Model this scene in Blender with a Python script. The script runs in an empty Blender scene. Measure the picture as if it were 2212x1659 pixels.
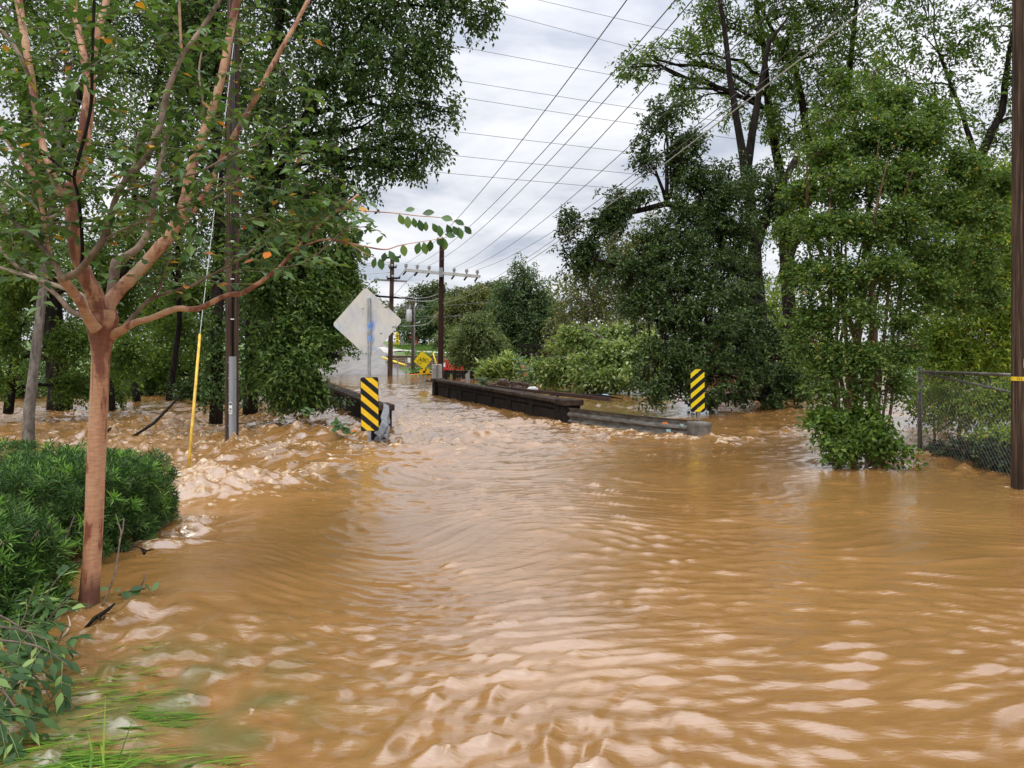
import bpy, math, random
import numpy as np
from mathutils import Vector, Matrix

# ------------------------------------------------------------------ camera, sky, sun, exposure
S = bpy.context.scene
COL = S.collection
F, CX, HY, EYE = 1661.0, 1106.0, 764.0, 1.6
cam_d = bpy.data.cameras.new('camera')
cam = bpy.data.objects.new('camera', cam_d); COL.objects.link(cam)
cam.location = (0, 0, EYE); cam.rotation_euler = (math.radians(90), 0, 0)
cam_d.sensor_width = 36.0; cam_d.lens = 36.0 * F / 2212.0
cam_d.shift_y = -(829.5 - HY) / 2212.0
cam_d.clip_start = 0.05; cam_d.clip_end = 3000
S.camera = cam

SUN_EL, SUN_AZ = math.radians(52), math.radians(205)   # azimuth measured clockwise from +Y
world = bpy.data.worlds.new('World'); S.world = world; world.use_nodes = True
nt = world.node_tree; nt.nodes.clear()
def N(tree, typ, **kw):
    n = tree.nodes.new(typ)
    for k, v in kw.items():
        if k.startswith('i_'):
            key = k[2:]
            key = int(key) if key.isdigit() else key.replace('_', ' ')
            n.inputs[key].default_value = v
        else:
            setattr(n, k, v)
    return n
out = N(nt, 'ShaderNodeOutputWorld'); bg = N(nt, 'ShaderNodeBackground'); bg.inputs['Strength'].default_value = 0.12
sky = N(nt, 'ShaderNodeTexSky', sky_type='NISHITA', sun_disc=False, sun_elevation=SUN_EL, sun_rotation=SUN_AZ)
tc = N(nt, 'ShaderNodeTexCoord'); sep = N(nt, 'ShaderNodeSeparateXYZ')
nt.links.new(tc.outputs['Generated'], sep.inputs[0])
zc = N(nt, 'ShaderNodeMath', operation='MAXIMUM', i_1=0.0); nt.links.new(sep.outputs['Z'], zc.inputs[0])
za = N(nt, 'ShaderNodeMath', operation='ADD', i_1=0.22); nt.links.new(zc.outputs[0], za.inputs[0])
dx = N(nt, 'ShaderNodeMath', operation='DIVIDE'); nt.links.new(sep.outputs['X'], dx.inputs[0]); nt.links.new(za.outputs[0], dx.inputs[1])
dy = N(nt, 'ShaderNodeMath', operation='DIVIDE'); nt.links.new(sep.outputs['Y'], dy.inputs[0]); nt.links.new(za.outputs[0], dy.inputs[1])
cmb = N(nt, 'ShaderNodeCombineXYZ'); nt.links.new(dx.outputs[0], cmb.inputs[0]); nt.links.new(dy.outputs[0], cmb.inputs[1])
nz = N(nt, 'ShaderNodeTexNoise', i_Scale=1.5, i_Detail=9.0, i_Roughness=0.56, i_Distortion=0.35)
nt.links.new(cmb.outputs[0], nz.inputs['Vector'])
cr = N(nt, 'ShaderNodeValToRGB')
cr.color_ramp.elements[0].position = 0.40; cr.color_ramp.elements[0].color = (0.53, 0.575, 0.67, 1)
cr.color_ramp.elements[1].position = 0.61; cr.color_ramp.elements[1].color = (1.0, 1.0, 1.03, 1)
e = cr.color_ramp.elements.new(0.5); e.color = (0.80, 0.815, 0.87, 1)
nt.links.new(nz.outputs['Fac'], cr.inputs['Fac'])
# overcast luminance: extra zenith brightness added, beyond plain overcast, to strengthen water reflections
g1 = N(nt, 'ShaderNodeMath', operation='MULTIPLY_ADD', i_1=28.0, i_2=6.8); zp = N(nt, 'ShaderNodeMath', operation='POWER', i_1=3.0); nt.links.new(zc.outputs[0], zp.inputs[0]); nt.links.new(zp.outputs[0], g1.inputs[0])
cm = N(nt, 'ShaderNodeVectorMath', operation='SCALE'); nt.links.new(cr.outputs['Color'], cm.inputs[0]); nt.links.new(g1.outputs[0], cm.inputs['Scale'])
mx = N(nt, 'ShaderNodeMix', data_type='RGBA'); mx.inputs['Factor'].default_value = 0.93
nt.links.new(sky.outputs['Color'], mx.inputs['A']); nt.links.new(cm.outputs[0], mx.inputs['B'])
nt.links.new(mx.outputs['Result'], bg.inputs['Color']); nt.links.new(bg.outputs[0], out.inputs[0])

sun_d = bpy.data.lights.new('sun', 'SUN'); sun = bpy.data.objects.new('sun', sun_d); COL.objects.link(sun)
sun_d.energy = 1.0; sun_d.angle = math.radians(18); sun_d.color = (1.0, 0.95, 0.87)
sd = Vector((math.sin(SUN_AZ) * math.cos(SUN_EL), math.cos(SUN_AZ) * math.cos(SUN_EL), math.sin(SUN_EL)))
sun.rotation_euler = sd.to_track_quat('Z', 'Y').to_euler()

S.view_settings.view_transform = 'Standard'; S.view_settings.look = 'None'
S.view_settings.exposure = 0.32; S.view_settings.gamma = 1.0; S.view_settings.use_curve_mapping = False
S.render.engine = 'CYCLES'
cy = S.cycles
cy.max_bounces = 7; cy.diffuse_bounces = 3; cy.glossy_bounces = 3; cy.transmission_bounces = 4; cy.transparent_max_bounces = 6
cy.use_denoising = True
cy.sample_clamp_indirect = 6.0

# ------------------------------------------------------------------ helpers
R = random.Random(11)
def rng(s): return np.random.default_rng(s)
def P(px, py, Y): return Vector(((px - CX) / F * Y, Y, EYE - (py - HY) / F * Y))
def G(px, py, z=0.0):
    Y = (EYE - z) * F / (py - HY)
    return Vector(((px - CX) / F * Y, Y, z))

def mat(name, color=(0.5, 0.5, 0.5), rough=0.6, metal=0.0, spec=0.5):
    m = bpy.data.materials.new(name); m.use_nodes = True
    b = m.node_tree.nodes['Principled BSDF']
    b.inputs['Base Color'].default_value = (*color, 1); b.inputs['Roughness'].default_value = rough
    b.inputs['Metallic'].default_value = metal; b.inputs['Specular IOR Level'].default_value = spec
    return m
def noisy(name, c1, c2, scale=8.0, rough=0.7, metal=0.0, bump=0.3, stretch=(1, 1, 1), detail=6.0, lo=0.35, hi=0.65, dist=0.01, c3=None, spec=0.5):
    m = mat(name, c1, rough, metal, spec); t = m.node_tree; b = t.nodes['Principled BSDF']
    co = N(t, 'ShaderNodeTexCoord'); mp = N(t, 'ShaderNodeMapping'); mp.inputs['Scale'].default_value = stretch
    t.links.new(co.outputs['Object'], mp.inputs['Vector'])
    n = N(t, 'ShaderNodeTexNoise', i_Scale=scale, i_Detail=detail, i_Roughness=0.6); t.links.new(mp.outputs[0], n.inputs['Vector'])
    r = N(t, 'ShaderNodeValToRGB'); r.color_ramp.elements[0].position = lo; r.color_ramp.elements[0].color = (*c1, 1)
    r.color_ramp.elements[1].position = hi; r.color_ramp.elements[1].color = (*c2, 1)
    if c3:
        e = r.color_ramp.elements.new((lo + hi) / 2); e.color = (*c3, 1)
    t.links.new(n.outputs['Fac'], r.inputs['Fac']); t.links.new(r.outputs['Color'], b.inputs['Base Color'])
    if bump:
        n2 = N(t, 'ShaderNodeTexNoise', i_Scale=scale * 3, i_Detail=5.0); t.links.new(mp.outputs[0], n2.inputs['Vector'])
        bp = N(t, 'ShaderNodeBump', i_Strength=bump, i_Distance=dist); t.links.new(n2.outputs['Fac'], bp.inputs['Height'])
        t.links.new(bp.outputs[0], b.inputs['Normal'])
    return m
def leaf_mat(name, cols, rough=0.5, trans=0.3, per_object=False, tc=None):
    """cols: list of (position, colour): every leaf takes one colour at random"""
    m = bpy.data.materials.new(name); m.use_nodes = True; t = m.node_tree
    b = t.nodes['Principled BSDF']; o = t.nodes['Material Output']
    if per_object:
        g = N(t, 'ShaderNodeObjectInfo'); src = g.outputs['Random']
    else:
        g = N(t, 'ShaderNodeNewGeometry'); src = g.outputs['Random Per Island']
    r = N(t, 'ShaderNodeValToRGB'); el = r.color_ramp.elements
    while len(el) > 1: el.remove(el[-1])
    el[0].position = cols[0][0]; el[0].color = (*cols[0][1], 1)
    for p, c in cols[1:]:
        e = el.new(p); e.color = (*c, 1)
    t.links.new(src, r.inputs['Fac']); t.links.new(r.outputs['Color'], b.inputs['Base Color'])
    b.inputs['Roughness'].default_value = rough; b.inputs['Specular IOR Level'].default_value = 0.3
    tr = N(t, 'ShaderNodeBsdfTranslucent')
    hs = N(t, 'ShaderNodeMix', data_type='RGBA', blend_type='MULTIPLY'); hs.inputs['Factor'].default_value = 1.0
    hs.inputs['B'].default_value = (*(tc or (1.5, 1.5, 0.6)), 1)
    t.links.new(r.outputs['Color'], hs.inputs['A']); t.links.new(hs.outputs['Result'], tr.inputs['Color'])
    ms = N(t, 'ShaderNodeMixShader'); ms.inputs[0].default_value = trans
    t.links.new(b.outputs[0], ms.inputs[1]); t.links.new(tr.outputs[0], ms.inputs[2]); t.links.new(ms.outputs[0], o.inputs['Surface'])
    return m

WL = {}
def tag(o, label=None, cat=None, group=None, kind=None):
    if label: o['label'] = label
    if cat: o['category'] = cat
    if group: o['group'] = group
    if kind: o['kind'] = kind
    return o
def thing(name, loc, label, cat, group=None):
    o = bpy.data.objects.new(name, None); COL.objects.link(o); o.location = loc; o.empty_display_size = 0.2
    WL[o] = Vector(loc); return tag(o, label, cat, group)
def link_mesh(name, me, parent=None, loc=None):
    o = bpy.data.objects.new(name, me); COL.objects.link(o)
    if parent is not None: o.parent = parent
    if loc is not None: o.location = loc
    WL[o] = WL.get(parent, Vector((0, 0, 0))) if parent is not None else Vector((0, 0, 0))
    return o
def np_mesh(name, V, Fc, material, parent=None, smooth=False):
    """V (n,3); Fc (m,k) all faces k-gons"""
    off = WL.get(parent, Vector((0, 0, 0))) if parent is not None else Vector((0, 0, 0))
    V = np.asarray(V, dtype=np.float64) - np.array(off)
    Fc = np.asarray(Fc, dtype=np.int32); m, k = Fc.shape
    me = bpy.data.meshes.new(name)
    me.vertices.add(len(V)); me.vertices.foreach_set('co', V.astype(np.float32).ravel())
    me.loops.add(m * k); me.loops.foreach_set('vertex_index', Fc.ravel())
    me.polygons.add(m); me.polygons.foreach_set('loop_start', np.arange(m, dtype=np.int32) * k)
    me.polygons.foreach_set('loop_total', np.full(m, k, dtype=np.int32))
    me.polygons.foreach_set('use_smooth', np.full(m, smooth, dtype=bool))
    me.update(calc_edges=True); me.materials.append(material)
    return link_mesh(name, me, parent)

class MB:
    def __init__(s): s.v = []; s.f = []; s.sm = []
    def add(s, vs, fs, smooth=False):
        b = len(s.v); s.v.extend([tuple(v) for v in vs]); s.f.extend([tuple(i + b for i in f) for f in fs]); s.sm.extend([smooth] * len(fs)); return s
    def box(s, c, size, rz=0.0, M=None):
        x, y, z = size[0] / 2, size[1] / 2, size[2] / 2
        pts = [Vector(p) for p in ((-x,-y,-z),(x,-y,-z),(x,y,-z),(-x,y,-z),(-x,-y,z),(x,-y,z),(x,y,z),(-x,y,z))]
        rot = M if M is not None else Matrix.Rotation(rz, 3, 'Z')
        pts = [rot @ p + Vector(c) for p in pts]
        return s.add(pts, [(0,3,2,1),(4,5,6,7),(0,1,5,4),(1,2,6,5),(2,3,7,6),(3,0,4,7)])
    def beam(s, a, b, w, h):
        a, b = Vector(a), Vector(b); d = (b - a); L = d.length; d.normalize()
        up = Vector((0, 0, 1)) if abs(d.z) < 0.95 else Vector((0, 1, 0))
        sx = d.cross(up).normalized(); uz = sx.cross(d)
        pts = []
        for q in (a, b):
            for i, j in ((-1,-1),(1,-1),(1,1),(-1,1)): pts.append(q + sx * (i * w / 2) + uz * (j * h / 2))
        return s.add(pts, [(3,2,1,0),(4,5,6,7),(0,1,5,4),(1,2,6,5),(2,3,7,6),(3,0,4,7)])
    def tube(s, pts, rad, n=8, cap=True, smooth=True, wob=0.0, rnd=None):
        pts = [Vector(p) for p in pts]
        if not hasattr(rad, '__len__'): rad = [rad] * len(pts)
        vs = []; ref = None
        for i, p in enumerate(pts):
            d = (pts[min(i + 1, len(pts) - 1)] - pts[max(i - 1, 0)])
            if d.length < 1e-9: d = Vector((0, 0, 1))
            d.normalize()
            if ref is None:
                ref = d.cross(Vector((0, 1, 0)) if abs(d.y) < 0.8 else Vector((1, 0, 0))).normalized()
            else:
                ref = (ref - d * ref.dot(d)).normalized()
            bi = d.cross(ref)
            for k in range(n):
                a = 2 * math.pi * k / n
                r = rad[i] * (1 + (wob * (rnd or R).uniform(-1, 1) if wob else 0))
                vs.append(p + ref * (r * math.cos(a)) + bi * (r * math.sin(a)))
        fs = []
        for i in range(len(pts) - 1):
            for k in range(n):
                a, b = i * n + k, i * n + (k + 1) % n
                fs.append((a, b, b + n, a + n))
        if cap:
            fs.append(tuple(range(n))[::-1]); fs.append(tuple((len(pts) - 1) * n + k for k in range(n)))
        return s.add(vs, fs, smooth)
    def prism(s, poly, M, depth):
        """polygon (2d, ccw) in local x,z of M, extruded along local y"""
        n = len(poly); vs = [M @ Vector((p[0], -depth / 2, p[1])) for p in poly] + [M @ Vector((p[0], depth / 2, p[1])) for p in poly]
        fs = [tuple(range(n)), tuple(range(2 * n - 1, n - 1, -1))] + [(i, n + i, n + (i + 1) % n, (i + 1) % n) for i in range(n)]
        return s.add(vs, fs)
    def ring(s, c, r0, r1, M, depth, n=28):
        vs = []; fs = []
        for k in range(n):
            a = 2 * math.pi * k / n; ca, sa = math.cos(a), math.sin(a)
            for r, y in ((r0, -depth/2), (r1, -depth/2), (r1, depth/2), (r0, depth/2)):
                vs.append(M @ Vector((c[0] + r * ca, y, c[1] + r * sa)))
        for k in range(n):
            a, b = 4 * k, 4 * ((k + 1) % n)
            for j in range(4): fs.append((a + j, b + j, b + (j + 1) % 4, a + (j + 1) % 4))
        return s.add(vs, fs)
    def build(s, name, material, parent=None, bevel=0.0):
        off = WL.get(parent, Vector((0, 0, 0))) if parent is not None else Vector((0, 0, 0))
        me = bpy.data.meshes.new(name)
        me.from_pydata([(v[0] - off.x, v[1] - off.y, v[2] - off.z) for v in s.v], [], s.f)
        me.polygons.foreach_set('use_smooth', s.sm); me.update(); me.materials.append(material)
        o = link_mesh(name, me, parent)
        if bevel:
            bv = o.modifiers.new('bevel', 'BEVEL'); bv.width = bevel; bv.segments = 2; bv.limit_method = 'ANGLE'
        return o

def clip_poly(poly, x0, x1, y0, y1):
    def cl(pl, f, inter):
        o = []
        for i in range(len(pl)):
            a, b = pl[i], pl[(i + 1) % len(pl)]
            if f(a): o.append(a)
            if f(a) != f(b): o.append(inter(a, b))
        return o
    def ix(v): return lambda a, b: (v, a[1] + (b[1] - a[1]) * (v - a[0]) / (b[0] - a[0]))
    def iy(v): return lambda a, b: (a[0] + (b[0] - a[0]) * (v - a[1]) / (b[1] - a[1]), v)
    for f, i in ((lambda p: p[0] >= x0, ix(x0)), (lambda p: p[0] <= x1, ix(x1)), (lambda p: p[1] >= y0, iy(y0)), (lambda p: p[1] <= y1, iy(y1))):
        if not poly: break
        poly = cl(poly, f, i)
    return poly
def round_rect(w, h, r, n=5):
    o = []
    for cx_, cy_, a0 in ((w/2-r, h/2-r, 0), (-w/2+r, h/2-r, 90), (-w/2+r, -h/2+r, 180), (w/2-r, -h/2+r, 270)):
        for k in range(n + 1):
            a = math.radians(a0 + 90 * k / n); o.append((cx_ + r * math.cos(a), cy_ + r * math.sin(a)))
    return o
def rot2(poly, deg):
    c, s_ = math.cos(math.radians(deg)), math.sin(math.radians(deg))
    return [(x * c - y * s_, x * s_ + y * c) for x, y in poly]
def frame(loc, rz=0.0, rx=0.0, ry=0.0):
    return Matrix.Translation(loc) @ Matrix.Rotation(rz, 4, 'Z') @ Matrix.Rotation(rx, 4, 'X') @ Matrix.Rotation(ry, 4, 'Y')

# ------------------------------------------------------------------ leaves in bulk
def nrm(a): return a / np.maximum(np.linalg.norm(a, axis=-1, keepdims=True), 1e-9)
def leaf_quads(c, axis, normal, L, Wd, fold=0.18, droop=0.12):
    side = nrm(np.cross(axis, normal)); nn = np.cross(side, axis)
    L = np.broadcast_to(np.asarray(L, float).reshape(-1, 1), (len(c), 1)); Wd = np.broadcast_to(np.asarray(Wd, float).reshape(-1, 1), (len(c), 1))
    mid = c + axis * L * 0.48
    v = np.stack([c, mid + side * Wd * 0.5 + nn * Wd * fold, c + axis * L - nn * L * droop, mid - side * Wd * 0.5 + nn * Wd * fold], axis=1)
    return v.reshape(-1, 3)
def leaf_tris(n):
    b = (np.arange(n) * 4)[:, None]
    return np.concatenate([b + np.array([[0, 1, 2]]), b + np.array([[0, 2, 3]])], axis=1).reshape(-1, 3)
def wave_noise(p, g, lam):
    v = np.zeros(len(p))
    for _ in range(7):
        k = nrm(g.normal(size=3)) * 2 * math.pi / (lam * g.uniform(0.6, 1.6)); v += np.sin(p @ k + g.uniform(0, 6.28))
    return v
def spray_points(g, clumps, n, gap, power=0.42, noise_lam=1.2, zmin=0.05):
    C = np.array([c[:6] for c in clumps], float); wt = np.array([(c[3] * c[4] * c[5]) ** 0.72 * (c[6] if len(c) > 6 else 1) for c in clumps])
    idx = g.choice(len(C), size=int(n / max(0.05, 1 - gap) * 1.1), p=wt / wt.sum())
    u = nrm(g.normal(size=(len(idx), 3))); r = g.random(len(idx)) ** power
    lump = 1 + 0.16 * wave_noise(u * 2 + idx[:, None], g, 1.5) / 2
    p = C[idx, :3] + u * (r * lump)[:, None] * C[idx, 3:6]
    nv = wave_noise(p, g, noise_lam); keep = nv > np.quantile(nv, gap)
    keep &= p[:, 2] > zmin
    return p[keep][:n], u[keep][:n]
def foliage_np(seed, clumps, n, k, L, W, spray, gap=0.3, droop=0.35, leaf_droop=0.25, power=0.42, noise_lam=1.2, flat=0.8, zmin=0.05, out_w=0.7):
    g = rng(seed)
    p, u = spray_points(g, clumps, n, gap, power, noise_lam, zmin); n = len(p)
    d = nrm(u * out_w + g.normal(size=(n, 3)) * 0.6 + np.array([0, 0, -droop]))
    sl = spray * g.uniform(0.6, 1.3, size=(n, 1))
    pr = nrm(np.cross(d, nrm(np.array([0, 0, 1.0]) + g.normal(size=(n, 3)) * 0.35)))
    P_, A_, N_ = [], [], []
    for j in range(k):
        t = (j + 0.4) / k; sg = 1 if j % 2 else -1
        c = p + d * sl * (t - 0.5) + g.normal(size=(n, 3)) * L * 0.15
        c[:, 2] -= (sl[:, 0] * t * t * droop * 0.5)
        a = nrm(d * 0.55 + pr * sg * 0.85 + g.normal(size=(n, 3)) * 0.35 + np.array([0, 0, -leaf_droop]))
        nn = nrm(np.array([0, 0, flat]) + g.normal(size=(n, 3)) * 0.6)
        P_.append(c); A_.append(a); N_.append(nn)
    c = np.concatenate(P_); a = np.concatenate(A_); nn = np.concatenate(N_)
    ok = c[:, 2] > zmin
    c, a, nn = c[ok], a[ok], nn[ok]
    sc = g.uniform(0.65, 1.25, size=len(c))
    return leaf_quads(c, a, nn, L * sc, W * sc)
def foliage(name, material, parent, *args, **kw):
    V = foliage_np(*args, **kw)
    return np_mesh(name, V, leaf_tris(len(V) // 4), material, parent)

def clump(px, py, r, Y, ry=None, rd=None, w=1.0):
    """ellipsoid of leaves seen at (px,py) with radius r (and ry upright) pixels, standing Y metres away"""
    c = P(px, py, Y); q = r * Y / F; qz = (ry or r) * Y / F; qd = rd or min(q, qz) * 1.05
    return (c.x, c.y, c.z, q, qd, qz, w)

def bez(a, b, sag, n, rnd, wob):
    a, b = Vector(a), Vector(b); o = []
    for i in range(n + 1):
        t = i / n; p = a.lerp(b, t); p.z += sag * 4 * t * (1 - t)
        if 0 < i < n: p += Vector((rnd.uniform(-1, 1), rnd.uniform(-1, 1), rnd.uniform(-1, 1))) * wob
        o.append(p)
    return o
def branches_mesh(mb, trunk, clumps, rnd, r0=0.10, subs=4, twig=0.012, n=6):
    """limbs from a trunk polyline [(Vector, r)] to each clump, and forks inside it"""
    for c in clumps:
        cc = Vector(c[:3]); best = None
        for p, r in trunk:
            d = (cc - p).length + max(0, (p.z - cc.z)) * 1.5
            if best is None or d < best[0]: best = (d, p, r)
        d, p, r = best; L = (cc - p).length
        rb = min(r * 0.75, r0) * (0.7 + 0.3 * min(1, L / 3))
        pts = bez(p, cc, L * 0.06, 5, rnd, L * 0.035)
        mb.tube(pts, [rb + (0.35 * rb - rb) * i / 5 for i in range(6)], n)
        for k in range(subs):
            u = Vector((rnd.gauss(0, 1), rnd.gauss(0, 1), rnd.gauss(0.3, 1))).normalized()
            e = cc + Vector((u.x * c[3], u.y * c[4], u.z * c[5])) * rnd.uniform(0.6, 0.95)
            if e.z < 0.05: e.z = 0.05
            st = pts[rnd.randint(2, 5)]; q = bez(st, e, 0.05 * (e - st).length, 4, rnd, 0.05 * (e - st).length)
            mb.tube(q, [rb * 0.38 + (twig - rb * 0.38) * i / 4 for i in range(5)], 5, cap=False)
            for _ in range(2):
                u2 = Vector((rnd.gauss(0, 1), rnd.gauss(0, 1), rnd.gauss(0.2, 1))).normalized()
                e2 = q[3] + Vector((u2.x * c[3], u2.y * c[4], u2.z * c[5])) * 0.45
                mb.tube([q[2], (q[2] + e2) / 2 + Vector((0, 0, 0.05)), e2], [twig * 1.3, twig, twig * 0.5], 4, cap=False)
def tree(name, label, cat, base, trunks, clumps, bark, leafm, seed, n, k, L, W, spray, group=None, subs=4, r0=0.1, twig=0.012, trunk_n=12, **kw):
    root = thing(name, base, label, cat, group)
    mb = MB(); tp = []; rnd = random.Random(seed)
    for tr in trunks:
        pts = [Vector(q[:3]) for q in tr]; rad = [q[3] for q in tr]
        P2, R2 = [], []
        for i in range(len(pts) - 1):
            for s_ in range(4):
                t = s_ / 4; v = pts[i].lerp(pts[i + 1], t); r = rad[i] + (rad[i + 1] - rad[i]) * t
                if s_: v += Vector((rnd.uniform(-1, 1), rnd.uniform(-1, 1), 0)) * r * 0.18
                P2.append(v); R2.append(r)
        P2.append(pts[-1]); R2.append(rad[-1])
        mb.tube(P2, R2, trunk_n, wob=0.05, rnd=rnd); tp += list(zip(P2, R2))
    mb.build('trunk', bark, root)
    lim = MB(); branches_mesh(lim, tp, clumps, rnd, r0=r0, subs=subs, twig=twig); lo = lim.build('branches', bark, root)
    tag(lo, kind='stuff')
    cr_ = foliage('crown', leafm, root, seed, clumps, n, k, L, W, spray, **kw); tag(cr_, kind='stuff')
    return root
def tk(px, py, Y, r):
    p = P(px, py, Y); return (p.x, p.y, p.z, r)

# ------------------------------------------------------------------ materials
M = {}
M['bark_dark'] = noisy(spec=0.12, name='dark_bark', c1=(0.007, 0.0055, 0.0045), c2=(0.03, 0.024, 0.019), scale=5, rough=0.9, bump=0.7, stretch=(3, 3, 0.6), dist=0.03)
M['bark_grey'] = noisy('grey_bark', (0.07, 0.06, 0.05), (0.22, 0.19, 0.16), 6, 0.9, bump=0.7, stretch=(2, 2, 0.8), dist=0.03)
M['bark_brown'] = noisy('brown_bark', (0.09, 0.05, 0.03), (0.24, 0.14, 0.085), 7, 0.85, bump=0.5, stretch=(3, 3, 0.5), dist=0.02)
M['pole'] = noisy('weathered_pole_timber', (0.03, 0.019, 0.013), (0.16, 0.105, 0.07), 4, 0.9, bump=1.0, stretch=(9, 9, 0.28), dist=0.03, lo=0.36, hi=0.66, c3=(0.075, 0.047, 0.031), spec=0.2)
M['pole_red'] = noisy('creosoted_pole_timber', (0.016, 0.008, 0.007), (0.045, 0.02, 0.015), 3, 0.8, spec=0.15, bump=0.4, stretch=(6, 6, 0.3), dist=0.02)
M['steel'] = noisy('galvanised_steel', (0.30, 0.31, 0.33), (0.46, 0.47, 0.49), 9, 0.42, metal=0.75, bump=0.05)
M['steel_dull'] = noisy('dull_guardrail_steel', (0.10, 0.09, 0.075), (0.27, 0.26, 0.24), 5, 0.5, metal=0.55, bump=0.12, stretch=(1, 1, 3))
M['steel_pale'] = noisy('pale_guardrail_steel', (0.10, 0.10, 0.105), (0.30, 0.30, 0.31), 7, 0.5, metal=0.5, bump=0.1)
M['grey_plastic'] = noisy('grey_conduit', (0.19, 0.2, 0.22), (0.27, 0.28, 0.30), 4, 0.5, bump=0.05, stretch=(4, 4, 0.4))
M['rust'] = noisy('rusty_iron', (0.03, 0.012, 0.009), (0.075, 0.03, 0.02), 12, 0.8, bump=0.4)
M['concrete_dark'] = noisy('stained_parapet_concrete', (0.008, 0.0065, 0.006), (0.038, 0.029, 0.023), 3.5, 0.9, spec=0.12, bump=0.6, dist=0.015, lo=0.32, hi=0.75)
M['concrete_cap'] = noisy('mossy_parapet_cap', (0.016, 0.011, 0.009), (0.075, 0.052, 0.036), 5, 0.9, spec=0.15, bump=0.8, dist=0.02)
M['concrete'] = noisy('pale_concrete', (0.33, 0.31, 0.28), (0.48, 0.45, 0.41), 4, 0.85, bump=0.2)
M['yellow'] = noisy('yellow_sign_sheeting', (0.72, 0.44, 0.008), (0.83, 0.53, 0.012), 14, 0.35, bump=0)
M['yellow_lime'] = noisy('lemon_sign_sheeting', (0.75, 0.58, 0.008), (0.85, 0.66, 0.015), 14, 0.35, bump=0)
M['yellow_guard'] = noisy('faded_yellow_plastic', (0.40, 0.22, 0.02), (0.72, 0.46, 0.05), 7, 0.55, bump=0.1, stretch=(3, 3, 0.8))
M['yellow_clean'] = mat('yellow_plastic', (0.78, 0.55, 0.03), 0.45)
M['black'] = noisy('black_sign_sheeting', (0.007, 0.007, 0.008), (0.016, 0.016, 0.017), 12, 0.45, spec=0.25, bump=0)
M['dark_hole'] = mat('dark_perforation', (0.02, 0.02, 0.022), 0.9)
M['white'] = mat('white_print', (0.75, 0.75, 0.73), 0.5)
M['red'] = noisy('faded_red_paint', (0.30, 0.035, 0.032), (0.46, 0.09, 0.085), 3, 0.55, bump=0.05)
M['red_bright'] = noisy('red_trailer_paint', (0.46, 0.012, 0.02), (0.58, 0.025, 0.03), 4, 0.45, bump=0)
M['orange'] = noisy('orange_barricade', (0.72, 0.16, 0.03), (0.82, 0.26, 0.08), 4, 0.5, bump=0)
M['grey_wood'] = noisy('silvered_boards', (0.14, 0.13, 0.12), (0.26, 0.25, 0.235), 3, 0.85, bump=0.3, stretch=(5, 5, 0.5))
M['stone'] = noisy('retaining_wall_stone', (0.15, 0.105, 0.07), (0.34, 0.26, 0.18), 3, 0.9, bump=0.5, dist=0.03)
M['mortar'] = noisy('wall_mortar', (0.10, 0.08, 0.06), (0.15, 0.12, 0.09), 6, 0.95, bump=0.2)
M['insulator'] = mat('grey_porcelain', (0.36, 0.37, 0.38), 0.3)
M['brick'] = noisy('red_brick', (0.22, 0.07, 0.05), (0.32, 0.11, 0.08), 5, 0.85, bump=0.2)
M['roof'] = noisy('grey_shingle', (0.07, 0.07, 0.075), (0.12, 0.12, 0.125), 6, 0.9, bump=0.2)
M['glass'] = mat('dark_glass', (0.02, 0.025, 0.03), 0.08)
M['car_white'] = mat('white_car_paint', (0.72, 0.73, 0.74), 0.25)
M['tyre'] = mat('tyre_rubber', (0.02, 0.02, 0.02), 0.8)
M['wire'] = mat('aluminium_cable', (0.10, 0.10, 0.105), 0.5, 0.3)
M['wire_pale'] = mat('pale_cable', (0.42, 0.43, 0.42), 0.5, 0.3)
M['chain'] = mat('chain_link_wire', (0.17, 0.18, 0.175), 0.5, 0.7)
M['twig'] = noisy('twig_bark', (0.06, 0.04, 0.03), (0.16, 0.11, 0.08), 20, 0.85, bump=0.3)
M['twig_pale'] = noisy('bare_pale_wood', (0.24, 0.17, 0.12), (0.42, 0.33, 0.25), 14, 0.8, bump=0.3)
M['drift'] = noisy('driftwood', (0.05, 0.035, 0.028), (0.22, 0.15, 0.11), 9, 0.9, bump=0.5)

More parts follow.
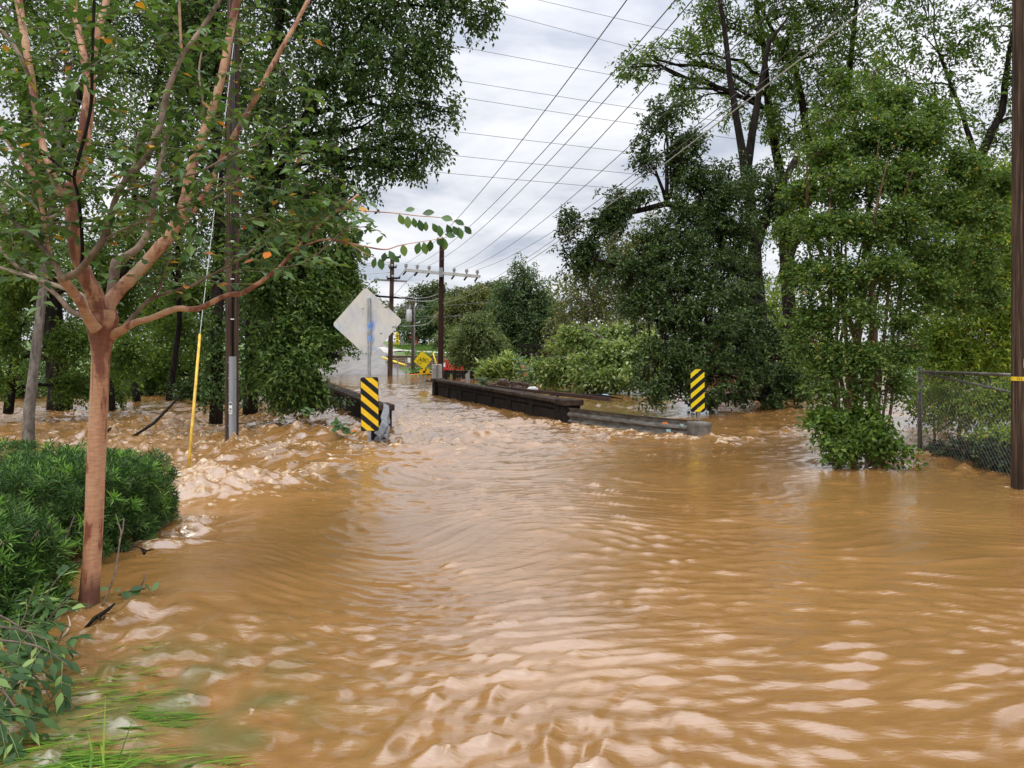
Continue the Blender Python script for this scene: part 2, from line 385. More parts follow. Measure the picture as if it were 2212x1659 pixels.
# crape myrtle: smooth tan bark with red-brown patches where it has peeled
def crape_bark(name, red_bias, peel=0.0):
    m = mat(name, (0.5, 0.3, 0.2), 0.6); t = m.node_tree; b = t.nodes['Principled BSDF']
    co = N(t, 'ShaderNodeTexCoord')
    mp = N(t, 'ShaderNodeMapping'); mp.inputs['Scale'].default_value = (1, 1, 0.32); t.links.new(co.outputs['Object'], mp.inputs['Vector'])
    n1 = N(t, 'ShaderNodeTexNoise', i_Scale=9.0, i_Detail=5.0, i_Roughness=0.55, i_Distortion=0.4); t.links.new(mp.outputs[0], n1.inputs['Vector'])
    mp2 = N(t, 'ShaderNodeMapping'); mp2.inputs['Scale'].default_value = (0.5, 0.5, 3.0); t.links.new(co.outputs['Object'], mp2.inputs['Vector'])
    n2 = N(t, 'ShaderNodeTexNoise', i_Scale=26.0, i_Detail=6.0, i_Roughness=0.7); t.links.new(mp2.outputs[0], n2.inputs['Vector'])
    r = N(t, 'ShaderNodeValToRGB'); el = r.color_ramp.elements
    el[0].position = 0.40 + red_bias; el[0].color = (0.2, 0.06, 0.032, 1)
    el[1].position = 0.47 + red_bias; el[1].color = (0.44, 0.215, 0.118, 1)
    e = el.new(0.60 + red_bias * 0.6); e.color = (0.50, 0.275, 0.16, 1)
    e = el.new(0.76); e.color = (0.48, 0.34, 0.23, 1)
    sz = N(t, 'ShaderNodeSeparateXYZ'); t.links.new(co.outputs['Object'], sz.inputs[0])
    mz = N(t, 'ShaderNodeMapRange'); mz.inputs['From Min'].default_value = 1.45; mz.inputs['From Max'].default_value = 1.75; mz.inputs['To Min'].default_value = 0.0; mz.inputs['To Max'].default_value = peel
    t.links.new(sz.outputs['Z'], mz.inputs['Value'])
    sb = N(t, 'ShaderNodeMath', operation='SUBTRACT'); t.links.new(n1.outputs['Fac'], sb.inputs[0]); t.links.new(mz.outputs[0], sb.inputs[1]); t.links.new(sb.outputs[0], r.inputs['Fac'])
    r2 = N(t, 'ShaderNodeValToRGB'); r2.color_ramp.elements[0].position = 0.3; r2.color_ramp.elements[0].color = (0.68, 0.64, 0.62, 1)
    r2.color_ramp.elements[1].position = 0.62; r2.color_ramp.elements[1].color = (1.12, 1.1, 1.08, 1)
    t.links.new(n2.outputs['Fac'], r2.inputs['Fac'])
    mu = N(t, 'ShaderNodeMix', data_type='RGBA', blend_type='MULTIPLY'); mu.inputs['Factor'].default_value = 1.0
    if peel:
        wz = N(t, 'ShaderNodeMath', operation='MULTIPLY_ADD', i_1=0.5, i_2=0.0); t.links.new(n1.outputs['Fac'], wz.inputs[0])
        wr = N(t, 'ShaderNodeMath', operation='SUBTRACT'); t.links.new(wz.outputs[0], wr.inputs[0]); t.links.new(sz.outputs['Z'], wr.inputs[1])
        wm = N(t, 'ShaderNodeMapRange'); wm.inputs['From Min'].default_value = 0.0; wm.inputs['From Max'].default_value = 0.12; t.links.new(wr.outputs[0], wm.inputs['Value'])
        wc = N(t, 'ShaderNodeMix', data_type='RGBA'); wc.inputs['B'].default_value = (0.13, 0.05, 0.028, 1); t.links.new(wm.outputs[0], wc.inputs['Factor']); t.links.new(r.outputs['Color'], wc.inputs['A'])
        n4 = N(t, 'ShaderNodeTexNoise', i_Scale=3.0, i_Detail=4.0); mp4 = N(t, 'ShaderNodeMapping'); mp4.inputs['Scale'].default_value = (9, 9, 0.55); t.links.new(co.outputs['Object'], mp4.inputs['Vector']); t.links.new(mp4.outputs[0], n4.inputs['Vector'])
        r4 = N(t, 'ShaderNodeValToRGB'); r4.color_ramp.elements[0].position = 0.60; r4.color_ramp.elements[0].color = (0, 0, 0, 1); r4.color_ramp.elements[1].position = 0.66; r4.color_ramp.elements[1].color = (0.8, 0.8, 0.8, 1); t.links.new(n4.outputs['Fac'], r4.inputs['Fac'])
        st = N(t, 'ShaderNodeMix', data_type='RGBA'); st.inputs['B'].default_value = (0.22, 0.085, 0.045, 1); t.links.new(r4.outputs['Color'], st.inputs['Factor']); t.links.new(wc.outputs['Result'], st.inputs['A'])
        src_ = st.outputs['Result']
    else: src_ = r.outputs['Color']
    t.links.new(src_, mu.inputs['A']); t.links.new(r2.outputs['Color'], mu.inputs['B']); t.links.new(mu.outputs['Result'], b.inputs['Base Color'])
    bp = N(t, 'ShaderNodeBump', i_Strength=0.35, i_Distance=0.006); t.links.new(n1.outputs['Fac'], bp.inputs['Height'])
    bp2 = N(t, 'ShaderNodeBump', i_Strength=0.25, i_Distance=0.003); t.links.new(n2.outputs['Fac'], bp2.inputs['Height']); t.links.new(bp.outputs[0], bp2.inputs['Normal'])
    t.links.new(bp2.outputs[0], b.inputs['Normal'])
    return m
M['crape_trunk'] = crape_bark('crape_myrtle_trunk_bark', -0.01, 0.11)
M['crape_limb'] = crape_bark('crape_myrtle_limb_bark', 0.0)
M['crape_grey'] = noisy('crape_myrtle_grey_bark', (0.10, 0.06, 0.042), (0.30, 0.21, 0.15), 10, 0.75, bump=0.35, stretch=(1, 1, 0.5), c3=(0.20, 0.125, 0.085))

LF = {}
LF['crape'] = leaf_mat('crape_leaf', [(0, (0.032, 0.072, 0.021)), (0.35, (0.06, 0.125, 0.033)), (0.7, (0.10, 0.185, 0.05)), (0.975, (0.13, 0.2, 0.05)), (0.985, (0.5, 0.26, 0.03)), (1, (0.5, 0.14, 0.03))], 0.4, 0.28)
LF['crape_obj'] = leaf_mat('crape_leaf_large', [(0, (0.032, 0.072, 0.023)), (0.35, (0.06, 0.125, 0.038)), (0.7, (0.10, 0.185, 0.06)), (0.95, (0.13, 0.2, 0.05)), (0.97, (0.55, 0.28, 0.03)), (1, (0.55, 0.15, 0.03))], 0.4, 0.28, True)
LF['dark'] = leaf_mat('dark_glossy_leaf', [(0, (0.022, 0.043, 0.01)), (0.5, (0.043, 0.079, 0.018)), (0.85, (0.075, 0.12, 0.032)), (1, (0.13, 0.18, 0.055))], 0.38, 0.18)
LF['ivy'] = leaf_mat('ivy_leaf', [(0, (0.026, 0.056, 0.013)), (0.5, (0.052, 0.1, 0.023)), (0.82, (0.085, 0.145, 0.036)), (1, (0.15, 0.21, 0.055))], 0.45, 0.3)
LF['mid'] = leaf_mat('mid_green_leaf', [(0, (0.044, 0.085, 0.014)), (0.5, (0.085, 0.15, 0.024)), (0.85, (0.13, 0.21, 0.036)), (1, (0.2, 0.28, 0.05))], 0.45, 0.38)
LF['myrtle'] = leaf_mat('bright_myrtle_leaf', [(0, (0.038, 0.078, 0.016)), (0.5, (0.085, 0.15, 0.03)), (0.85, (0.145, 0.22, 0.05)), (0.985, (0.22, 0.28, 0.07)), (1, (0.45, 0.25, 0.03))], 0.42, 0.36)
LF['yellow'] = leaf_mat('yellow_green_leaf', [(0, (0.09, 0.15, 0.02)), (0.5, (0.19, 0.28, 0.035)), (0.85, (0.30, 0.38, 0.055)), (1, (0.5, 0.46, 0.07))], 0.45, 0.4)
LF['fallen'] = leaf_mat('pale_leaf', [(0, (0.08, 0.13, 0.028)), (0.5, (0.19, 0.27, 0.07)), (0.8, (0.32, 0.40, 0.15)), (1, (0.5, 0.55, 0.32))], 0.45, 0.3)
LF['olive'] = leaf_mat('olive_leaf', [(0, (0.065, 0.08, 0.025)), (0.5, (0.125, 0.145, 0.05)), (1, (0.21, 0.21, 0.08))], 0.5, 0.3)
LF['blue'] = leaf_mat('bluish_leaf', [(0, (0.035, 0.068, 0.026)), (0.5, (0.065, 0.115, 0.042)), (1, (0.12, 0.18, 0.065))], 0.45, 0.25)
LF['street'] = leaf_mat('grey_green_leaf', [(0, (0.06, 0.092, 0.03)), (0.5, (0.12, 0.165, 0.057)), (1, (0.22, 0.26, 0.11))], 0.5, 0.3)
LF['elder'] = leaf_mat('elder_leaf', [(0, (0.03, 0.065, 0.014)), (0.5, (0.07, 0.13, 0.025)), (0.85, (0.125, 0.2, 0.042)), (1, (0.22, 0.3, 0.07))], 0.45, 0.3)
LF['far'] = leaf_mat('distant_leaf', [(0, (0.05, 0.07, 0.028)), (0.5, (0.085, 0.11, 0.045)), (1, (0.14, 0.165, 0.07))], 0.6, 0.3)
LF['hedge'] = leaf_mat('podocarpus_leaf', [(0, (0.02, 0.056, 0.014)), (0.45, (0.045, 0.105, 0.026)), (0.8, (0.09, 0.17, 0.045)), (1, (0.18, 0.27, 0.09))], 0.36, 0.2)
LF['hedge_new'] = leaf_mat('podocarpus_new_leaf', [(0, (0.10, 0.25, 0.04)), (0.6, (0.2, 0.38, 0.06)), (1, (0.3, 0.46, 0.16))], 0.36, 0.3)
LF['ash'] = leaf_mat('ash_leaf', [(0, (0.024, 0.062, 0.016)), (0.5, (0.042, 0.098, 0.024)), (0.84, (0.075, 0.14, 0.036)), (0.92, (0.2, 0.3, 0.08)), (1, (0.24, 0.33, 0.1))], 0.55, 0.28, True)
LF['grass'] = leaf_mat('grass_blade', [(0, (0.05, 0.13, 0.015)), (0.5, (0.11, 0.23, 0.02)), (0.9, (0.2, 0.33, 0.035)), (1, (0.38, 0.4, 0.1))], 0.45, 0.35)
LF['debris'] = leaf_mat('wet_debris_leaf', [(0, (0.014, 0.026, 0.01)), (0.5, (0.045, 0.07, 0.026)), (0.8, (0.09, 0.13, 0.055)), (1, (0.25, 0.2, 0.13))], 0.45, 0.1)
LF['bank'] = leaf_mat('bank_grass_blade', [(0, (0.05, 0.11, 0.02)), (0.6, (0.085, 0.17, 0.03)), (1, (0.17, 0.22, 0.06))], 0.6, 0.3)

# ------------------------------------------------------------------ setting: ground
def sstep(a, b, x): t = np.clip((x - a) / (b - a), 0, 1); return t * t * (3 - 2 * t)
def ground_h(x, y):
    road = np.interp(y, [-50, 54, 58, 66, 80, 120, 150, 300, 900], [-0.7, -0.6, 0.0, 0.45, 1.2, 3.6, 4.2, 6.5, 9])
    bank = np.interp(y, [-50, 54, 58, 66.2, 67.2, 75, 100, 140, 200, 300, 900], [-0.7, -0.6, 0.06, 0.18, 1.28, 1.75, 2.5, 3.3, 4.2, 6.5, 9])
    s_ = (x * 1.0 + (y - 58) * 0.19)                  # position across, following the road as it climbs to the left
    k = sstep(-9.4, -7.4, s_)
    return road * (1 - k) + bank * k
gx = np.concatenate([np.linspace(-500, -40, 14)[:-1], np.linspace(-40, 40, 81), np.linspace(40, 500, 14)[1:]])
gy = np.concatenate([np.linspace(-30, 52, 8)[:-1], np.linspace(52, 90, 77), np.linspace(90, 900, 30)[1:]])
GX, GY = np.meshgrid(gx, gy)
GZ = ground_h(GX, GY) + np.where(GY > 56, 0.03 * np.sin(GX * 1.7 + GY) * np.sin(GY * 0.9), 0)
def grid_faces(nr, nc):
    i = np.arange(nr - 1)[:, None] * nc + np.arange(nc - 1)[None, :]
    return np.stack([i, i + 1, i + nc + 1, i + nc], axis=-1).reshape(-1, 4)
M['ground'] = noisy('grassy_ground', (0.06, 0.10, 0.025), (0.12, 0.17, 0.045), 0.9, 0.95, bump=0.4, dist=0.05, c3=(0.09, 0.14, 0.03))
g_o = np_mesh('ground', np.stack([GX, GY, GZ], -1).reshape(-1, 3), grid_faces(len(gy), len(gx)), M['ground'], smooth=True)
tag(g_o, kind='structure')

def strip(name, pts, widths, material, lift, kind='structure'):
    vs, fs = [], []
    for i, (x, y) in enumerate(pts):
        a = pts[min(i + 1, len(pts) - 1)]; b = pts[max(i - 1, 0)]
        d = Vector((a[0] - b[0], a[1] - b[1])).normalized(); nx, ny = d.y, -d.x
        for j in range(9):
            o = (j / 8 - 0.5) * widths[i]; X, Y = x + nx * o, y + ny * o
            vs.append((X, Y, float(ground_h(np.array(X), np.array(Y))) + 0.034 + lift))
    for i in range(len(pts) - 1):
        for j in range(8): a = i * 9 + j; fs.append((a, a + 9, a + 10, a + 1))
    mb = MB(); mb.add(vs, fs, True); return tag(mb.build(name, material), kind=kind)
def lerp_path(pts, n):
    o = []; ts = np.linspace(0, len(pts) - 1, n)
    for t in ts:
        i = min(int(t), len(pts) - 2); f = t - i
        o.append((pts[i][0] * (1 - f) + pts[i + 1][0] * f, pts[i][1] * (1 - f) + pts[i + 1][1] * f))
    return o
M['asphalt_wet'] = noisy('wet_asphalt', (0.11, 0.10, 0.09), (0.2, 0.18, 0.155), 0.8, 0.5, bump=0.2, stretch=(2, 0.5, 1))
rp = lerp_path([(-10.9, 55.5), (-13.0, 66), (-16.4, 84), (-23.5, 120), (-30, 150)], 40)
strip('road', rp, [6.6] * 40, M['asphalt_wet'], 0.012)
M['footpath'] = noisy('concrete_path', (0.36, 0.34, 0.31), (0.5, 0.47, 0.43), 2, 0.8, bump=0.1)
fp = lerp_path([(-17.2, 100), (-13.6, 86), (-10.2, 77), (-7.0, 73.4), (-2.5, 71.5), (4, 70.5)], 40)
strip('footpath', fp, [1.1] * 40, M['footpath'], 0.02)
strip('side_road', lerp_path([(-7.5, 62.5), (0, 62), (12, 61)], 24), [4.6] * 24, M['asphalt_wet'], 0.008)

# ------------------------------------------------------------------ setting: flood water
def band_field(seed, n, size, lo, hi, ang, p):
    g = rng(seed)
    k = np.fft.fftfreq(n, d=size / n) * 2 * math.pi
    KX, KY = np.meshgrid(k, k); K = np.hypot(KX, KY) + 1e-9
    lam = 2 * math.pi / K; lc = math.sqrt(lo * hi); bw = math.log(hi / lo) / 2
    A = np.exp(-0.5 * (np.log(lam / lc) / (bw * 0.6)) ** 2) / K
    th = np.arctan2(KY, KX); A *= np.abs(np.cos(th - ang)) ** p + 0.04
    h = np.fft.ifft2(np.fft.fft2(g.normal(size=(n, n))) * A).real
    return h / h.std()
def sample(f, size, x, y, rot=0.0):
    n = len(f); c, s_ = math.cos(rot), math.sin(rot)
    u = ((x * c - y * s_) / size * n); v = ((x * s_ + y * c) / size * n)
    i0 = np.floor(u).astype(int); j0 = np.floor(v).astype(int); fu = u - i0; fv = v - j0
    i0 %= n; j0 %= n; i1 = (i0 + 1) % n; j1 = (j0 + 1) % n
    return f[j0, i0] * (1 - fu) * (1 - fv) + f[j0, i1] * fu * (1 - fv) + f[j1, i0] * (1 - fu) * fv + f[j1, i1] * fu * fv
def gauss(x, y, cx_, cy_, sx, sy, rot=0.0):
    c, s_ = math.cos(rot), math.sin(rot); u = (x - cx_) * c + (y - cy_) * s_; v = -(x - cx_) * s_ + (y - cy_) * c
    return np.exp(-0.5 * ((u / sx) ** 2 + (v / sy) ** 2))
def seg_dist(x, y, pts):
    d = np.full(x.shape, 1e9); tt = np.zeros(x.shape); sd_ = np.zeros(x.shape)
    for i in range(len(pts) - 1):
        ax, ay = pts[i]; bx, by = pts[i + 1]; L2 = (bx - ax) ** 2 + (by - ay) ** 2
        t = np.clip(((x - ax) * (bx - ax) + (y - ay) * (by - ay)) / L2, 0, 1)
        qx, qy = ax + t * (bx - ax), ay + t * (by - ay); q = np.hypot(x - qx, y - qy)
        m = q < d; d = np.where(m, q, d); tt = np.where(m, i + t, tt)
        sd_ = np.where(m, np.sign((bx - ax) * (y - ay) - (by - ay) * (x - ax)), sd_)
    return d, tt, sd_
ys = [0.5]
while ys[-1] < 76:
    Y = ys[-1]; ys.append(Y + (0.014 + 0.00014 * Y ** 2 + 0.0014 * Y))
ys = np.array(ys)
ss = np.concatenate([np.linspace(-1.7, -0.74, 32)[:-1], np.linspace(-0.74, 0.74, 440), np.linspace(0.74, 1.7, 32)[1:]])
WS, WYg = np.meshgrid(ss, ys); WX = WS * (WYg + 0.6); WY = WYg
fA = band_field(1, 1024, 9.0, 0.09, 0.36, math.pi / 2, 7.0)      # short ripples, crests across the view
fA2 = band_field(2, 1024, 9.0, 0.10, 0.5, math.pi / 2 + 0.6, 2.0)
fB = band_field(3, 1024, 23.0, 0.4, 1.3, math.pi / 2 + 0.55, 5.0)  # chop, running diagonally
fC = band_field(4, 512, 41.0, 1.8, 5.0, math.pi / 2 - 0.3, 1.5)
fT = band_field(5, 1024, 11.0, 0.18, 0.9, 0, 0.0)                  # turbulence
fD = band_field(8, 1024, 13.0, 0.16, 0.55, math.pi / 2 + 0.5, 2.0)
fR = band_field(9, 1024, 17.0, 0.2, 0.85, math.pi / 2 + 0.55, 1.6)
fF = band_field(10, 1024, 6.0, 0.07, 0.3, 0, 0.0)
fS = band_field(6, 1024, 19.0, 0.12, 0.6, math.pi / 2, 5.0)        # streaks
fM = band_field(7, 512, 31.0, 1.5, 6.0, 0, 0.0)                    # patchiness
wx = WX + 2.7 + 0.25 * sample(fC, 41, WX + 7, WY); wy = WY + 1.3 + 0.25 * sample(fC, 41, WX, WY + 11, 0.7)
A = sample(fA, 9.0, wx, wy); A2 = sample(fA2, 9.0, wx, wy, 0.35); B = sample(fB, 23.0, wx, wy); C = sample(fC, 41.0, WX, WY)
T = sample(fT, 11.0, wx, wy); T2 = sample(fT, 5.3, wx + 3, wy, 0.9); St = sample(fS, 19.0, wx, wy * 1.0, 0.12); Pm = sample(fM, 31.0, WX, WY)
near = (1 - sstep(3.2, 6.2, WY)) * (1 - 0.45 * (1 - sstep(-1.9, -0.6, WX)))                                      # choppy water at the photographer's feet
calm = sstep(2.0, 5.0, WX - 0.05 * WY) * (1 - sstep(11, 15, WY)) * sstep(4.2, 7, WY)   # sheltered water on the right
calm2 = (1 - sstep(-2.4, -0.9, WX)) * sstep(4.6, 5.6, WY) * (1 - sstep(7.6, 8.6, WY)) * 0.6
rap_line = [(-8.5, 13.5), (-5.4, 12.4), (-3.9, 9.8), (-3.1, 9.6), (-2.6, 11.4), (-2.2, 12.8)]
rap = gauss(WX, WY, -4.3, 12.6, 2.1, 2.4) + 0.8 * gauss(WX, WY, -6.0, 17, 3.4, 3.4) + 0.6 * gauss(WX, WY, -9, 24, 4, 6)
rap = np.clip(rap, 0, 1) * (1 - 0.8 * gauss(WX, WY, -2.4, 12.3, 0.7, 1.2))
bridge = sstep(10.5, 14, WY) * (1 - sstep(34, 46, WY))
farf = 1 / (1 + (WY / 15.0) ** 3)
amp = (1 - 0.45 * calm) * (1 - 0.6 * calm2)
def crest(h, k): return (np.exp(k * h) - 1) / k
H = 0.0036 * crest(A, 0.55) * amp * (0.85 + 0.35 * near) * farf + 0.0026 * A2 * amp * farf * (0.25 + 0.9 * near)
D = sample(fD, 13.0, wx, wy, -0.2); Rg = -np.sqrt(sample(fR, 17.0, wx, wy, 0.1) ** 2 + 0.015); Rg2 = -np.sqrt(sample(fR, 8.3, wx + 4, wy, -0.25) ** 2 + 0.02)
H += (0.0034 * Rg + 0.0028 * Rg2) * amp * (0.10 + 0.85 * near + 0.35 * bridge * farf) * (1 + 0.3 * np.clip(Pm, -1.5, 1.5)); H += 0.0024 * crest(D, 0.45) * amp * (0.2 + 1.0 * near + 0.5 * bridge) * (1 - 0.5 * calm)
H += 0.013 * crest(B, 0.35) * (0.08 + 0.18 * near + 0.4 * bridge) * (1 - 0.75 * calm) * (1 - 0.6 * calm2) * (1 + 0.25 * np.clip(Pm, -1.5, 1.5))
H += 0.016 * C * (0.15 + 0.25 * near + 0.5 * bridge) * (1 - 0.5 * calm)
H += rap * (0.016 * crest(T, 0.2) + 0.008 * T2 + 0.04 * C + 0.02 * B)
fl = bridge * (0.009 * crest(T, 0.3)) * (0.6 + 0.4 * np.clip(Pm, -1, 1.5)); H += fl
foam = np.zeros_like(WX); T3_ = np.clip(sample(fF, 6.0, WX, WY, 0.3), -1.5, 1.5)
# hydraulic step: the creek drops off the verge, smooth brown tongue then a breaking crest
d, t_, sgn = seg_dist(WX, WY, [(-6.8, 10.6), (-4.6, 9.3), (-3.55, 8.75), (-3.0, 9.35), (-2.75, 10.6), (-2.7, 11.2)])
H += 0.12 * np.exp(-(d / 0.45) ** 2) * (0.8 + 0.16 * np.clip(T, -1.5, 1.5)) * (1 - sstep(-2.4, -1.8, WX)) * (0.45 + 0.55 * (1 - sstep(2.2, 4.2, t_)))
foam += 0.8 * np.exp(-(d / 0.26) ** 2) * (0.6 + 0.25 * np.clip(T + St, -1.6, 1.6)) * (1 - 0.55 * sstep(2.5, 4.5, t_))
hump = gauss(WX, WY, -3.5, 9.0, 0.46, 0.42)
H += 0.17 * hump * (1 + 0.1 * T); foam += 0.85 * gauss(WX, WY, -3.48, 8.85, 0.46, 0.30) * (0.75 + 0.2 * St)
H -= 0.07 * gauss(WX, WY, -3.3, 8.15, 0.8, 0.3)
foam += rap * sstep(1.0, 2.1, T + 0.55 * St + 0.25 * T2) * 0.75
foam += rap * 0.45 * sstep(1.2, 2.2, St)
# wave thrown up by the pole
pw = gauss(WX, WY, -4.45, 12.9, 0.5, 0.45); H += 0.11 * pw * (1 + 0.15 * T); foam += 0.9 * pw * sstep(-0.9, 0.5, T)
# bow wave at the marker post and rolling wave in the road
bw = gauss(WX, WY, -2.05, 12.55, 0.55, 0.45, 0.5); H += 0.04 * bw * (1 + 0.1 * T); foam += 0.35 * bw * sstep(-0.1, 1.1, T)
H += 0.07 * gauss(WX, WY, -1.1, 12.8, 0.42, 0.22, 0.1) + 0.05 * gauss(WX, WY, 0.5, 13.4, 1.2, 0.2, -0.1)
# foam along the road side of the guardrail
d2, t2, s2 = seg_dist(WX, WY, [(0.2, 18.4), (1.2, 17.0), (1.9, 15.9), (2.6, 15.0), (3.2, 14.35), (3.75, 14.15), (4.15, 14.5)])
H += 0.03 * np.exp(-(d2 / 0.4) ** 2) * (1 + 0.4 * T); foam += 0.95 * np.exp(-(d2 / 0.27) ** 2) * sstep(-0.3, 1.3, T + 0.4 * T2)
foam += 0.6 * np.exp(-(d2 / 0.75) ** 2) * sstep(0.4, 1.4, T + 0.5 * St)
# shed by the hedge and the myrtle trunk
d3, t3, s3 = seg_dist(WX, WY, [(-3.0, 7.2), (-2.95, 6.6), (-3.2, 6.2)])
foam += 0.85 * np.exp(-(d3 / 0.22) ** 2) * sstep(-0.5, 0.8, T + T2 * 0.4); H += 0.03 * np.exp(-(d3 / 0.25) ** 2) * T
d4, t4, s4 = seg_dist(WX, WY, [(-2.55, 4.75), (-2.3, 4.6), (-2.05, 4.9)])
foam += 0.55 * np.exp(-(d4 / 0.16) ** 2) * sstep(-0.2, 1.0, T); H += 0.02 * np.exp(-(d4 / 0.25) ** 2) * (1 + T)
lee = gauss(WX, WY, -1.95, 4.15, 0.55, 0.45); H += lee * (0.008 * T + 0.006 * T2); foam += 0.26 * lee * sstep(0.9, 2.2, T2 + 0.4 * T)
shal = gauss(WX, WY, -1.5, 3.2, 0.6, 0.6); H += shal * (0.003 * T + 0.003 * T2); foam += 0.07 * shal * sstep(0.7, 1.7, T2 + 0.4 * T)
# scattered froth down the road and across the bridge
foam += 0.3 * bridge * sstep(1.1, 2.4, St + 0.5 * T + 0.3 * Pm) * (WX > -9)
foam += 0.25 * sstep(1.6, 2.6, A + 0.6 * B) * (near * 0.5) * (1 - calm)
dF, _, _ = seg_dist(WX, WY, [(6.4, 12.4), (6.55, 11.4), (6.3, 10.3)])
foam += 0.4 * np.exp(-(dF / 0.3) ** 2) * sstep(0.0, 1.2, T); H += 0.02 * np.exp(-(dF / 0.5) ** 2) * T
for ox, oy, orad, os_ in ((-2.42, 13.05, 0.12, 1.0), (6.07, 9.1, 0.16, 0.6), (-8.3, 13.2, 0.11, 1.0), (6.63, 12.5, 0.05, 0.8), (3.98, 16.4, 0.05, 0.8), (5.0, 11.2, 0.5, 0.7), (4.7, 10.9, 0.4, 0.5), (5.4, 11.0, 0.35, 0.6), (-4.8, 13.0, 0.14, 1.2), (-2.62, 4.72, 0.09, 0.8), (-4.05, 9.7, 0.04, 1.0), (-6.0, 15.6, 0.3, 1.0)):
    dd = np.hypot(WX - ox, WY - oy); vv = np.hypot((WX - ox + 0.35), (WY - oy + 0.5) * 0.8)     # pile-up against the thing, wake trailing off downstream
    H += os_ * 0.018 * np.exp(-((dd - orad) / 0.10) ** 2) * (1 + 0.5 * T3_) + os_ * 0.008 * np.sin(dd * 26) * np.exp(-((dd - orad) / 0.5) ** 2)
    foam += os_ * 0.42 * np.exp(-((dd - orad) / 0.07) ** 2) * (0.7 + 0.4 * T3_) + os_ * 0.22 * np.exp(-(vv / 0.4) ** 2) * sstep(0.2, 1.2, St)
T3 = sample(fF, 6.0, WX, WY, 0.3) * farf
foam = np.clip(foam * (0.78 + 0.2 * T3 + 0.2 * St), 0, 0.74); H += foam * (0.008 * crest(T3, 0.3) + 0.012 * crest(T2, 0.3) * sstep(5.0, 7.5, WY) + 0.004)
wet = np.stack([WX, WY, H], -1)
M['water'] = m = bpy.data.materials.new('muddy_flood_water'); m.use_nodes = True; t = m.node_tree; b = t.nodes['Principled BSDF']
co = N(t, 'ShaderNodeTexCoord')
at = N(t, 'ShaderNodeAttribute', attribute_name='foam')
gr = N(t, 'ShaderNodeAttribute', attribute_name='silt')
nf = N(t, 'ShaderNodeTexNoise', i_Scale=7.0, i_Detail=7.0, i_Roughness=0.7, i_Distortion=0.8); t.links.new(co.outputs['Object'], nf.inputs['Vector'])
fm1 = N(t, 'ShaderNodeMath', operation='MULTIPLY_ADD', i_1=5.0, i_2=-2.5); t.links.new(nf.outputs['Fac'], fm1.inputs[0])
fm2 = N(t, 'ShaderNodeMath', operation='MULTIPLY_ADD', i_1=0.9); t.links.new(fm1.outputs[0], fm2.inputs[0]); fm2.inputs[1].default_value = 0.8; t.links.new(at.outputs['Fac'], fm2.inputs[2])
fr = N(t, 'ShaderNodeValToRGB'); fr.color_ramp.elements[0].position = 0.38; fr.color_ramp.elements[1].position = 0.8
fr.color_ramp.elements[0].color = (0, 0, 0, 1); fr.color_ramp.elements[1].color = (1, 1, 1, 1)
t.links.new(fm2.outputs[0], fr.inputs['Fac'])
fq = N(t, 'ShaderNodeMath', operation='MULTIPLY', use_clamp=True); 
fg = N(t, 'ShaderNodeMath', operation='MULTIPLY', use_clamp=True, i_1=6.0); t.links.new(at.outputs['Fac'], fg.inputs[0])
t.links.new(fr.outputs['Color'], fq.inputs[0]); t.links.new(fg.outputs[0], fq.inputs[1])
nm = N(t, 'ShaderNodeTexNoise', i_Scale=0.9, i_Detail=6.0, i_Roughness=0.6, i_Distortion=0.8)
mpw = N(t, 'ShaderNodeMapping'); mpw.inputs['Scale'].default_value = (0.5, 1.3, 1.0); t.links.new(co.outputs['Object'], mpw.inputs['Vector']); t.links.new(mpw.outputs[0], nm.inputs['Vector'])
rm = N(t, 'ShaderNodeValToRGB'); rm.color_ramp.elements[0].position = 0.3; rm.color_ramp.elements[0].color = (0.21, 0.104, 0.032, 1)
rm.color_ramp.elements[1].position = 0.7; rm.color_ramp.elements[1].color = (0.28, 0.143, 0.045, 1)
t.links.new(nm.outputs['Fac'], rm.inputs['Fac'])
m0 = N(t, 'ShaderNodeMix', data_type='RGBA'); m0.inputs['B'].default_value = (0.10, 0.11, 0.035, 1)
t.links.new(gr.outputs['Fac'], m0.inputs['Factor']); t.links.new(rm.outputs['Color'], m0.inputs['A'])
m1 = N(t, 'ShaderNodeMix', data_type='RGBA'); m1.inputs['B'].default_value = (0.58, 0.44, 0.285, 1)
nfc = N(t, 'ShaderNodeTexNoise', i_Scale=16.0, i_Detail=6.0, i_Roughness=0.7); t.links.new(co.outputs['Object'], nfc.inputs['Vector'])
fcr = N(t, 'ShaderNodeValToRGB'); fcr.color_ramp.elements[0].position = 0.42; fcr.color_ramp.elements[0].color = (0.36, 0.2, 0.085, 1); fcr.color_ramp.elements[1].position = 0.6; fcr.color_ramp.elements[1].color = (0.70, 0.58, 0.43, 1)
t.links.new(nfc.outputs['Fac'], fcr.inputs['Fac']); t.links.new(fcr.outputs['Color'], m1.inputs['B'])
t.links.new(fq.outputs[0], m1.inputs['Factor']); t.links.new(m0.outputs['Result'], m1.inputs['A']); t.links.new(m1.outputs['Result'], b.inputs['Base Color'])
rr = N(t, 'ShaderNodeMapRange'); rr.inputs['To Min'].default_value = 0.03; rr.inputs['To Max'].default_value = 0.85; sl = N(t, 'ShaderNodeMapRange'); sl.inputs['To Min'].default_value = 0.5; sl.inputs['To Max'].default_value = 0.08; t.links.new(fq.outputs[0], sl.inputs['Value']); t.links.new(sl.outputs[0], b.inputs['Specular IOR Level'])
t.links.new(fq.outputs[0], rr.inputs['Value']); t.links.new(rr.outputs[0], b.inputs['Roughness'])
b.inputs['IOR'].default_value = 1.95
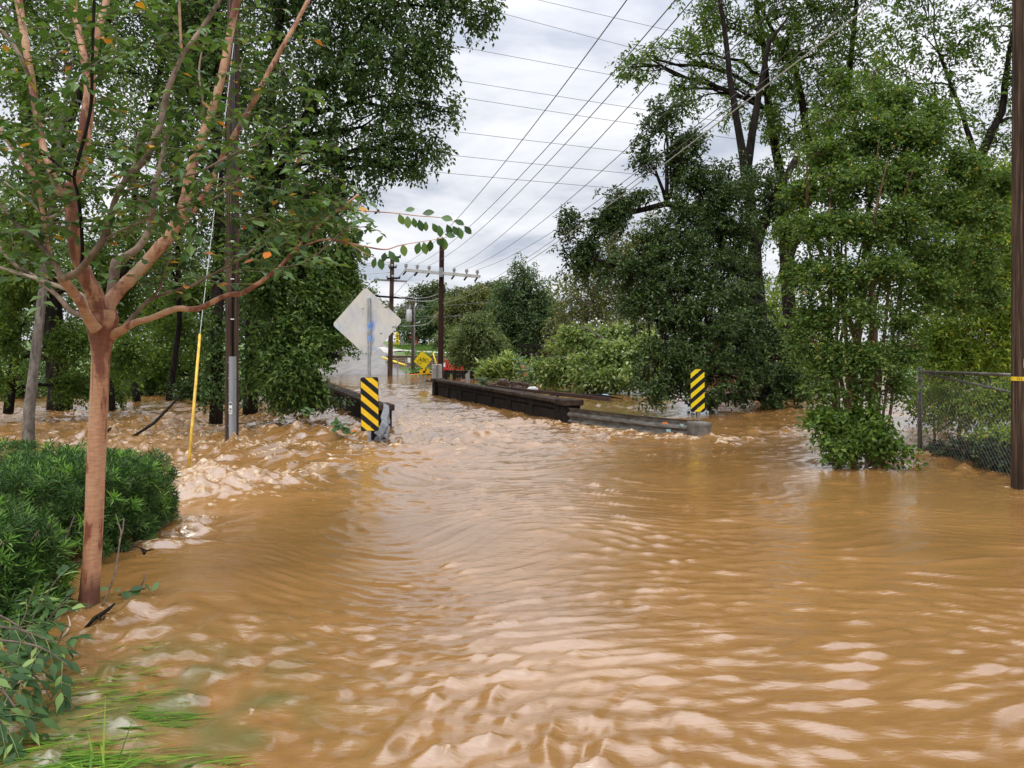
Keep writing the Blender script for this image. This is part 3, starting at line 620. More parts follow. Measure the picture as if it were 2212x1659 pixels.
mpb = N(t, 'ShaderNodeMapping'); mpb.inputs['Scale'].default_value = (0.5, 1.5, 1.0); mpb.inputs['Rotation'].default_value = (0, 0, 0.22); t.links.new(co.outputs['Object'], mpb.inputs['Vector'])
nb = N(t, 'ShaderNodeTexNoise', i_Scale=4.0, i_Detail=9.0, i_Roughness=0.62, i_Distortion=0.5); t.links.new(mpb.outputs[0], nb.inputs['Vector'])
nb2 = N(t, 'ShaderNodeTexNoise', i_Scale=13.0, i_Detail=5.0, i_Roughness=0.55, i_Distortion=1.2); t.links.new(mpb.outputs[0], nb2.inputs['Vector'])
b1 = N(t, 'ShaderNodeBump', i_Strength=0.5, i_Distance=0.013); t.links.new(nb.outputs['Fac'], b1.inputs['Height'])
b2 = N(t, 'ShaderNodeBump', i_Strength=0.5, i_Distance=0.008); t.links.new(nb2.outputs['Fac'], b2.inputs['Height']); t.links.new(b1.outputs[0], b2.inputs['Normal'])
b3 = N(t, 'ShaderNodeBump', i_Distance=0.06); t.links.new(fq.outputs[0], b3.inputs['Strength']); t.links.new(nf.outputs['Fac'], b3.inputs['Height']); t.links.new(b2.outputs[0], b3.inputs['Normal'])
t.links.new(b3.outputs[0], b.inputs['Normal'])
w_o = np_mesh('water', wet.reshape(-1, 3), grid_faces(*WX.shape), m, smooth=True)
tag(w_o, kind='structure')
fa = w_o.data.attributes.new('foam', 'FLOAT', 'POINT'); fa.data.foreach_set('value', foam.astype(np.float32).ravel())
silt = np.clip(gauss(WX, WY, -1.75, 3.1, 0.55, 0.7) * (0.6 + 0.35 * T + 0.2 * A2) * 1.1, 0, 0.85)
sa = w_o.data.attributes.new('silt', 'FLOAT', 'POINT'); sa.data.foreach_set('value', silt.astype(np.float32).ravel())
# ------------------------------------------------------------------ bridge parapets
def parapet(label, near_p, far_p, inward, top_near, top_far):
    a, b_ = Vector((*near_p, 0)), Vector((*far_p, 0)); d = (b_ - a); L = d.length; d.normalize(); nrm_ = Vector((d.y, -d.x, 0)) * inward   # towards the road
    root = thing('bridge_parapet', a, label, 'bridge wall', 'concrete bridge parapets')
    zt = lambda s_: top_near + (top_far - top_near) * s_ / L
    def bar(s0, s1, o0, o1, z0, dz):      # o = offset towards the road; dz = below the cap's top
        vs = []
        for s_ in (s0, s1):
            for o, z in ((o0, z0), (o1, z0), (o1, zt(s_) - dz), (o0, zt(s_) - dz)):
                q = a + d * s_ + nrm_ * o; vs.append((q.x, q.y, z))
        return vs, [(0,1,2,3),(7,6,5,4),(0,4,5,1),(1,5,6,2),(2,6,7,3),(3,7,4,0)]
    w = MB(); w.add(*bar(0.5, L - 0.45, -0.16, 0.05, -0.8, 0.105)); w.build('wall_core', M['concrete_dark'], root)
    n = 7; seg = (L - 0.95) / n
    for i in range(n):
        s0 = 0.5 + i * seg
        p = MB(); p.add(*bar(s0 - 0.13 if i else s0, s0 + 0.13, 0.052, 0.11, -0.8, 0.107)); p.build('pilaster', M['concrete_dark'], root, 0.012)
        pn = MB(); pn.add(*bar(s0 + 0.15, s0 + seg - 0.15, 0.053, 0.082, -0.8, 0.26)); pn.build('panel', M['concrete_dark'], root, 0.012)
        r = MB(); r.add(*bar(s0 + 0.132, s0 + seg - 0.132, 0.054, 0.105, zt(s0) - 0.235, 0.109)); r.build('top_rail', M['concrete_dark'], root, 0.01)
    k = 4; cs = (L - 0.9) / k
    for i in range(k):
        c = MB(); c.add(*bar(0.45 + i * cs + 0.006, 0.45 + (i + 1) * cs - 0.006, -0.23, 0.155, zt(L / 2) - 0.10, 0.0 if i % 2 else 0.006))
        # cap follows the wall's slope
        c.v = [(v[0], v[1], v[2]) for v in c.v]
        for j in (0, 1, 4, 5):
            s_ = 0.45 + (i if j < 2 else i + 1) * cs; c.v[j] = (c.v[j][0], c.v[j][1], zt(s_) - 0.10)
        c.build('cap', M['concrete_cap'], root, 0.02)
    for s0, s1 in ((-0.25, 0.44), (L - 0.44, L + 0.1)):
        e1 = MB(); e1.add(*bar(s0 + 0.07, s1 - 0.0, -0.22, 0.15, -0.8, 0.122)); e1.build('end_block', M['concrete_dark'], root, 0.02)
        e2 = MB(); e2.add(*bar(s0, s1, -0.28, 0.2, zt(s0) - 0.12, -0.02)); e2.build('end_cap', M['concrete_cap'], root, 0.03)
    return root
parapet('long black stained concrete bridge wall behind the curved guardrail', (1.32, 17.9), (-2.95, 30.0), -1, 0.52, 0.62)
parapet('dark concrete bridge wall half hidden behind the striped marker and overhanging leaves', (-2.82, 16.9), (-7.0, 28.6), 1, 0.48, 0.56)

# rusty pipe rail standing beyond the parapet
rr_root = thing('rusty_rail', (1.9, 19.2, 0), 'rusty brown iron handrail on the far side of the bridge wall', 'handrail')
q0, q1 = P(1052, 834, 25.5), P(1318, 863, 17.6)
m_ = MB(); m_.beam(q0, q1, 0.06, 0.085); m_.build('rail_beam', M['rust'], rr_root)
for t_ in (0.08, 0.3, 0.48, 0.66):
    q = q0.lerp(q1, t_); m_ = MB(); m_.beam((q.x, q.y, -0.6), (q.x, q.y, q.z - 0.045), 0.07, 0.07); m_.build('post', M['rust'], rr_root)

# ------------------------------------------------------------------ guardrails (W section)
WSEC = [(0.0, -0.155), (0.028, -0.14), (0.03, -0.10), (-0.045, -0.055), (-0.05, -0.02), (0.03, -0.005)]
def wsection():
    prof = [(0.02, 0.155), (0.0, 0.148), (-0.05, 0.115), (-0.055, 0.07), (0.015, 0.02), (0.015, -0.02), (-0.055, -0.07), (-0.05, -0.115), (0.0, -0.148), (0.02, -0.155)]
    return prof
def sweep(mb, prof, path, thick, tops, tilt=None):
    n = len(prof); rings = []
    for i, p in enumerate(path):
        a = Vector(path[min(i + 1, len(path) - 1)]) - Vector(path[max(i - 1, 0)]); a = Vector((a[0], a[1], 0)).normalized()
        nn = Vector((a.y, -a.x, 0)); up = Vector((0, 0, 1))
        if tilt: 
            up = (up + nn * tilt[i]).normalized(); nn = (nn - up * nn.dot(up)).normalized()
        c = Vector((p[0], p[1], tops[i] - 0.155))
        ring = [c + nn * x + up * z for x, z in prof] + [c + nn * (x + thick) + up * z for x, z in reversed(prof)]
        rings.append(ring)
    vs = [v for r in rings for v in r]; m2 = 2 * n; fs = []
    for i in range(len(path) - 1):
        for k in range(m2): a, b_ = i * m2 + k, i * m2 + (k + 1) % m2; fs.append((a, b_, b_ + m2, a + m2))
    fs.append(tuple(range(m2))[::-1]); fs.append(tuple((len(path) - 1) * m2 + k for k in range(m2)))
    mb.add(vs, fs)
gr_ = thing('guardrail', (3.5, 14.6, 0), 'dull steel guardrail curving out of the flood to a rounded end, foam along its face', 'guardrail', 'steel guardrails at the bridge ends')
path = [(1.28, 17.55), (1.6, 17.0), (2.0, 16.3), (2.4, 15.7), (2.8, 15.2), (3.2, 14.82), (3.55, 14.58)]
tops = [0.37, 0.37, 0.365, 0.36, 0.35, 0.34, 0.33]
# the profile's hollow side faces away from the road: mirror so that the corrugation faces the viewer
mb = MB(); sweep(mb, [(-x, z) for x, z in wsection()], path[::-1], -0.006, tops[::-1]); mb.build('beam', M['steel_dull'], gr_)
e0 = Vector((3.55, 14.58, 0)); tn = Vector((0.824, -0.566, 0)); nb_ = Vector((-0.566, -0.824, 0))
tm = MB(); ring_pts = []
for z_, s_ in ((-0.06, 0.62), (0.0, 0.78), (0.07, 0.93), (0.12, 0.96), (0.17, 0.93), (0.23, 1.0), (0.28, 0.95), (0.308, 0.82), (0.32, 0.5)):
    ring_pts.append([e0 + tn * (x * s_ if x > 0 else x) + nb_ * y * s_ + Vector((0, 0, z_)) for x, y in
        [(-0.22, 0.06), (0.0, 0.075), (0.12, 0.07), (0.2, 0.045), (0.235, 0.0), (0.22, -0.06), (0.14, -0.11), (0.0, -0.12), (-0.22, -0.10)]])
k = 9; vs = [v for r in ring_pts for v in r]; fs = []
for i in range(len(ring_pts) - 1):
    for j in range(k): a, b_ = i * k + j, i * k + (j + 1) % k; fs.append((a, b_, b_ + k, a + k))
fs.append(tuple((len(ring_pts) - 1) * k + j for j in range(k)))
tm.add(vs, fs, True); M['terminal'] = noisy('stained_end_terminal', (0.10, 0.09, 0.075), (0.22, 0.2, 0.175), 6, 0.6, metal=0.3, bump=0.2); tm.build('end_terminal', M['terminal'], gr_)
for x, y in ((1.66, 17.1), (2.5, 15.83), (3.27, 14.95)):
    pb = MB(); pb.box((x + 0.12, y + 0.12, -0.25), (0.15, 0.15, 1.0), 0.7); pb.build('post', M['bark_dark'], gr_, 0.01)
for px, py, Y, w_, h_, mm in ((1437, 914, 15.2, 0.11, 0.035, M['orange']), (1473, 918, 14.9, 0.07, 0.04, None), (1444, 930, 15.05, 0.09, 0.05, None)):
    q = P(px, py, Y - 0.28); st = MB(); st.box(q, (w_, 0.004, h_), -0.62)
    st.build('sticker', mm or mat('teal_sticker', (0.25, 0.42, 0.42), 0.5), gr_)
gl = thing('guardrail', (-2.36, 13.2, 0), 'bent pale guardrail end beside the yellow and black marker post', 'guardrail', 'steel guardrails at the bridge ends')
lp = [(-2.72, 16.5), (-2.56, 15.6), (-2.44, 14.8), (-2.36, 14.2), (-2.32, 13.8), (-2.36, 13.45), (-2.37, 13.15)]
lt = [0.50, 0.47, 0.44, 0.41, 0.34, 0.27, 0.2]
mb = MB(); sweep(mb, [(x * 1.5, z * 1.25) for x, z in wsection()], lp, 0.008, lt, tilt=[0, 0.05, 0.1, 0.15, -0.1, -0.35, -0.25]); mb.build('beam', M['steel_pale'], gl)
pb = MB(); pb.box((-2.42, 13.55, -0.2), (0.14, 0.18, 0.9), 0.1); pb.build('post', M['bark_dark'], gl, 0.01)
bo = MB()
for y, z in ((14.3, 0.28), (13.62, 0.2), (13.62, 0.1)): bo.tube([(-2.29, y, z), (-2.24, y - 0.01, z)], 0.018, 6)
tag(bo.build('bolts', M['dark_hole'], gl), kind='stuff')

# ------------------------------------------------------------------ road signs
def stripes(root, Mx, w, h, mirror, ym):
    base = MB(); base.prism(round_rect(w, h, 0.035), Mx, 0.004); mk = base.build('marker_panel', M['black'], root)
    per, th, sl = h * 0.238, h * 0.118, 0.86
    for i in range(-1, 6):
        y0 = h / 2 - 0.055 * h / 0.914 - i * per
        poly = [(-w / 2, y0 - th), (w / 2, y0 - th - w * sl), (w / 2, y0 - w * sl), (-w / 2, y0)]
        if mirror: poly = [(-x, y) for x, y in poly][::-1]
        pl = clip_poly(poly, -w / 2 + 0.007, w / 2 - 0.007, -h / 2 + 0.007, h / 2 - 0.007)
        # keep clear of the rounded corners
        if len(pl) >= 3:
            pl2 = []
            for x, y in pl:
                ax, ay = abs(x), abs(y); r = 0.03
                if ax > w / 2 - r and ay > h / 2 - r:
                    ux, uy = ax - (w / 2 - r), ay - (h / 2 - r); q = math.hypot(ux, uy)
                    if q > r - 0.006: ux, uy = ux * (r - 0.006) / q, uy * (r - 0.006) / q
                    x = math.copysign(w / 2 - r + ux, x); y = math.copysign(h / 2 - r + uy, y)
                pl2.append((x, y))
            s_ = MB(); s_.prism(pl2, Mx @ Matrix.Translation((0, -0.0035, 0)), 0.002); s_.build('stripe', ym, mk)
    for z in (h * 0.41, -h * 0.41):
        b_ = MB(); c = Mx @ Vector((0, -0.003, z)); b_.tube([c, c + Vector((0, -0.006, 0))], 0.009, 8); b_.build('bolt', M['steel'], mk)
def perf_post(root, x, y, z0, z1, w=0.05, lean=0.0):
    p = MB(); p.beam((x, y, z0), (x + lean, y, z1), w, w); o = p.build('post', M['steel'], root, 0.004)
    hl = MB(); z = max(z0, 0.1)
    while z < z1 - 0.02:
        xx = x + lean * (z - z0) / (z1 - z0)
        hl.add([(xx + 0.0065 * math.cos(a), y - w / 2 - 0.0012, z + 0.0065 * math.sin(a)) for a in [k * math.pi / 3 for k in range(6)]], [tuple(range(6))]); z += 0.0254 * 1.5
    tag(hl.build('perforations', M['dark_hole'], o), kind='stuff')
    return o
sx, sy = (799 - CX) / F * 13.1, 13.1
sg = thing('road_sign', (sx, sy, 0), 'blank grey back of a diamond road sign above a yellow and black striped marker', 'road sign')
perf_post(sg, sx, sy, -0.7, P(0, 643, sy).z, 0.052, -0.02)
# diamond, seen from behind, smeared with old paint
m = mat('sign_back_aluminium', (0.5, 0.5, 0.48), 0.5, 0.1); t = m.node_tree; b = t.nodes['Principled BSDF']; co = N(t, 'ShaderNodeTexCoord')
n1 = N(t, 'ShaderNodeTexNoise', i_Scale=3.0, i_Detail=7.0, i_Roughness=0.65, i_Distortion=1.0)
mp = N(t, 'ShaderNodeMapping'); mp.inputs['Scale'].default_value = (2.2, 1, 0.8); t.links.new(co.outputs['Object'], mp.inputs['Vector']); t.links.new(mp.outputs[0], n1.inputs['Vector'])
r = N(t, 'ShaderNodeValToRGB'); r.color_ramp.elements[0].position = 0.34; r.color_ramp.elements[0].color = (0.42, 0.43, 0.46, 1); r.color_ramp.elements[1].position = 0.56; r.color_ramp.elements[1].color = (0.56, 0.53, 0.47, 1)
t.links.new(n1.outputs['Fac'], r.inputs['Fac'])
def spot(cx_, cz_, rx_, rz_):      # soft patch on the plate round a point of its own
    sp = N(t, 'ShaderNodeSeparateXYZ'); t.links.new(co.outputs['Object'], sp.inputs[0])
    ux = N(t, 'ShaderNodeMath', operation='MULTIPLY_ADD', i_1=1 / rx_, i_2=-cx_ / rx_); t.links.new(sp.outputs['X'], ux.inputs[0])
    uz = N(t, 'ShaderNodeMath', operation='MULTIPLY_ADD', i_1=1 / rz_, i_2=-cz_ / rz_); t.links.new(sp.outputs['Z'], uz.inputs[0])
    l = N(t, 'ShaderNodeCombineXYZ'); t.links.new(ux.outputs[0], l.inputs[0]); t.links.new(uz.outputs[0], l.inputs[2])
    ln = N(t, 'ShaderNodeVectorMath', operation='LENGTH'); t.links.new(l.outputs[0], ln.inputs[0])
    mr = N(t, 'ShaderNodeMapRange'); mr.inputs['From Min'].default_value = 0.2; mr.inputs['From Max'].default_value = 1.0; mr.inputs['To Min'].default_value = 1.0; mr.inputs['To Max'].default_value = 0.0
    t.links.new(ln.outputs['Value'], mr.inputs['Value'])
    nn = N(t, 'ShaderNodeMath', operation='MULTIPLY', use_clamp=True); t.links.new(mr.outputs[0], nn.inputs[0])
    n3 = N(t, 'ShaderNodeTexNoise', i_Scale=9.0, i_Detail=5.0); t.links.new(mp.outputs[0], n3.inputs['Vector'])
    g3 = N(t, 'ShaderNodeMath', operation='MULTIPLY_ADD', i_1=4.0, i_2=-1.4, use_clamp=True); t.links.new(n3.outputs['Fac'], g3.inputs[0]); t.links.new(g3.outputs[0], nn.inputs[1])
    return nn.outputs[0]
dc = P(793.5, 697, sy + 0.035); zc_ = dc.z
prev = r.outputs['Color']
for (cx_, cz_, rx_, rz_, colr) in ((0.0, zc_ - 0.13, 0.4, 0.32, (0.55, 0.56, 0.60)), (dc.x - sx - 0.5, zc_ - 0.12, 0.13, 0.13, (0.22, 0.36, 0.58)), (0.02, zc_ - 0.05, 0.09, 0.13, (0.05, 0.20, 0.55)), (0.03, zc_ - 0.27, 0.07, 0.1, (0.1, 0.28, 0.6)), (0.06, zc_ - 0.45, 0.09, 0.05, (0.25, 0.42, 0.62))):
    s_ = spot(cx_, cz_, rx_, rz_); q = N(t, 'ShaderNodeMix', data_type='RGBA'); q.inputs['B'].default_value = (*colr, 1)
    t.links.new(s_, q.inputs['Factor']); t.links.new(prev, q.inputs['A']); prev = q.outputs['Result']
t.links.new(prev, b.inputs['Base Color'])
DM = frame(dc, math.radians(-4), 0, math.radians(-3))
dm = MB(); dm.prism(rot2(round_rect(0.865, 0.865, 0.06), 45), DM, 0.004); dia = dm.build('diamond_panel', m, sg)
for (u, v, w_, h_, mm) in ((0.46, -0.10, 0.075, 0.03, M['grey_plastic']),):
    s_ = MB(); s_.prism([(u - w_/2, v - h_/2), (u + w_/2, v - h_/2), (u + w_/2, v + h_/2), (u - w_/2, v + h_/2)], DM @ Matrix.Translation((0, -0.004, 0)), 0.002); s_.build('label_plate', mm, dia)
for i, (u, v, a_) in enumerate(((0.06, 0.33, 80), (-0.06, 0.24, 10), (0.28, 0.31, 35), (0.34, 0.245, 5), (0.23, -0.20, 15), (-0.13, -0.48, 60), (-0.05, -0.53, 100))):
    s_ = MB(); L_ = 0.05 if i != 3 else 0.075
    s_.prism(rot2([(-L_/2, 0), (0, -L_*0.16), (L_/2, 0), (0, L_*0.2)], a_), DM @ Matrix.Translation((u, -0.0045, v)) @ Matrix.Rotation(0, 4, 'Y'), 0.002)
    lf = s_.build('stuck_leaf', LF['debris'], dia)
stp = MB(); stp.box((sx, sy - 0.0275, dc.z - 0.06), (0.05, 0.002, 0.12)); 
M['blue_paint'] = noisy('blue_spray_paint', (0.03, 0.16, 0.5), (0.3, 0.42, 0.6), 20, 0.5, bump=0); stp.build('paint_patch', M['blue_paint'], sg)
stp = MB(); stp.box((sx, sy - 0.0275, dc.z - 0.27), (0.05, 0.002, 0.09)); stp.build('paint_patch', M['blue_paint'], sg)
stripes(sg, frame(P(798.5, 873, sy - 0.035), math.radians(2), 0, math.radians(-0.6)), 0.305, 0.914, False, M['yellow'])
rx_, ry_ = (1509 - CX) / F * 16.4, 16.4
sg2 = thing('marker_sign', (rx_, ry_, 0), 'lemon yellow and black striped marker on a post behind the guardrail end', 'marker sign')
perf_post(sg2, rx_, ry_, -0.6, P(0, 800, ry_).z, 0.05)
stripes(sg2, frame(P(1507, 843.5, ry_ - 0.035), math.radians(-2), 0, math.radians(-0.5)), 0.305, 0.914, True, M['yellow_lime'])

# bicycle warning sign, leaning
bY = 36.0; bp_ = P(921, 836, bY); bt = P(913, 768, bY)
bs = thing('bicycle_sign', (bp_.x, bY, 0), 'leaning yellow bicycle warning diamond with an arrow plate beneath it', 'road sign')
pm = MB(); pm.beam((bp_.x + 0.02, bY, -0.7), (bt.x, bY, bt.z), 0.06, 0.05); pm.build('post', M['steel'], bs)
BM = frame(P(913.5, 778, bY - 0.05), 0, 0, math.radians(-7))
b0 = MB(); b0.prism(rot2(round_rect(0.66, 0.66, 0.05), 45), BM, 0.004); bp0 = b0.build('diamond_panel', M['black'], bs)
b0 = MB(); b0.prism(rot2(round_rect(0.625, 0.625, 0.045), 45), BM @ Matrix.Translation((0, -0.004, 0)), 0.003); b0.build('yellow_face', M['yellow_lime'], bp0)
sy_ = BM @ Matrix.Translation((0, -0.008, 0)); bk = MB()
bk.ring((-0.165, -0.05), 0.082, 0.103, sy_, 0.003); bk.ring((0.165, -0.05), 0.082, 0.103, sy_, 0.003)
def bar2(mb, a, b_, w, Mx, dpt=0.003):
    dx_, dz_ = b_[0] - a[0], b_[1] - a[1]; L_ = math.hypot(dx_, dz_); nx, nz_ = -dz_ / L_ * w / 2, dx_ / L_ * w / 2
    mb.prism([(a[0] - nx, a[1] - nz_), (b_[0] - nx, b_[1] - nz_), (b_[0] + nx, b_[1] + nz_), (a[0] + nx, a[1] + nz_)], Mx, dpt)
for a, b_ in (((-0.165, -0.05), (-0.095, 0.085)), ((-0.1, 0.06), (0.06, 0.065)), ((-0.1, 0.05), (0.0, -0.06)), ((0.0, -0.06), (0.055, 0.095)), ((0.055, 0.06), (0.165, -0.05)), ((0.0, -0.055), (0.165, -0.05)), ((0.02, 0.1), (0.1, 0.1)), ((-0.1, 0.085), (-0.08, 0.13)), ((-0.08, 0.13), (-0.125, 0.135)), ((0, -0.06), (0.01, -0.1))):
    bar2(bk, a, b_, 0.02, sy_)
bk.build('bicycle_symbol', M['black'], bp0)
AM = frame(P(917, 802.5, bY - 0.05), 0, 0, math.radians(-8))
b0 = MB(); b0.prism(round_rect(0.50, 0.28, 0.03), AM, 0.004); ap = b0.build('arrow_plate', M['black'], bs)
b0 = MB(); b0.prism(round_rect(0.47, 0.25, 0.025), AM @ Matrix.Translation((0, -0.004, 0)), 0.003); b0.build('yellow_face', M['yellow'], ap)
b0 = MB(); A2_ = AM @ Matrix.Translation((0, -0.008, 0)) @ Matrix.Rotation(math.radians(-48), 4, 'Y')
b0.prism([(0.03, 0.14), (-0.03, 0.14), (-0.03, 0.0), (-0.085, 0.0), (0.0, -0.12), (0.085, 0.0), (0.03, 0.0)][::-1], AM @ Matrix.Translation((0, -0.008, 0)) @ Matrix.Rotation(math.radians(48), 4, 'Y'), 0.003); b0.build('arrow', M['black'], ap)

# ------------------------------------------------------------------ utility poles
def pole(name, label, cat, px, Y, ytop, r0, r1, material, pxtop=None, group='utility poles', z0=-0.8):
    a = P(px, HY, Y); b_ = P(pxtop if pxtop is not None else px, ytop, Y)
    root = thing(name, (a.x, Y, 0), label, cat, group)
    mb = MB(); n = 14; pts = [(a.x + (b_.x - a.x) * k / n, Y, z0 + (b_.z - z0) * k / n) for k in range(n + 1)]
    mb.tube(pts, [r0 + (r1 - r0) * k / n for k in range(n + 1)], 18, wob=0.012); mb.build('shaft', material, root)
    return root
lpY = 13.1
up = pole('utility_pole', 'dark weathered pole with a grey conduit cover at its foot amid the rapids', 'utility pole', 500, lpY, -150, 0.112, 0.098, M['pole'], 505)
cvx = P(506, 0, lpY).x
def half_cover(mb, x, y, w, dpt, z0, z1, n=8):
    prof = [(-w / 2 - 0.02, 0), (-w / 2, 0)] + [(-w / 2 * math.cos(math.pi * k / n), -dpt * math.sin(math.pi * k / n)) for k in range(1, n)] + [(w / 2, 0), (w / 2 + 0.02, 0)]
    vs = [(x + u, y + v, z) for z in (z0, z1) for u, v in prof]; k = len(prof)
    fs = [(i, i + 1, i + 1 + k, i + k) for i in range(k - 1)] + [tuple(range(k, 2 * k))]
    mb.add(vs, fs)
cv = MB(); half_cover(cv, cvx, lpY - 0.1, 0.10, 0.07, -0.3, P(0, 770, lpY).z); cov = cv.build('conduit_cover', M['grey_plastic'], up)
for z in np.linspace(0.12, 1.45, 6):
    for s_ in (-1, 1):
        q = MB(); q.tube([(cvx + s_ * 0.06, lpY - 0.105, z), (cvx + s_ * 0.06, lpY - 0.112, z)], 0.008, 6); q.build('screw', M['steel'], cov)
lz = P(0, 880, lpY).z
st = MB(); st.box((cvx, lpY - 0.1735, lz), (0.055, 0.003, 0.2)); lab = st.build('label_sticker', M['white'], cov)
LMx = frame(Vector((cvx, lpY - 0.1765, lz)))
q = MB()
for z in (0.085, 0.07, 0.055): q.prism([(-0.024, z - 0.005), (0.024, z - 0.005), (0.024, z + 0.005), (-0.024, z + 0.005)], LMx, 0.002)
q.ring((0, -0.02), 0.016, 0.021, LMx, 0.002, 18); bar2(q, (-0.012, -0.032), (0.012, -0.008), 0.005, LMx, 0.002); bar2(q, (-0.012, -0.008), (0.012, -0.032), 0.005, LMx, 0.002)
for z in (-0.06, -0.075): q.prism([(-0.02, z - 0.003), (0.02, z - 0.003), (0.02, z + 0.003), (-0.02, z + 0.003)], LMx, 0.002)
q.build('label_print', M['black'], lab)
cb = MB()
for dx_ in (0.0, 0.022): cb.tube([(cvx + 0.005 + dx_, lpY - 0.115, P(0, 770, lpY).z - 0.05), (cvx + 0.01 + dx_, lpY - 0.115, 3.2), (cvx + 0.02 + dx_, lpY - 0.11, 7)], 0.011, 6)
cb.build('riser_cable', M['black'], up)
for py in (462, 523, 604, 690):
    q = MB(); z = P(0, py, lpY).z; q.box((cvx + 0.012, lpY - 0.122, z), (0.06, 0.012, 0.014)); q.build('cable_clip', M['white'], up)
# guy wire with its yellow guard
gw = thing('guy_wire', G(403, 1035), 'slanting steel guy wire with a long faded yellow guard at its foot', 'guy wire')
gb, gtp = P(403, 1060, 9.55), P(507, 130, 12.6)
gmid = P(432, 722, 10.4)
dirg = (gmid - gb).normalized()
q = MB(); q.tube([gb, gb + dirg * 0.9, gmid], [0.021, 0.02, 0.017], 10, wob=0.04); q.build('guard', M['yellow_guard'], gw)
q = MB(); q.tube([gb, gmid, P(466, 430, 11.3), P(505, 90, 12.95)], 0.005, 6); q.build('cable', M['wire_pale'], gw)
# right hand pole with tape
rpY = 9.1
rp_ = pole('utility_pole', 'brown wooden pole with yellow tape at the right edge by the fence', 'utility pole', 2216, rpY, -200, 0.155, 0.135, M['pole'], 2216)
rpx = P(2216, 0, rpY).x
tz = P(0, 818, rpY).z; rt = 0.1535
q = MB(); q.tube([(rpx, rpY, tz - 0.024), (rpx, rpY, tz + 0.024)], rt, 28, cap=False); tape = q.build('tape', M['yellow_clean'], rp_)
cu = bpy.data.curves.new('lettering', 'FONT'); cu.body = 'OLDSO'; cu.size = 0.05; cu.space_character = 1.12
to = bpy.data.objects.new('lettering', cu); COL.objects.link(to); bpy.context.view_layer.update()
tme = bpy.data.meshes.new_from_object(to.evaluated_get(bpy.context.evaluated_depsgraph_get())); bpy.data.objects.remove(to)
import bmesh
bm = bmesh.new(); bm.from_mesh(tme); bmesh.ops.subdivide_edges(bm, edges=[e_ for e_ in bm.edges if e_.calc_length() > 0.02], cuts=2)
mnx = min(v.co.x for v in bm.verts); 
for v in bm.verts:
    a_ = math.radians(202) + (v.co.x - mnx) / rt; z = v.co.y - 0.0175
    v.co = (rpx + math.cos(a_) * (rt + 0.0025) - WL[rp_].x, rpY + math.sin(a_) * (rt + 0.0025) - WL[rp_].y, tz + z - WL[rp_].z)
bm.to_mesh(tme); bm.free(); tme.materials.clear(); tme.materials.append(M['black']); lo_ = link_mesh('lettering', tme, tape)
# metal tag strip
zt_ = P(0, 785, rpY).z; a_ = math.radians(232)
q = MB(); cc_ = Vector((rpx + math.cos(a_) * 0.153, rpY + math.sin(a_) * 0.153, zt_)); q.box(cc_, (0.022, 0.004, 0.11), a_ + math.pi / 2); tg_ = q.build('number_tag', M['steel'], rp_)
# pole at the far end of the bridge with its crossarm
fpY = 42.0
fpole = pole('utility_pole', 'dark red brown pole with a pale six insulator crossarm beyond the bridge', 'utility pole', 951, fpY, 515, 0.165, 0.13, M['pole_red'], 954.5)
ca, cb_ = P(874, 583, fpY - 0.2), P(1037, 597.5, fpY - 0.2)
M['arm'] = noisy('pale_painted_arm', (0.36, 0.37, 0.36), (0.5, 0.51, 0.5), 4, 0.6, bump=0.05)
q = MB(); q.beam(ca, cb_, 0.13, 0.17); arm = q.build('crossarm', M['arm'], fpole, 0.01)
q = MB(); q.box(P(952.5, 588, fpY - 0.3), (0.2, 0.05, 0.5)); q.build('bracket', M['steel'], fpole)
INS = []
for ix_ in (877, 901.5, 927, 981, 1008, 1031):
    tt = (ix_ - 874) / 163; c = ca.lerp(cb_, tt); q = MB()
    q.tube([c + Vector((0, 0, 0.09)), c + Vector((0, 0, 0.16)), c + Vector((0, 0, 0.2)), c + Vector((0, 0, 0.26)), c + Vector((0, 0, 0.3)), c + Vector((0, 0, 0.36))], [0.05, 0.05, 0.11, 0.07, 0.11, 0.05], 8)
    io = q.build('insulator', M['insulator'], arm)
    q = MB(); q.beam(c + Vector((0.0, -0.05, -0.08)), c + Vector((-0.12, -0.25, -0.28)), 0.07, 0.07); q.beam(c + Vector((-0.02, -0.03, -0.07)), c + Vector((0.18, 0.02, 0.02)), 0.05, 0.05); q.build('dead_end_clamp', M['bark_dark'], arm)
    INS.append(c + Vector((0, -0.05, 0.36)))
# meter cabinet at its foot
mc = thing('meter_cabinet', P(944, 822, 33.5), 'pale grey metal cabinet strapped at the foot of the crossarm pole', 'cabinet')
c0 = P(944, 806, 33.5)
q = MB(); q.box((c0.x, 33.5, c0.z - 0.1), (0.42, 0.25, 0.98)); q.build('cabinet_body', M['concrete'], mc, 0.02)
q = MB(); q.box((c0.x + 0.03, 33.365, c0.z - 0.08), (0.1, 0.02, 0.86)); q.build('conduit', M['grey_wood'], mc)
q = MB(); q.tube([(c0.x - 0.14, 33.375, c0.z + 0.2), (c0.x - 0.14, 33.33, c0.z + 0.2)], 0.05, 10); q.build('meter', M['insulator'], mc)
q = MB(); q.box((c0.x, 33.5, -0.35), (0.2, 0.2, 1.2)); q.build('leg', M['grey_wood'], mc)
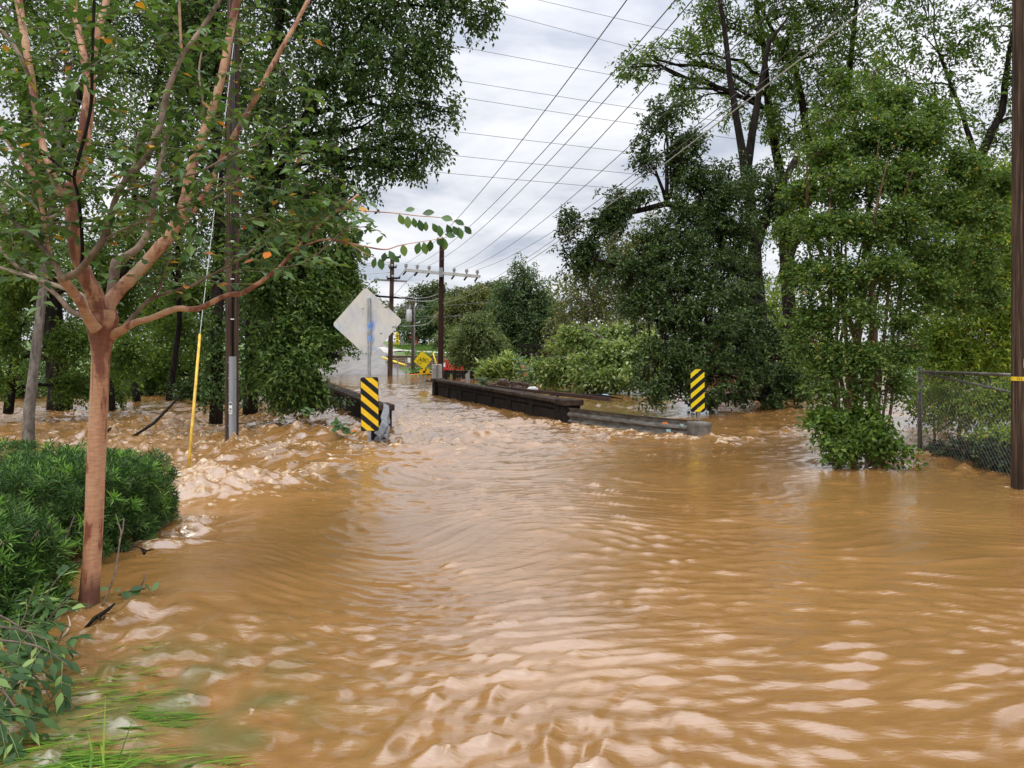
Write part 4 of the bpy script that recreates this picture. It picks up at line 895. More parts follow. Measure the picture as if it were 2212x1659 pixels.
# pole further on, with stub arms
p2Y = 57.0
p2 = pole('utility_pole', 'dark pole with a cluttered head in the flood, left of the bicycle sign', 'utility pole', 842, p2Y, 553, 0.19, 0.15, M['pole'], 847.5)
hz = P(0, 553, p2Y).z; hx = P(847, 0, p2Y).x
for zz, w_ in ((hz - 0.15, 0.75), (hz - 1.7, 0.7), (hz - 0.9, 0.4)):
    q = MB(); q.beam((hx - w_ * 0.5, p2Y - 0.2, zz), (hx + w_ * 0.9, p2Y - 0.2, zz + 0.05), 0.1, 0.14); am = q.build('arm', M['bark_dark'], p2)
    for s_ in (-0.5, 0.1, 0.85):
        q = MB(); x_ = hx + w_ * s_; q.tube([(x_, p2Y - 0.2, zz + 0.07), (x_, p2Y - 0.2, zz + 0.2), (x_, p2Y - 0.2, zz + 0.26)], [0.04, 0.09, 0.04], 6); q.build('insulator', M['insulator'], am)
q = MB(); q.beam(P(803, 639, p2Y - 0.3), P(893, 645.5, p2Y - 0.3), 0.12, 0.14); q.build('service_arm', M['bark_dark'], p2)
q = MB(); q.beam(P(808, 604, p2Y + 0.3), P(879, 608, p2Y + 0.3), 0.1, 0.12); q.build('crossarm', M['grey_wood'], p2)
# poles up the hill
for i, (px, yb, yt, Y, lab_, wa) in enumerate(((775, 738, 608, 105, 'distant pole with a crossarm, nearest the left tree edge on the hill road', 2.6), (793, 740, 628, 120, 'distant thin pole with two short arms, in the middle of the hill road poles', 2.2), (805, 742, 640, 132, 'farthest thin pole seen just left of the cluttered pole', 1.8), (736, 765, 690, 78, 'short brown pole by the concrete wall on the hill road', 0.0))):
    zg = float(ground_h(np.array((px - CX) / F * Y), np.array(float(Y))))
    q = pole('utility_pole', lab_, 'utility pole', px, Y, yt, 0.15, 0.11, M['pole'], z0=zg - 0.3)
    zt_ = P(0, yt, Y).z
    if wa:
        for k_ in range(2):
            mb = MB(); mb.beam((P(px, 0, Y).x - wa / 2, Y - 0.15, zt_ - 0.4 - k_ * 1.1), (P(px, 0, Y).x + wa / 2 * 0.8, Y - 0.15, zt_ - 0.45 - k_ * 1.1), 0.1, 0.12); mb.build('crossarm', M['grey_wood'], q)
tpY = 64.0
tp_ = pole('utility_pole', 'pole with a grey transformer can and silver conduit before the stone wall', 'utility pole', 892, tpY, 648, 0.15, 0.12, M['pole'])
x_ = P(895, 0, tpY).x; q = MB(); q.tube([(x_ + 0.03, tpY - 0.2, 0.2), (x_ + 0.03, tpY - 0.2, P(0, 665, tpY).z), (x_ + 0.2, tpY - 0.2, P(0, 655, tpY).z)], 0.055, 8); q.build('conduit', M['steel'], tp_)
q = MB(); c = P(884, 682, tpY - 0.25); q.tube([c + Vector((0, 0, -0.5)), c + Vector((0, 0, -0.46)), c + Vector((0, 0, 0.42)), c + Vector((0, 0, 0.5))], [0.2, 0.23, 0.23, 0.16], 14); tr_ = q.build('transformer', M['arm'], tp_)
q = MB(); q.tube([c + Vector((0.05, 0, 0.5)), c + Vector((0.05, 0, 0.75))], 0.04, 6); q.build('bushing', M['insulator'], tr_)
q = MB(); c = P(905, 696, tpY - 0.2); q.tube([P(895, 700, tpY), c], 0.03, 6); q.tube([c, c + Vector((0.1, 0, 0))], 0.09, 8); q.build('lamp', M['arm'], tp_)
# lattice structure of the substation
lt_ = thing('lattice_tower', P(889, 742, 135), 'hazy grey steel lattice frame behind the cluttered pole', 'pylon')
q = MB(); Y = 135.0
for x0, x1, y0, y1 in ((872, 879, 745, 655), (884, 884, 745, 655), (900, 895, 745, 660), (910, 907, 745, 668)): q.beam(P(x0, y0, Y), P(x1, y1, Y), 0.16, 0.16)
for i in range(8):
    yy = 660 + i * 10; q.beam(P(878, yy, Y), P(884, yy + 9, Y), 0.09, 0.09); q.beam(P(884, yy, Y), P(896, yy + 9, Y), 0.09, 0.09); q.beam(P(896, yy, Y + 0.2), P(884, yy + 9, Y + 0.2), 0.09, 0.09)
for yy in (668, 690, 703): q.beam(P(864, yy, Y - 0.3), P(915, yy + 1, Y - 0.3), 0.14, 0.14)
q.build('lattice', M['steel_dull'], lt_)

# ------------------------------------------------------------------ overhead lines
def wire(name, label, pts, r, material, cat='power line', group='overhead wires'):
    mb = MB(); mb.tube(pts, r, 6); o = mb.build(name, material); tag(o, label, cat, group); return o
def span(a, e, sag, ext=1.35, n=26):
    a, e = Vector(a), Vector(e); o = []
    for i in range(n + 1):
        t_ = ext * i / n; p = a.lerp(e, t_); p.z -= sag * 4 * t_ * (1 - t_) if t_ <= 1 else -sag * 4 * t_ * (t_ - 1) ; o.append(p)
    return o
exits = [(1354, 0), (1459, 0), (1496, 0), (1562, 0), (1690, 0), (1838, 0)]
ordn = ['first', 'second', 'third', 'fourth', 'fifth', 'sixth']
for i, (ins, (ex, ey)) in enumerate(zip(INS, exits)):
    Yx = (ins.z + 0.15 - EYE) / ((HY - ey) / F); e_ = P(ex, ey, Yx)
    wire('power_line', 'black wire climbing from the pale crossarm, %s from its left end' % ordn[i], span(ins, e_, 0.55), 0.0085, M['wire'])
for i, (ay, ex, rr_) in enumerate(((648, 1872, 0.006), (655, 1893, 0.0075))):
    a = P(956, ay, fpY - 0.15); Yx = (a.z + 0.2 - EYE) / (HY / F)
    wire('power_line', ('upper' if i == 0 else 'lower') + ' pale cable of the pair rising from the crossarm pole below its arm', span(a, P(ex, 0, Yx), 0.5), rr_, M['wire_pale'] if i else M['wire'])
hl = [((900, -62), (1600, 102)), ((900, -20), (1600, 165)), ((900, 84), (1650, 222)), ((900, 160), (1650, 277)), ((900, 196), (1650, 310)), ((900, 275), (1650, 362)), ((880, 326), (1650, 404)), ((860, 365), (1650, 435))]
on2 = ['topmost', 'second from top', 'third from top', 'fourth from top', 'fifth from top', 'third lowest', 'second lowest', 'lowest']
for i, (a, b_) in enumerate(hl):
    Y = 40.0; A_, B_ = P(*a, Y), P(*b_, Y); d_ = B_ - A_; A_ = A_ - d_ * 0.9; B_ = B_ + d_ * 0.9
    wire('power_line', 'thin wire crossing the sky sideways, %s of the cross wires' % on2[i], [A_.lerp(B_, k / 12) - Vector((0, 0, 0.25 * 4 * (k / 12) * (1 - k / 12) - 0.24)) for k in range(13)], 0.012, M['wire'])
# low cables between the far poles
for i, (pts, mm, r_) in enumerate((
    ([(956, 660, 42), (930, 695, 47), (905, 703, 52), (870, 705, 60)], 'wire_pale', 0.02), ([(956, 640, 42), (930, 650, 48), (890, 649, 55), (853, 640, 57)], 'wire_pale', 0.02),
    ([(958, 628, 42), (930, 641, 48), (895, 644, 53), (849, 636, 57)], 'wire_pale', 0.016), ([(874, 583, 42), (860, 600, 48), (849, 612, 57)], 'wire', 0.014),
    ([(902, 585, 42), (876, 611, 50), (849, 640, 57)], 'wire', 0.014), ([(845, 566, 57), (760, 572, 56), (680, 581, 55)], 'wire_pale', 0.02), ([(845, 570, 57), (760, 576, 56), (680, 585, 55)], 'wire_pale', 0.02),
    ([(845, 588, 57), (770, 594, 56), (700, 602, 55)], 'wire_pale', 0.02), ([(800, 640, 57), (740, 683, 50), (660, 682, 44)], 'wire_pale', 0.022),
    ([(870, 660, 64), (940, 662, 62), (1060, 652, 60)], 'wire', 0.016), ([(870, 682, 64), (950, 684, 62), (1060, 676, 60)], 'wire', 0.016), ([(900, 690, 64), (980, 684, 60), (1050, 683, 58)], 'wire', 0.014))):
    V_ = [P(*p) for p in pts]; fine = []
    for k in range(13):
        t_ = k / 12 * (len(V_) - 1); j = min(int(t_), len(V_) - 2); f_ = t_ - j
        p0, p1, p2_, p3 = V_[max(j - 1, 0)], V_[j], V_[j + 1], V_[min(j + 2, len(V_) - 1)]
        fine.append(0.5 * ((2 * p1) + (p2_ - p0) * f_ + (2 * p0 - 5 * p1 + 4 * p2_ - p3) * f_ ** 2 + (3 * p1 - p0 - 3 * p2_ + p3) * f_ ** 3))
    lbs = ['low pale cable sagging from the crossarm pole to the left', 'upper pale loop between the crossarm pole and the cluttered pole', 'topmost pale loop between the two near poles', 'dark wire falling left from the crossarm tip', 'dark wire falling left from the second insulator', 'upper white cable running left from the cluttered pole head', 'lower white cable running left from the cluttered pole head', 'single white cable running left from below the pole head', 'white cable dipping behind the diamond sign to the left trees', 'thin cable across the trees above the transformer can', 'thin cable across the trees level with the transformer can', 'thin cable across the trees below the transformer can']
    wire('power_line', lbs[i], fine, r_, M[mm], group='cables between the far poles')

# ------------------------------------------------------------------ far side of the flood
# stone retaining wall
rw = thing('stone_wall', (-7.4, 66.3, 0.2), 'low tan stone retaining wall below the grassy bank', 'stone wall')
q = MB(); q.box((-7.0, 66.72, 0.75), (7.6, 0.5, 1.25)); q.build('wall_core', M['mortar'], rw)
stm = []
for v in range(4):
    mb = MB(); rnd = random.Random(v); mb.box((0, 0, 0), (1, 1, 1)); mb.v = [(x * rnd.uniform(0.88, 1.0), y * rnd.uniform(0.8, 1), z * rnd.uniform(0.85, 1)) for x, y, z in mb.v]
    me = bpy.data.meshes.new('stone'); me.from_pydata(mb.v, [], mb.f); me.update(); me.materials.append(M['stone']); stm.append(me)
rnd = random.Random(5)
for row in range(6):
    x = -10.8 + (0.2 if row % 2 else 0)
    while x < -3.3:
        w_ = rnd.uniform(0.35, 0.75); o = link_mesh('stone', stm[rnd.randint(0, 3)], rw)
        o.location = Vector((x + w_ / 2, 66.45 + rnd.uniform(-0.03, 0.03), 0.25 + row * 0.185)) - WL[rw]; o.scale = (w_ - 0.02, 0.18, 0.172); x += w_
q = MB(); q.box((-7.0, 66.66, 1.415), (7.7, 0.62, 0.07)); q.build('coping', M['stone'], rw)
q = thing('notice', (-8.6, 66.2, 1.0), 'small white notice on the stone wall beside the transformer pole', 'notice'); mb = MB(); mb.box(P(883.5, 778, 65.9), (0.24, 0.03, 0.42)); mb.build('board', M['white'], q)
mb = MB(); c = P(883.5, 778, 65.9); mb.beam((c.x, 65.95, 0.1), (c.x, 65.95, c.z - 0.2), 0.05, 0.05); mb.build('post', M['steel'], q)
# red dumpster
def skip_bin(px0, px1, yt, Y):
    x0, x1 = P(px0, 0, Y).x, P(px1, 0, Y).x; zt_ = P(0, yt, Y).z; zg = float(ground_h(np.array((x0 + x1) / 2), np.array(Y)))
    root = thing('dumpster', ((x0 + x1) / 2, Y, zg), 'faded red steel dumpster on the grass above the stone wall', 'dumpster')
    w_ = x1 - x0; h_ = zt_ - zg; q = MB(); t_ = 0.08; D_ = 2.2
    q.box(((x0 + x1) / 2, Y, zg + h_ / 2 + 0.1), (w_, t_, h_ - 0.2)); q.box(((x0 + x1) / 2, Y + D_, zg + h_ / 2 + 0.1), (w_, t_, h_ - 0.2))
    q.box((x0 + t_ / 2, Y + D_ / 2, zg + h_ / 2 + 0.1), (t_, D_ - t_ - 0.01, h_ - 0.2)); q.box((x1 - t_ / 2, Y + D_ / 2, zg + h_ / 2 + 0.1), (t_, D_ - t_ - 0.01, h_ - 0.2)); q.box(((x0 + x1) / 2, Y + D_ / 2, zg + 0.25), (w_ - 0.2, D_ - 0.2, 0.1))
    q.build('bin_body', M['red'], root)
    for k in range(7):
        q = MB(); q.box((x0 + 0.1 + (w_ - 0.2) * k / 6, Y - 0.09, zg + h_ / 2 + 0.1), (0.1, 0.1, h_ - 0.24)); q.build('rib', M['red'], root)
    q = MB(); q.box(((x0 + x1) / 2, Y - 0.07, zt_ + 0.02), (w_ + 0.1, 0.16, 0.12)); q.build('rim', M['red'], root)
    return root
skip_bin(880, 917, 721, 130.0)
# grey board fence beside it
bf = thing('board_fence', P(869, 744, 128), 'short run of silvery grey board fence left of the dumpster', 'fence')
zg = float(ground_h(np.array(-18.0), np.array(128.0)))
bmesh_ = MB(); bmesh_.box((0, 0, 0), (0.24, 0.05, 1.5)); bme = bpy.data.meshes.new('board'); bme.from_pydata(bmesh_.v, [], bmesh_.f); bme.materials.append(M['grey_wood'])
for k in range(6):
    o = link_mesh('board', bme, bf); o.location = Vector((P(865, 0, 128).x + 0.27 * k, 128, zg + 0.85 + 0.04 * (k % 2))) - WL[bf]
# white car
def car(px, yb, Y, rz):
    c = P(px, yb, Y); zg = float(ground_h(np.array(c.x), np.array(Y))); root = thing('parked_car', (c.x, Y, zg), 'white estate car parked on the bank right of the red dumpster', 'car')
    Rz = Matrix.Translation((c.x, Y, zg)) @ Matrix.Rotation(rz, 4, 'Z')
    prof = [(-2.2, 0.35), (2.2, 0.35), (2.25, 0.7), (2.1, 0.95), (1.2, 1.05), (0.55, 1.62), (-1.8, 1.66), (-2.15, 1.1), (-2.25, 0.75)]
    def ext(pr, w0, w1):
        n = len(pr); vs = [Rz @ Vector((x, -w0 if z < 1.1 else -w1, z)) for x, z in pr] + [Rz @ Vector((x, w0 if z < 1.1 else w1, z)) for x, z in pr]
        return vs, [tuple(range(n)), tuple(range(2 * n - 1, n - 1, -1))] + [(i, n + i, n + (i + 1) % n, (i + 1) % n) for i in range(n)]
    q = MB(); q.add(*ext(prof, 0.92, 0.76)); q.build('body', M['car_white'], root, 0.04)
    for side in (-1, 1):
        for pr in ([(0.95, 1.1), (0.5, 1.52), (-0.35, 1.54), (-0.35, 1.1)], [(-0.45, 1.1), (-0.45, 1.54), (-1.65, 1.56), (-1.9, 1.1)]):
            q = MB(); y1 = side * 0.9; y2 = side * 0.79
            vs = [Rz @ Vector((x, (0.93 if z < 1.2 else 0.80) * side, z)) for x, z in pr] + [Rz @ Vector((x, (0.83 if z < 1.2 else 0.7) * side, z)) for x, z in pr]
            q.add(vs, [(0, 1, 2, 3), (7, 6, 5, 4), (0, 4, 5, 1), (1, 5, 6, 2), (2, 6, 7, 3), (3, 7, 4, 0)]); q.build('window', M['glass'], root)
    q = MB(); q.add([Rz @ Vector(v) for v in ((1.17, -0.75, 1.1), (1.17, 0.75, 1.1), (0.6, 0.66, 1.6), (0.6, -0.66, 1.6), (1.25, -0.75, 1.12), (1.25, 0.75, 1.12), (0.68, 0.66, 1.6), (0.68, -0.66, 1.6))], [(4, 5, 6, 7), (0, 3, 2, 1), (0, 1, 5, 4), (2, 3, 7, 6), (1, 2, 6, 5), (3, 0, 4, 7)]); q.build('windscreen', M['glass'], root)
    for wx_ in (-1.4, 1.4):
        for sd_ in (-1, 1):
            q = MB(); q.tube([Rz @ Vector((wx_, sd_ * 0.78, 0.33)), Rz @ Vector((wx_, sd_ * 0.96, 0.33))], 0.33, 16); wo = q.build('wheel', M['tyre'], root)
            q = MB(); q.tube([Rz @ Vector((wx_, sd_ * 0.955, 0.33)), Rz @ Vector((wx_, sd_ * 0.975, 0.33))], 0.19, 12); q.build('rim', M['steel'], wo)
    for sd_ in (-1, 1):
        q = MB(); q.tube([Rz @ Vector((2.16, sd_ * 0.65, 0.78)), Rz @ Vector((2.26, sd_ * 0.65, 0.76))], 0.11, 10); q.build('headlight', M['white'], root)
car(934, 745, 124.0, math.radians(205))
# concrete wall up the hill road
cw = thing('concrete_wall', (-24.5, 92, 1.6), 'long pale concrete wall along the left side of the hill road', 'wall')
for k in range(7):
    y0 = 74 + k * 6.5; x0 = -19.2 - (y0 - 74) * 0.14; zg = float(ground_h(np.array(x0), np.array(y0)))
    q = MB(); q.beam((x0, y0 + 0.02, zg + 0.7), (x0 - 6.5 * 0.14, y0 + 6.46, zg + 0.95), 0.2, 1.5); q.build('panel', M['concrete'], cw)
# sign posts standing in the flood
for i, (px, yb, yt, lb) in enumerate(((834, 803, 765, 'thin bare metal post left of the fallen yellow guard'), (859, 812, 775, 'thin bare metal post standing just right of the cluttered pole'), (877, 818, 776, 'taller thin bare metal post nearest the orange barricade'), (908, 833, 800, 'thin metal post just left of the bicycle sign post'))):
    g_ = G(px, yb); o = thing('metal_post', g_, lb, 'post', 'bare metal posts in the flood'); q = MB(); q.beam((g_.x, g_.y, -0.6), (g_.x, g_.y, P(0, yt, g_.y).z), 0.07, 0.04); q.build('channel', M['grey_plastic'], o)
# fallen barricades
for i, (pxa, pxb, py, lb, ang) in enumerate(((880, 911, 811.5, 'orange barricade board lying flat in the flood, left one', 0.03), (910, 941, 810, 'orange barricade board lying flat in the flood, beside the cabinet', -0.02))):
    a, b_ = G(pxa, py), G(pxb, py); o = thing('barricade', (a + b_) / 2, lb, 'barricade', 'fallen orange barricades')
    q = MB(); q.beam(a + Vector((0, 0, 0.08)), b_ + Vector((0, 0, 0.12)), 0.5, 0.06); q.build('board', M['orange'], o)
    q = MB(); q.beam(a + Vector((0.1, 0.5, 0.12)), b_ + Vector((-0.05, 0.9, 0.22)), 0.1, 0.12); q.build('rail', M['bark_dark'], o)
    q = MB(); q.beam(b_ + Vector((-0.1, -0.2, 0.0)), b_ + Vector((0.05, 0.6, 0.45)), 0.08, 0.08); q.build('leg', M['bark_dark'], o)
# yellow guards lying / standing by the bank
o = thing('cable_guard', G(826, 790), 'yellow plastic guard tube fallen across the grassy bank', 'cable guard', 'yellow guard tubes'); q = MB(); q.tube([P(826, 772, 64), P(878, 790, 61)], 0.085, 10); q.build('tube', M['yellow_clean'], o)
for i, (px, yb, yt, lb) in enumerate(((857, 744, 718, 'upright yellow guard tube, left of the upright pair'), (860.5, 746, 715, 'upright yellow guard tube, right of the upright pair'))):
    Y = 112.0; a = P(px, yb, Y); o = thing('cable_guard', a, lb, 'cable guard', 'yellow guard tubes'); q = MB(); q.tube([(a.x, Y, 2.2), P(px - 1, yt, Y)], 0.12, 10); q.build('tube', M['yellow_clean'], o)
for i, (xa, ya, xb, yb, Y, lb) in enumerate(((935, 762, 947, 800, 56, 'thin yellow guard slanting down to the meter cabinet'), )):
    a = P(xb, yb, Y); o = thing('cable_guard', a, lb, 'cable guard', 'yellow guard tubes'); q = MB(); q.tube([P(xa, ya, Y), P(xb, yb, Y)], 0.05, 8); q.build('tube', M['yellow_clean'], o)
# red trailer behind the cabinet
tY = 52.0
rt_ = thing('trailer', P(975, 806, tY), 'bright red cage trailer standing behind the meter cabinet', 'trailer')
x0, x1, xm = P(956, 0, tY).x, P(999, 0, tY).x, P(966, 0, tY).x; zb, zt_ = P(0, 806, tY).z, P(0, 777, tY).z; z2 = P(0, 785, tY).z
q = MB(); q.box(((x0 + x1) / 2, tY + 0.8, zb + 0.05), (x1 - x0, 1.6, 0.14)); q.build('bed', M['red_bright'], rt_)
for y_ in (tY, tY + 1.55):
    for k in range(8):
        x_ = xm + (x1 - xm) * k / 7; q = MB(); q.beam((x_, y_, zb + 0.12), (x_, y_, z2), 0.05, 0.05); q.build('upright', M['red_bright'], rt_)
    for z_ in np.linspace(zb + 0.25, z2 + 0.02, 4):
        q = MB(); q.beam((xm, y_ - 0.03, z_), (x1, y_ - 0.03, z_), 0.04, 0.05); q.build('side_bar', M['red_bright'], rt_)
q = MB(); q.box(((x0 + xm) / 2, tY + 0.7, (zb + zt_) / 2), (xm - x0, 1.4, zt_ - zb)); q.build('locker', M['red_bright'], rt_, 0.03)
q = MB(); q.box(((x0 + xm) / 2 - 0.03, tY - 0.012, zb + 0.62 * (zt_ - zb)), (0.12, 0.02, 0.3)); q.build('notice_plate', M['white'], rt_)
for x_ in (x0 + 0.25, x1 - 0.3):
    q = MB(); q.tube([(x_, tY - 0.1, 0.2), (x_, tY + 0.08, 0.2)], 0.28, 14); q.build('wheel', M['tyre'], rt_)
# dark timber rail and posts
tr2 = thing('timber_barrier', G(990, 817), 'low dark timber rail on stub posts in front of the red trailer', 'barrier')
a, b_ = P(962, 803, 48), P(1022, 805, 47); q = MB(); q.beam(a, b_, 0.16, 0.2); q.build('rail', M['bark_dark'], tr2)
for t_ in (0.02, 0.33, 0.66, 0.98):
    c = a.lerp(b_, t_); q = MB(); q.beam((c.x, c.y - 0.1, -0.5), (c.x, c.y - 0.1, c.z + 0.12), 0.2, 0.2); q.build('post', M['bark_dark'], tr2)
for i, (px, yb, yt, lean, lb, w_) in enumerate(((1007, 826, 806, 3, 'short leaning grey stub post behind the bridge wall end', 0.14), (1013, 824, 800, 0, 'pale stub post beside the leaning grey one', 0.1), (1049, 822, 812, 0, 'lone short dark stub post below the big leaved plants', 0.12))):
    g_ = G(px, yb); o = thing('stub_post', g_, lb, 'post', 'stub posts in the flood'); q = MB(); q.beam((g_.x, g_.y, -0.5), P(px + lean, yt, g_.y), w_, w_); q.build('shaft', M['grey_wood'] if i < 2 else M['bark_dark'], o)
# far rail fence under the round tree
ff = thing('rail_fence', G(1165, 815) , 'dark wooden rail fence half hidden under the round tree', 'fence')
for k in range(6):
    c = P(1128 + k * 13, 792, 56); q = MB(); q.beam((c.x, c.y, -0.2), (c.x, c.y, P(0, 742, 56).z), 0.14, 0.14); q.build('post', M['bark_dark'], ff)
for yy in (748, 762):
    q = MB(); q.beam(P(1120, yy, 55.9), P(1200, yy, 55.9), 0.06, 0.16); q.build('rail', M['bark_dark'], ff)
# brick house far behind the right hand trees
bh = thing('brick_house', P(1665, 770, 48), 'red brick house glimpsed between the trees on the right', 'house')
c = P(1655, 764, 48); q = MB(); q.box((c.x, 51, 1.2), (4.6, 6, 2.6)); q.build('wall', M['brick'], bh)
q = MB(); q.add([(c.x - 2.6, 47.4, 2.52), (c.x + 2.6, 47.4, 2.52), (c.x + 2.6, 54.6, 2.52), (c.x - 2.6, 54.6, 2.52), (c.x - 2.6, 51, 4.2), (c.x + 2.6, 51, 4.2)], [(0, 1, 5, 4), (2, 3, 4, 5), (0, 4, 3), (1, 2, 5), (0, 3, 2, 1)]); q.build('roof', M['roof'], bh)
for dx_ in (-1.2, 1.2):
    q = MB(); q.box((c.x + dx_, 47.985, 1.5), (1.1, 0.06, 1.2)); wf = q.build('window', M['white'], bh); q = MB(); q.box((c.x + dx_, 47.945, 1.5), (0.95, 0.03, 1.05)); q.build('pane', M['glass'], wf)

# ------------------------------------------------------------------ chain link fence on the right
cf = thing('chain_link_fence', (6.63, 12.5, 0), 'galvanised chain link fence with its end post in the flood, right of the myrtle thicket', 'fence')
fa_, fb_ = Vector((6.63, 12.5, 0)), Vector((6.42, 9.3, 0)); fd = (fb_ - fa_); FL = fd.length; fd.normalize(); topz = 1.34
q = MB(); q.tube([(fa_.x, fa_.y, -0.6), (fa_.x, fa_.y, topz + 0.03), (fa_.x, fa_.y, topz + 0.06)], [0.036, 0.036, 0.012], 14); q.build('end_post', M['steel_dull'], cf)
q = MB(); q.tube([(fb_.x, fb_.y, -0.6), (fb_.x, fb_.y, topz)], 0.03, 12); q.build('line_post', M['steel_dull'], cf)
q = MB(); q.tube([fa_ + Vector((0, 0, topz - 0.03)), fb_ + Vector((0, 0, topz - 0.01))], 0.021, 10); q.build('top_rail', M['steel_dull'], cf)
q = MB(); q.tube([fa_ + Vector((0.0, -0.03, topz - 0.04)), fb_ + Vector((0.03, 0, topz - 0.30))], 0.017, 10); q.build('brace_rail', M['steel_dull'], cf)
q = MB(); q.tube([fa_ + fd * 0.06 + Vector((0, 0, -0.4)), fa_ + fd * 0.06 + Vector((0, 0, topz - 0.1))], 0.008, 6); q.build('tension_bar', M['chain'], cf)
q = MB(); z0, z1 = -0.3, topz - 0.05; h_ = z1 - z0; step = 0.09; s_ = -h_
while s_ < FL:
    for sg_ in (0, 1):
        a0, a1 = max(0, s_), min(FL, s_ + h_)
        if a1 - a0 > 0.02:
            za, zb_ = (a0 - s_), (a1 - s_)
            if sg_: za, zb_ = h_ - za, h_ - zb_
            dent = Vector((0.012, 0, 0)) * (1 if sg_ else -1)
            q.tube([fa_ + fd * a0 + Vector((0, 0, z0 + za)) + dent, fa_ + fd * a1 + Vector((0, 0, z0 + zb_)) + dent], 0.0024, 4, cap=False)
    s_ += step
tag(q.build('chain_mesh', M['chain'], cf), kind='stuff')
# ------------------------------------------------------------------ vegetation: left bank
# big ivy-hung tree whose dark crown overhangs the road
tree('ivy_tree', 'tall dark ivy hung tree whose crown fills the sky left of the wires', 'tree', P(541, 890, 20.5),
     [[tk(541, 900, 20.5, 0.2), tk(545, 700, 20.5, 0.18), tk(570, 430, 20.5, 0.16), tk(590, 150, 20.5, 0.13), tk(640, -200, 20, 0.07)], [tk(570, 430, 20.5, 0.1), tk(660, 250, 20, 0.09), tk(780, 60, 19.5, 0.06), tk(860, -80, 19.5, 0.03)]],
     [clump(600, 40, 110, 20.5), clump(730, 10, 120, 20), clump(860, 40, 120, 19.5), clump(985, 20, 85, 19.5, 60), clump(1050, 28, 42, 19.5, 40), clump(690, 180, 120, 20), clump(830, 160, 115, 19.5), clump(930, 130, 70, 19.5), clump(950, 240, 50, 19.5, 45),
      clump(870, 290, 85, 19.5), clump(930, 325, 40, 19.5), clump(650, 330, 110, 20), clump(770, 340, 90, 19.5), clump(860, 370, 52, 19.3, 42), clump(905, 355, 40, 19.3, 30), clump(560, 230, 90, 21), clump(700, 430, 80, 20),
      clump(600, -150, 150, 21), clump(780, -160, 170, 20.5), clump(960, -120, 120, 20), clump(700, -330, 170, 21), clump(900, -300, 140, 20.5), clump(650, -520, 200, 21), clump(850, -480, 170, 20.5), clump(560, -330, 170, 21), clump(740, -680, 190, 21), clump(545, 560, 38, 20.3, 110, w=1.4), clump(545, 780, 34, 20.3, 100, w=1.4), clump(560, 400, 55, 20.3, 90)],
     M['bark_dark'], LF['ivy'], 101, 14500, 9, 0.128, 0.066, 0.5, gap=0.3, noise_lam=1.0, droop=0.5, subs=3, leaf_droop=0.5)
# lighter tree leaning over the left bridge wall
tree('box_elder', 'mid green tree leaning over the left bridge wall behind the diamond sign', 'tree', P(660, 860, 19),
     [[tk(655, 870, 19, 0.13), tk(660, 760, 19, 0.11), tk(640, 620, 18.5, 0.08), tk(680, 500, 18, 0.05)]],
     [clump(690, 500, 75, 18.5), clump(735, 540, 45, 18.2, 50), clump(640, 540, 70, 18), clump(700, 600, 68, 18), clump(745, 620, 38, 18, 30), clump(600, 620, 70, 17.5), clump(665, 680, 72, 17.5), clump(725, 700, 45, 17.5, 40), clump(615, 730, 65, 17), clump(675, 770, 56, 16.8), clump(625, 810, 62, 16.8), clump(728, 770, 26, 16.8, 18), clump(575, 790, 40, 17.5), clump(665, 840, 45, 16.8, 25), clump(738, 740, 30, 16.8, 20), clump(660, 835, 40, 16.6, 26)],
     M['bark_dark'], LF['elder'], 102, 3500, 9, 0.135, 0.06, 0.6, gap=0.5, noise_lam=0.9, droop=0.45, subs=3)
# column of ivy on the trunk in front of the pole
tree('ivy_covered_trunk', 'trunk wrapped in a column of ivy, left of the pole with the conduit', 'tree', P(468, 905, 15.6),
     [[tk(466, 915, 15.6, 0.13), tk(468, 700, 15.6, 0.12), tk(474, 450, 15.6, 0.1), tk(470, 150, 15.6, 0.08), tk(465, -160, 15.6, 0.05)]],
     [clump(464, 850, 30, 15.5, 70), clump(466, 760, 34, 15.5, 80), clump(470, 650, 28, 15.5, 90), clump(474, 540, 30, 15.5, 90), clump(470, 380, 60, 15.5, 70), clump(440, 250, 90, 15.8), clump(500, 130, 90, 15.8), clump(430, 60, 90, 15.8), clump(460, -110, 120, 16)],
     M['bark_dark'], LF['ivy'], 103, 2300, 9, 0.085, 0.06, 0.38, gap=0.25, droop=0.5, subs=3, r0=0.05)
# grey lichen trunk, left
tree('grey_trunk_tree', 'slender leaning tree with a mottled grey trunk standing in the flood behind the hedge', 'tree', P(58, 965, 13.2),
     [[tk(57, 975, 13.2, 0.1), tk(66, 860, 13.2, 0.085), tk(86, 690, 13.2, 0.075), tk(98, 560, 13.3, 0.06), tk(120, 380, 13.5, 0.045), tk(150, 150, 13.8, 0.03)]],
     [clump(60, 500, 90, 13.5), clump(160, 420, 90, 13.8), clump(40, 330, 80, 13.5), clump(180, 250, 90, 14), clump(90, 160, 90, 13.8), clump(220, 80, 90, 14), clump(60, 0, 100, 14), clump(200, -120, 120, 14.5)],
     M['bark_grey'], LF['mid'], 104, 1900, 8, 0.095, 0.05, 0.45, gap=0.42, subs=4, r0=0.05)
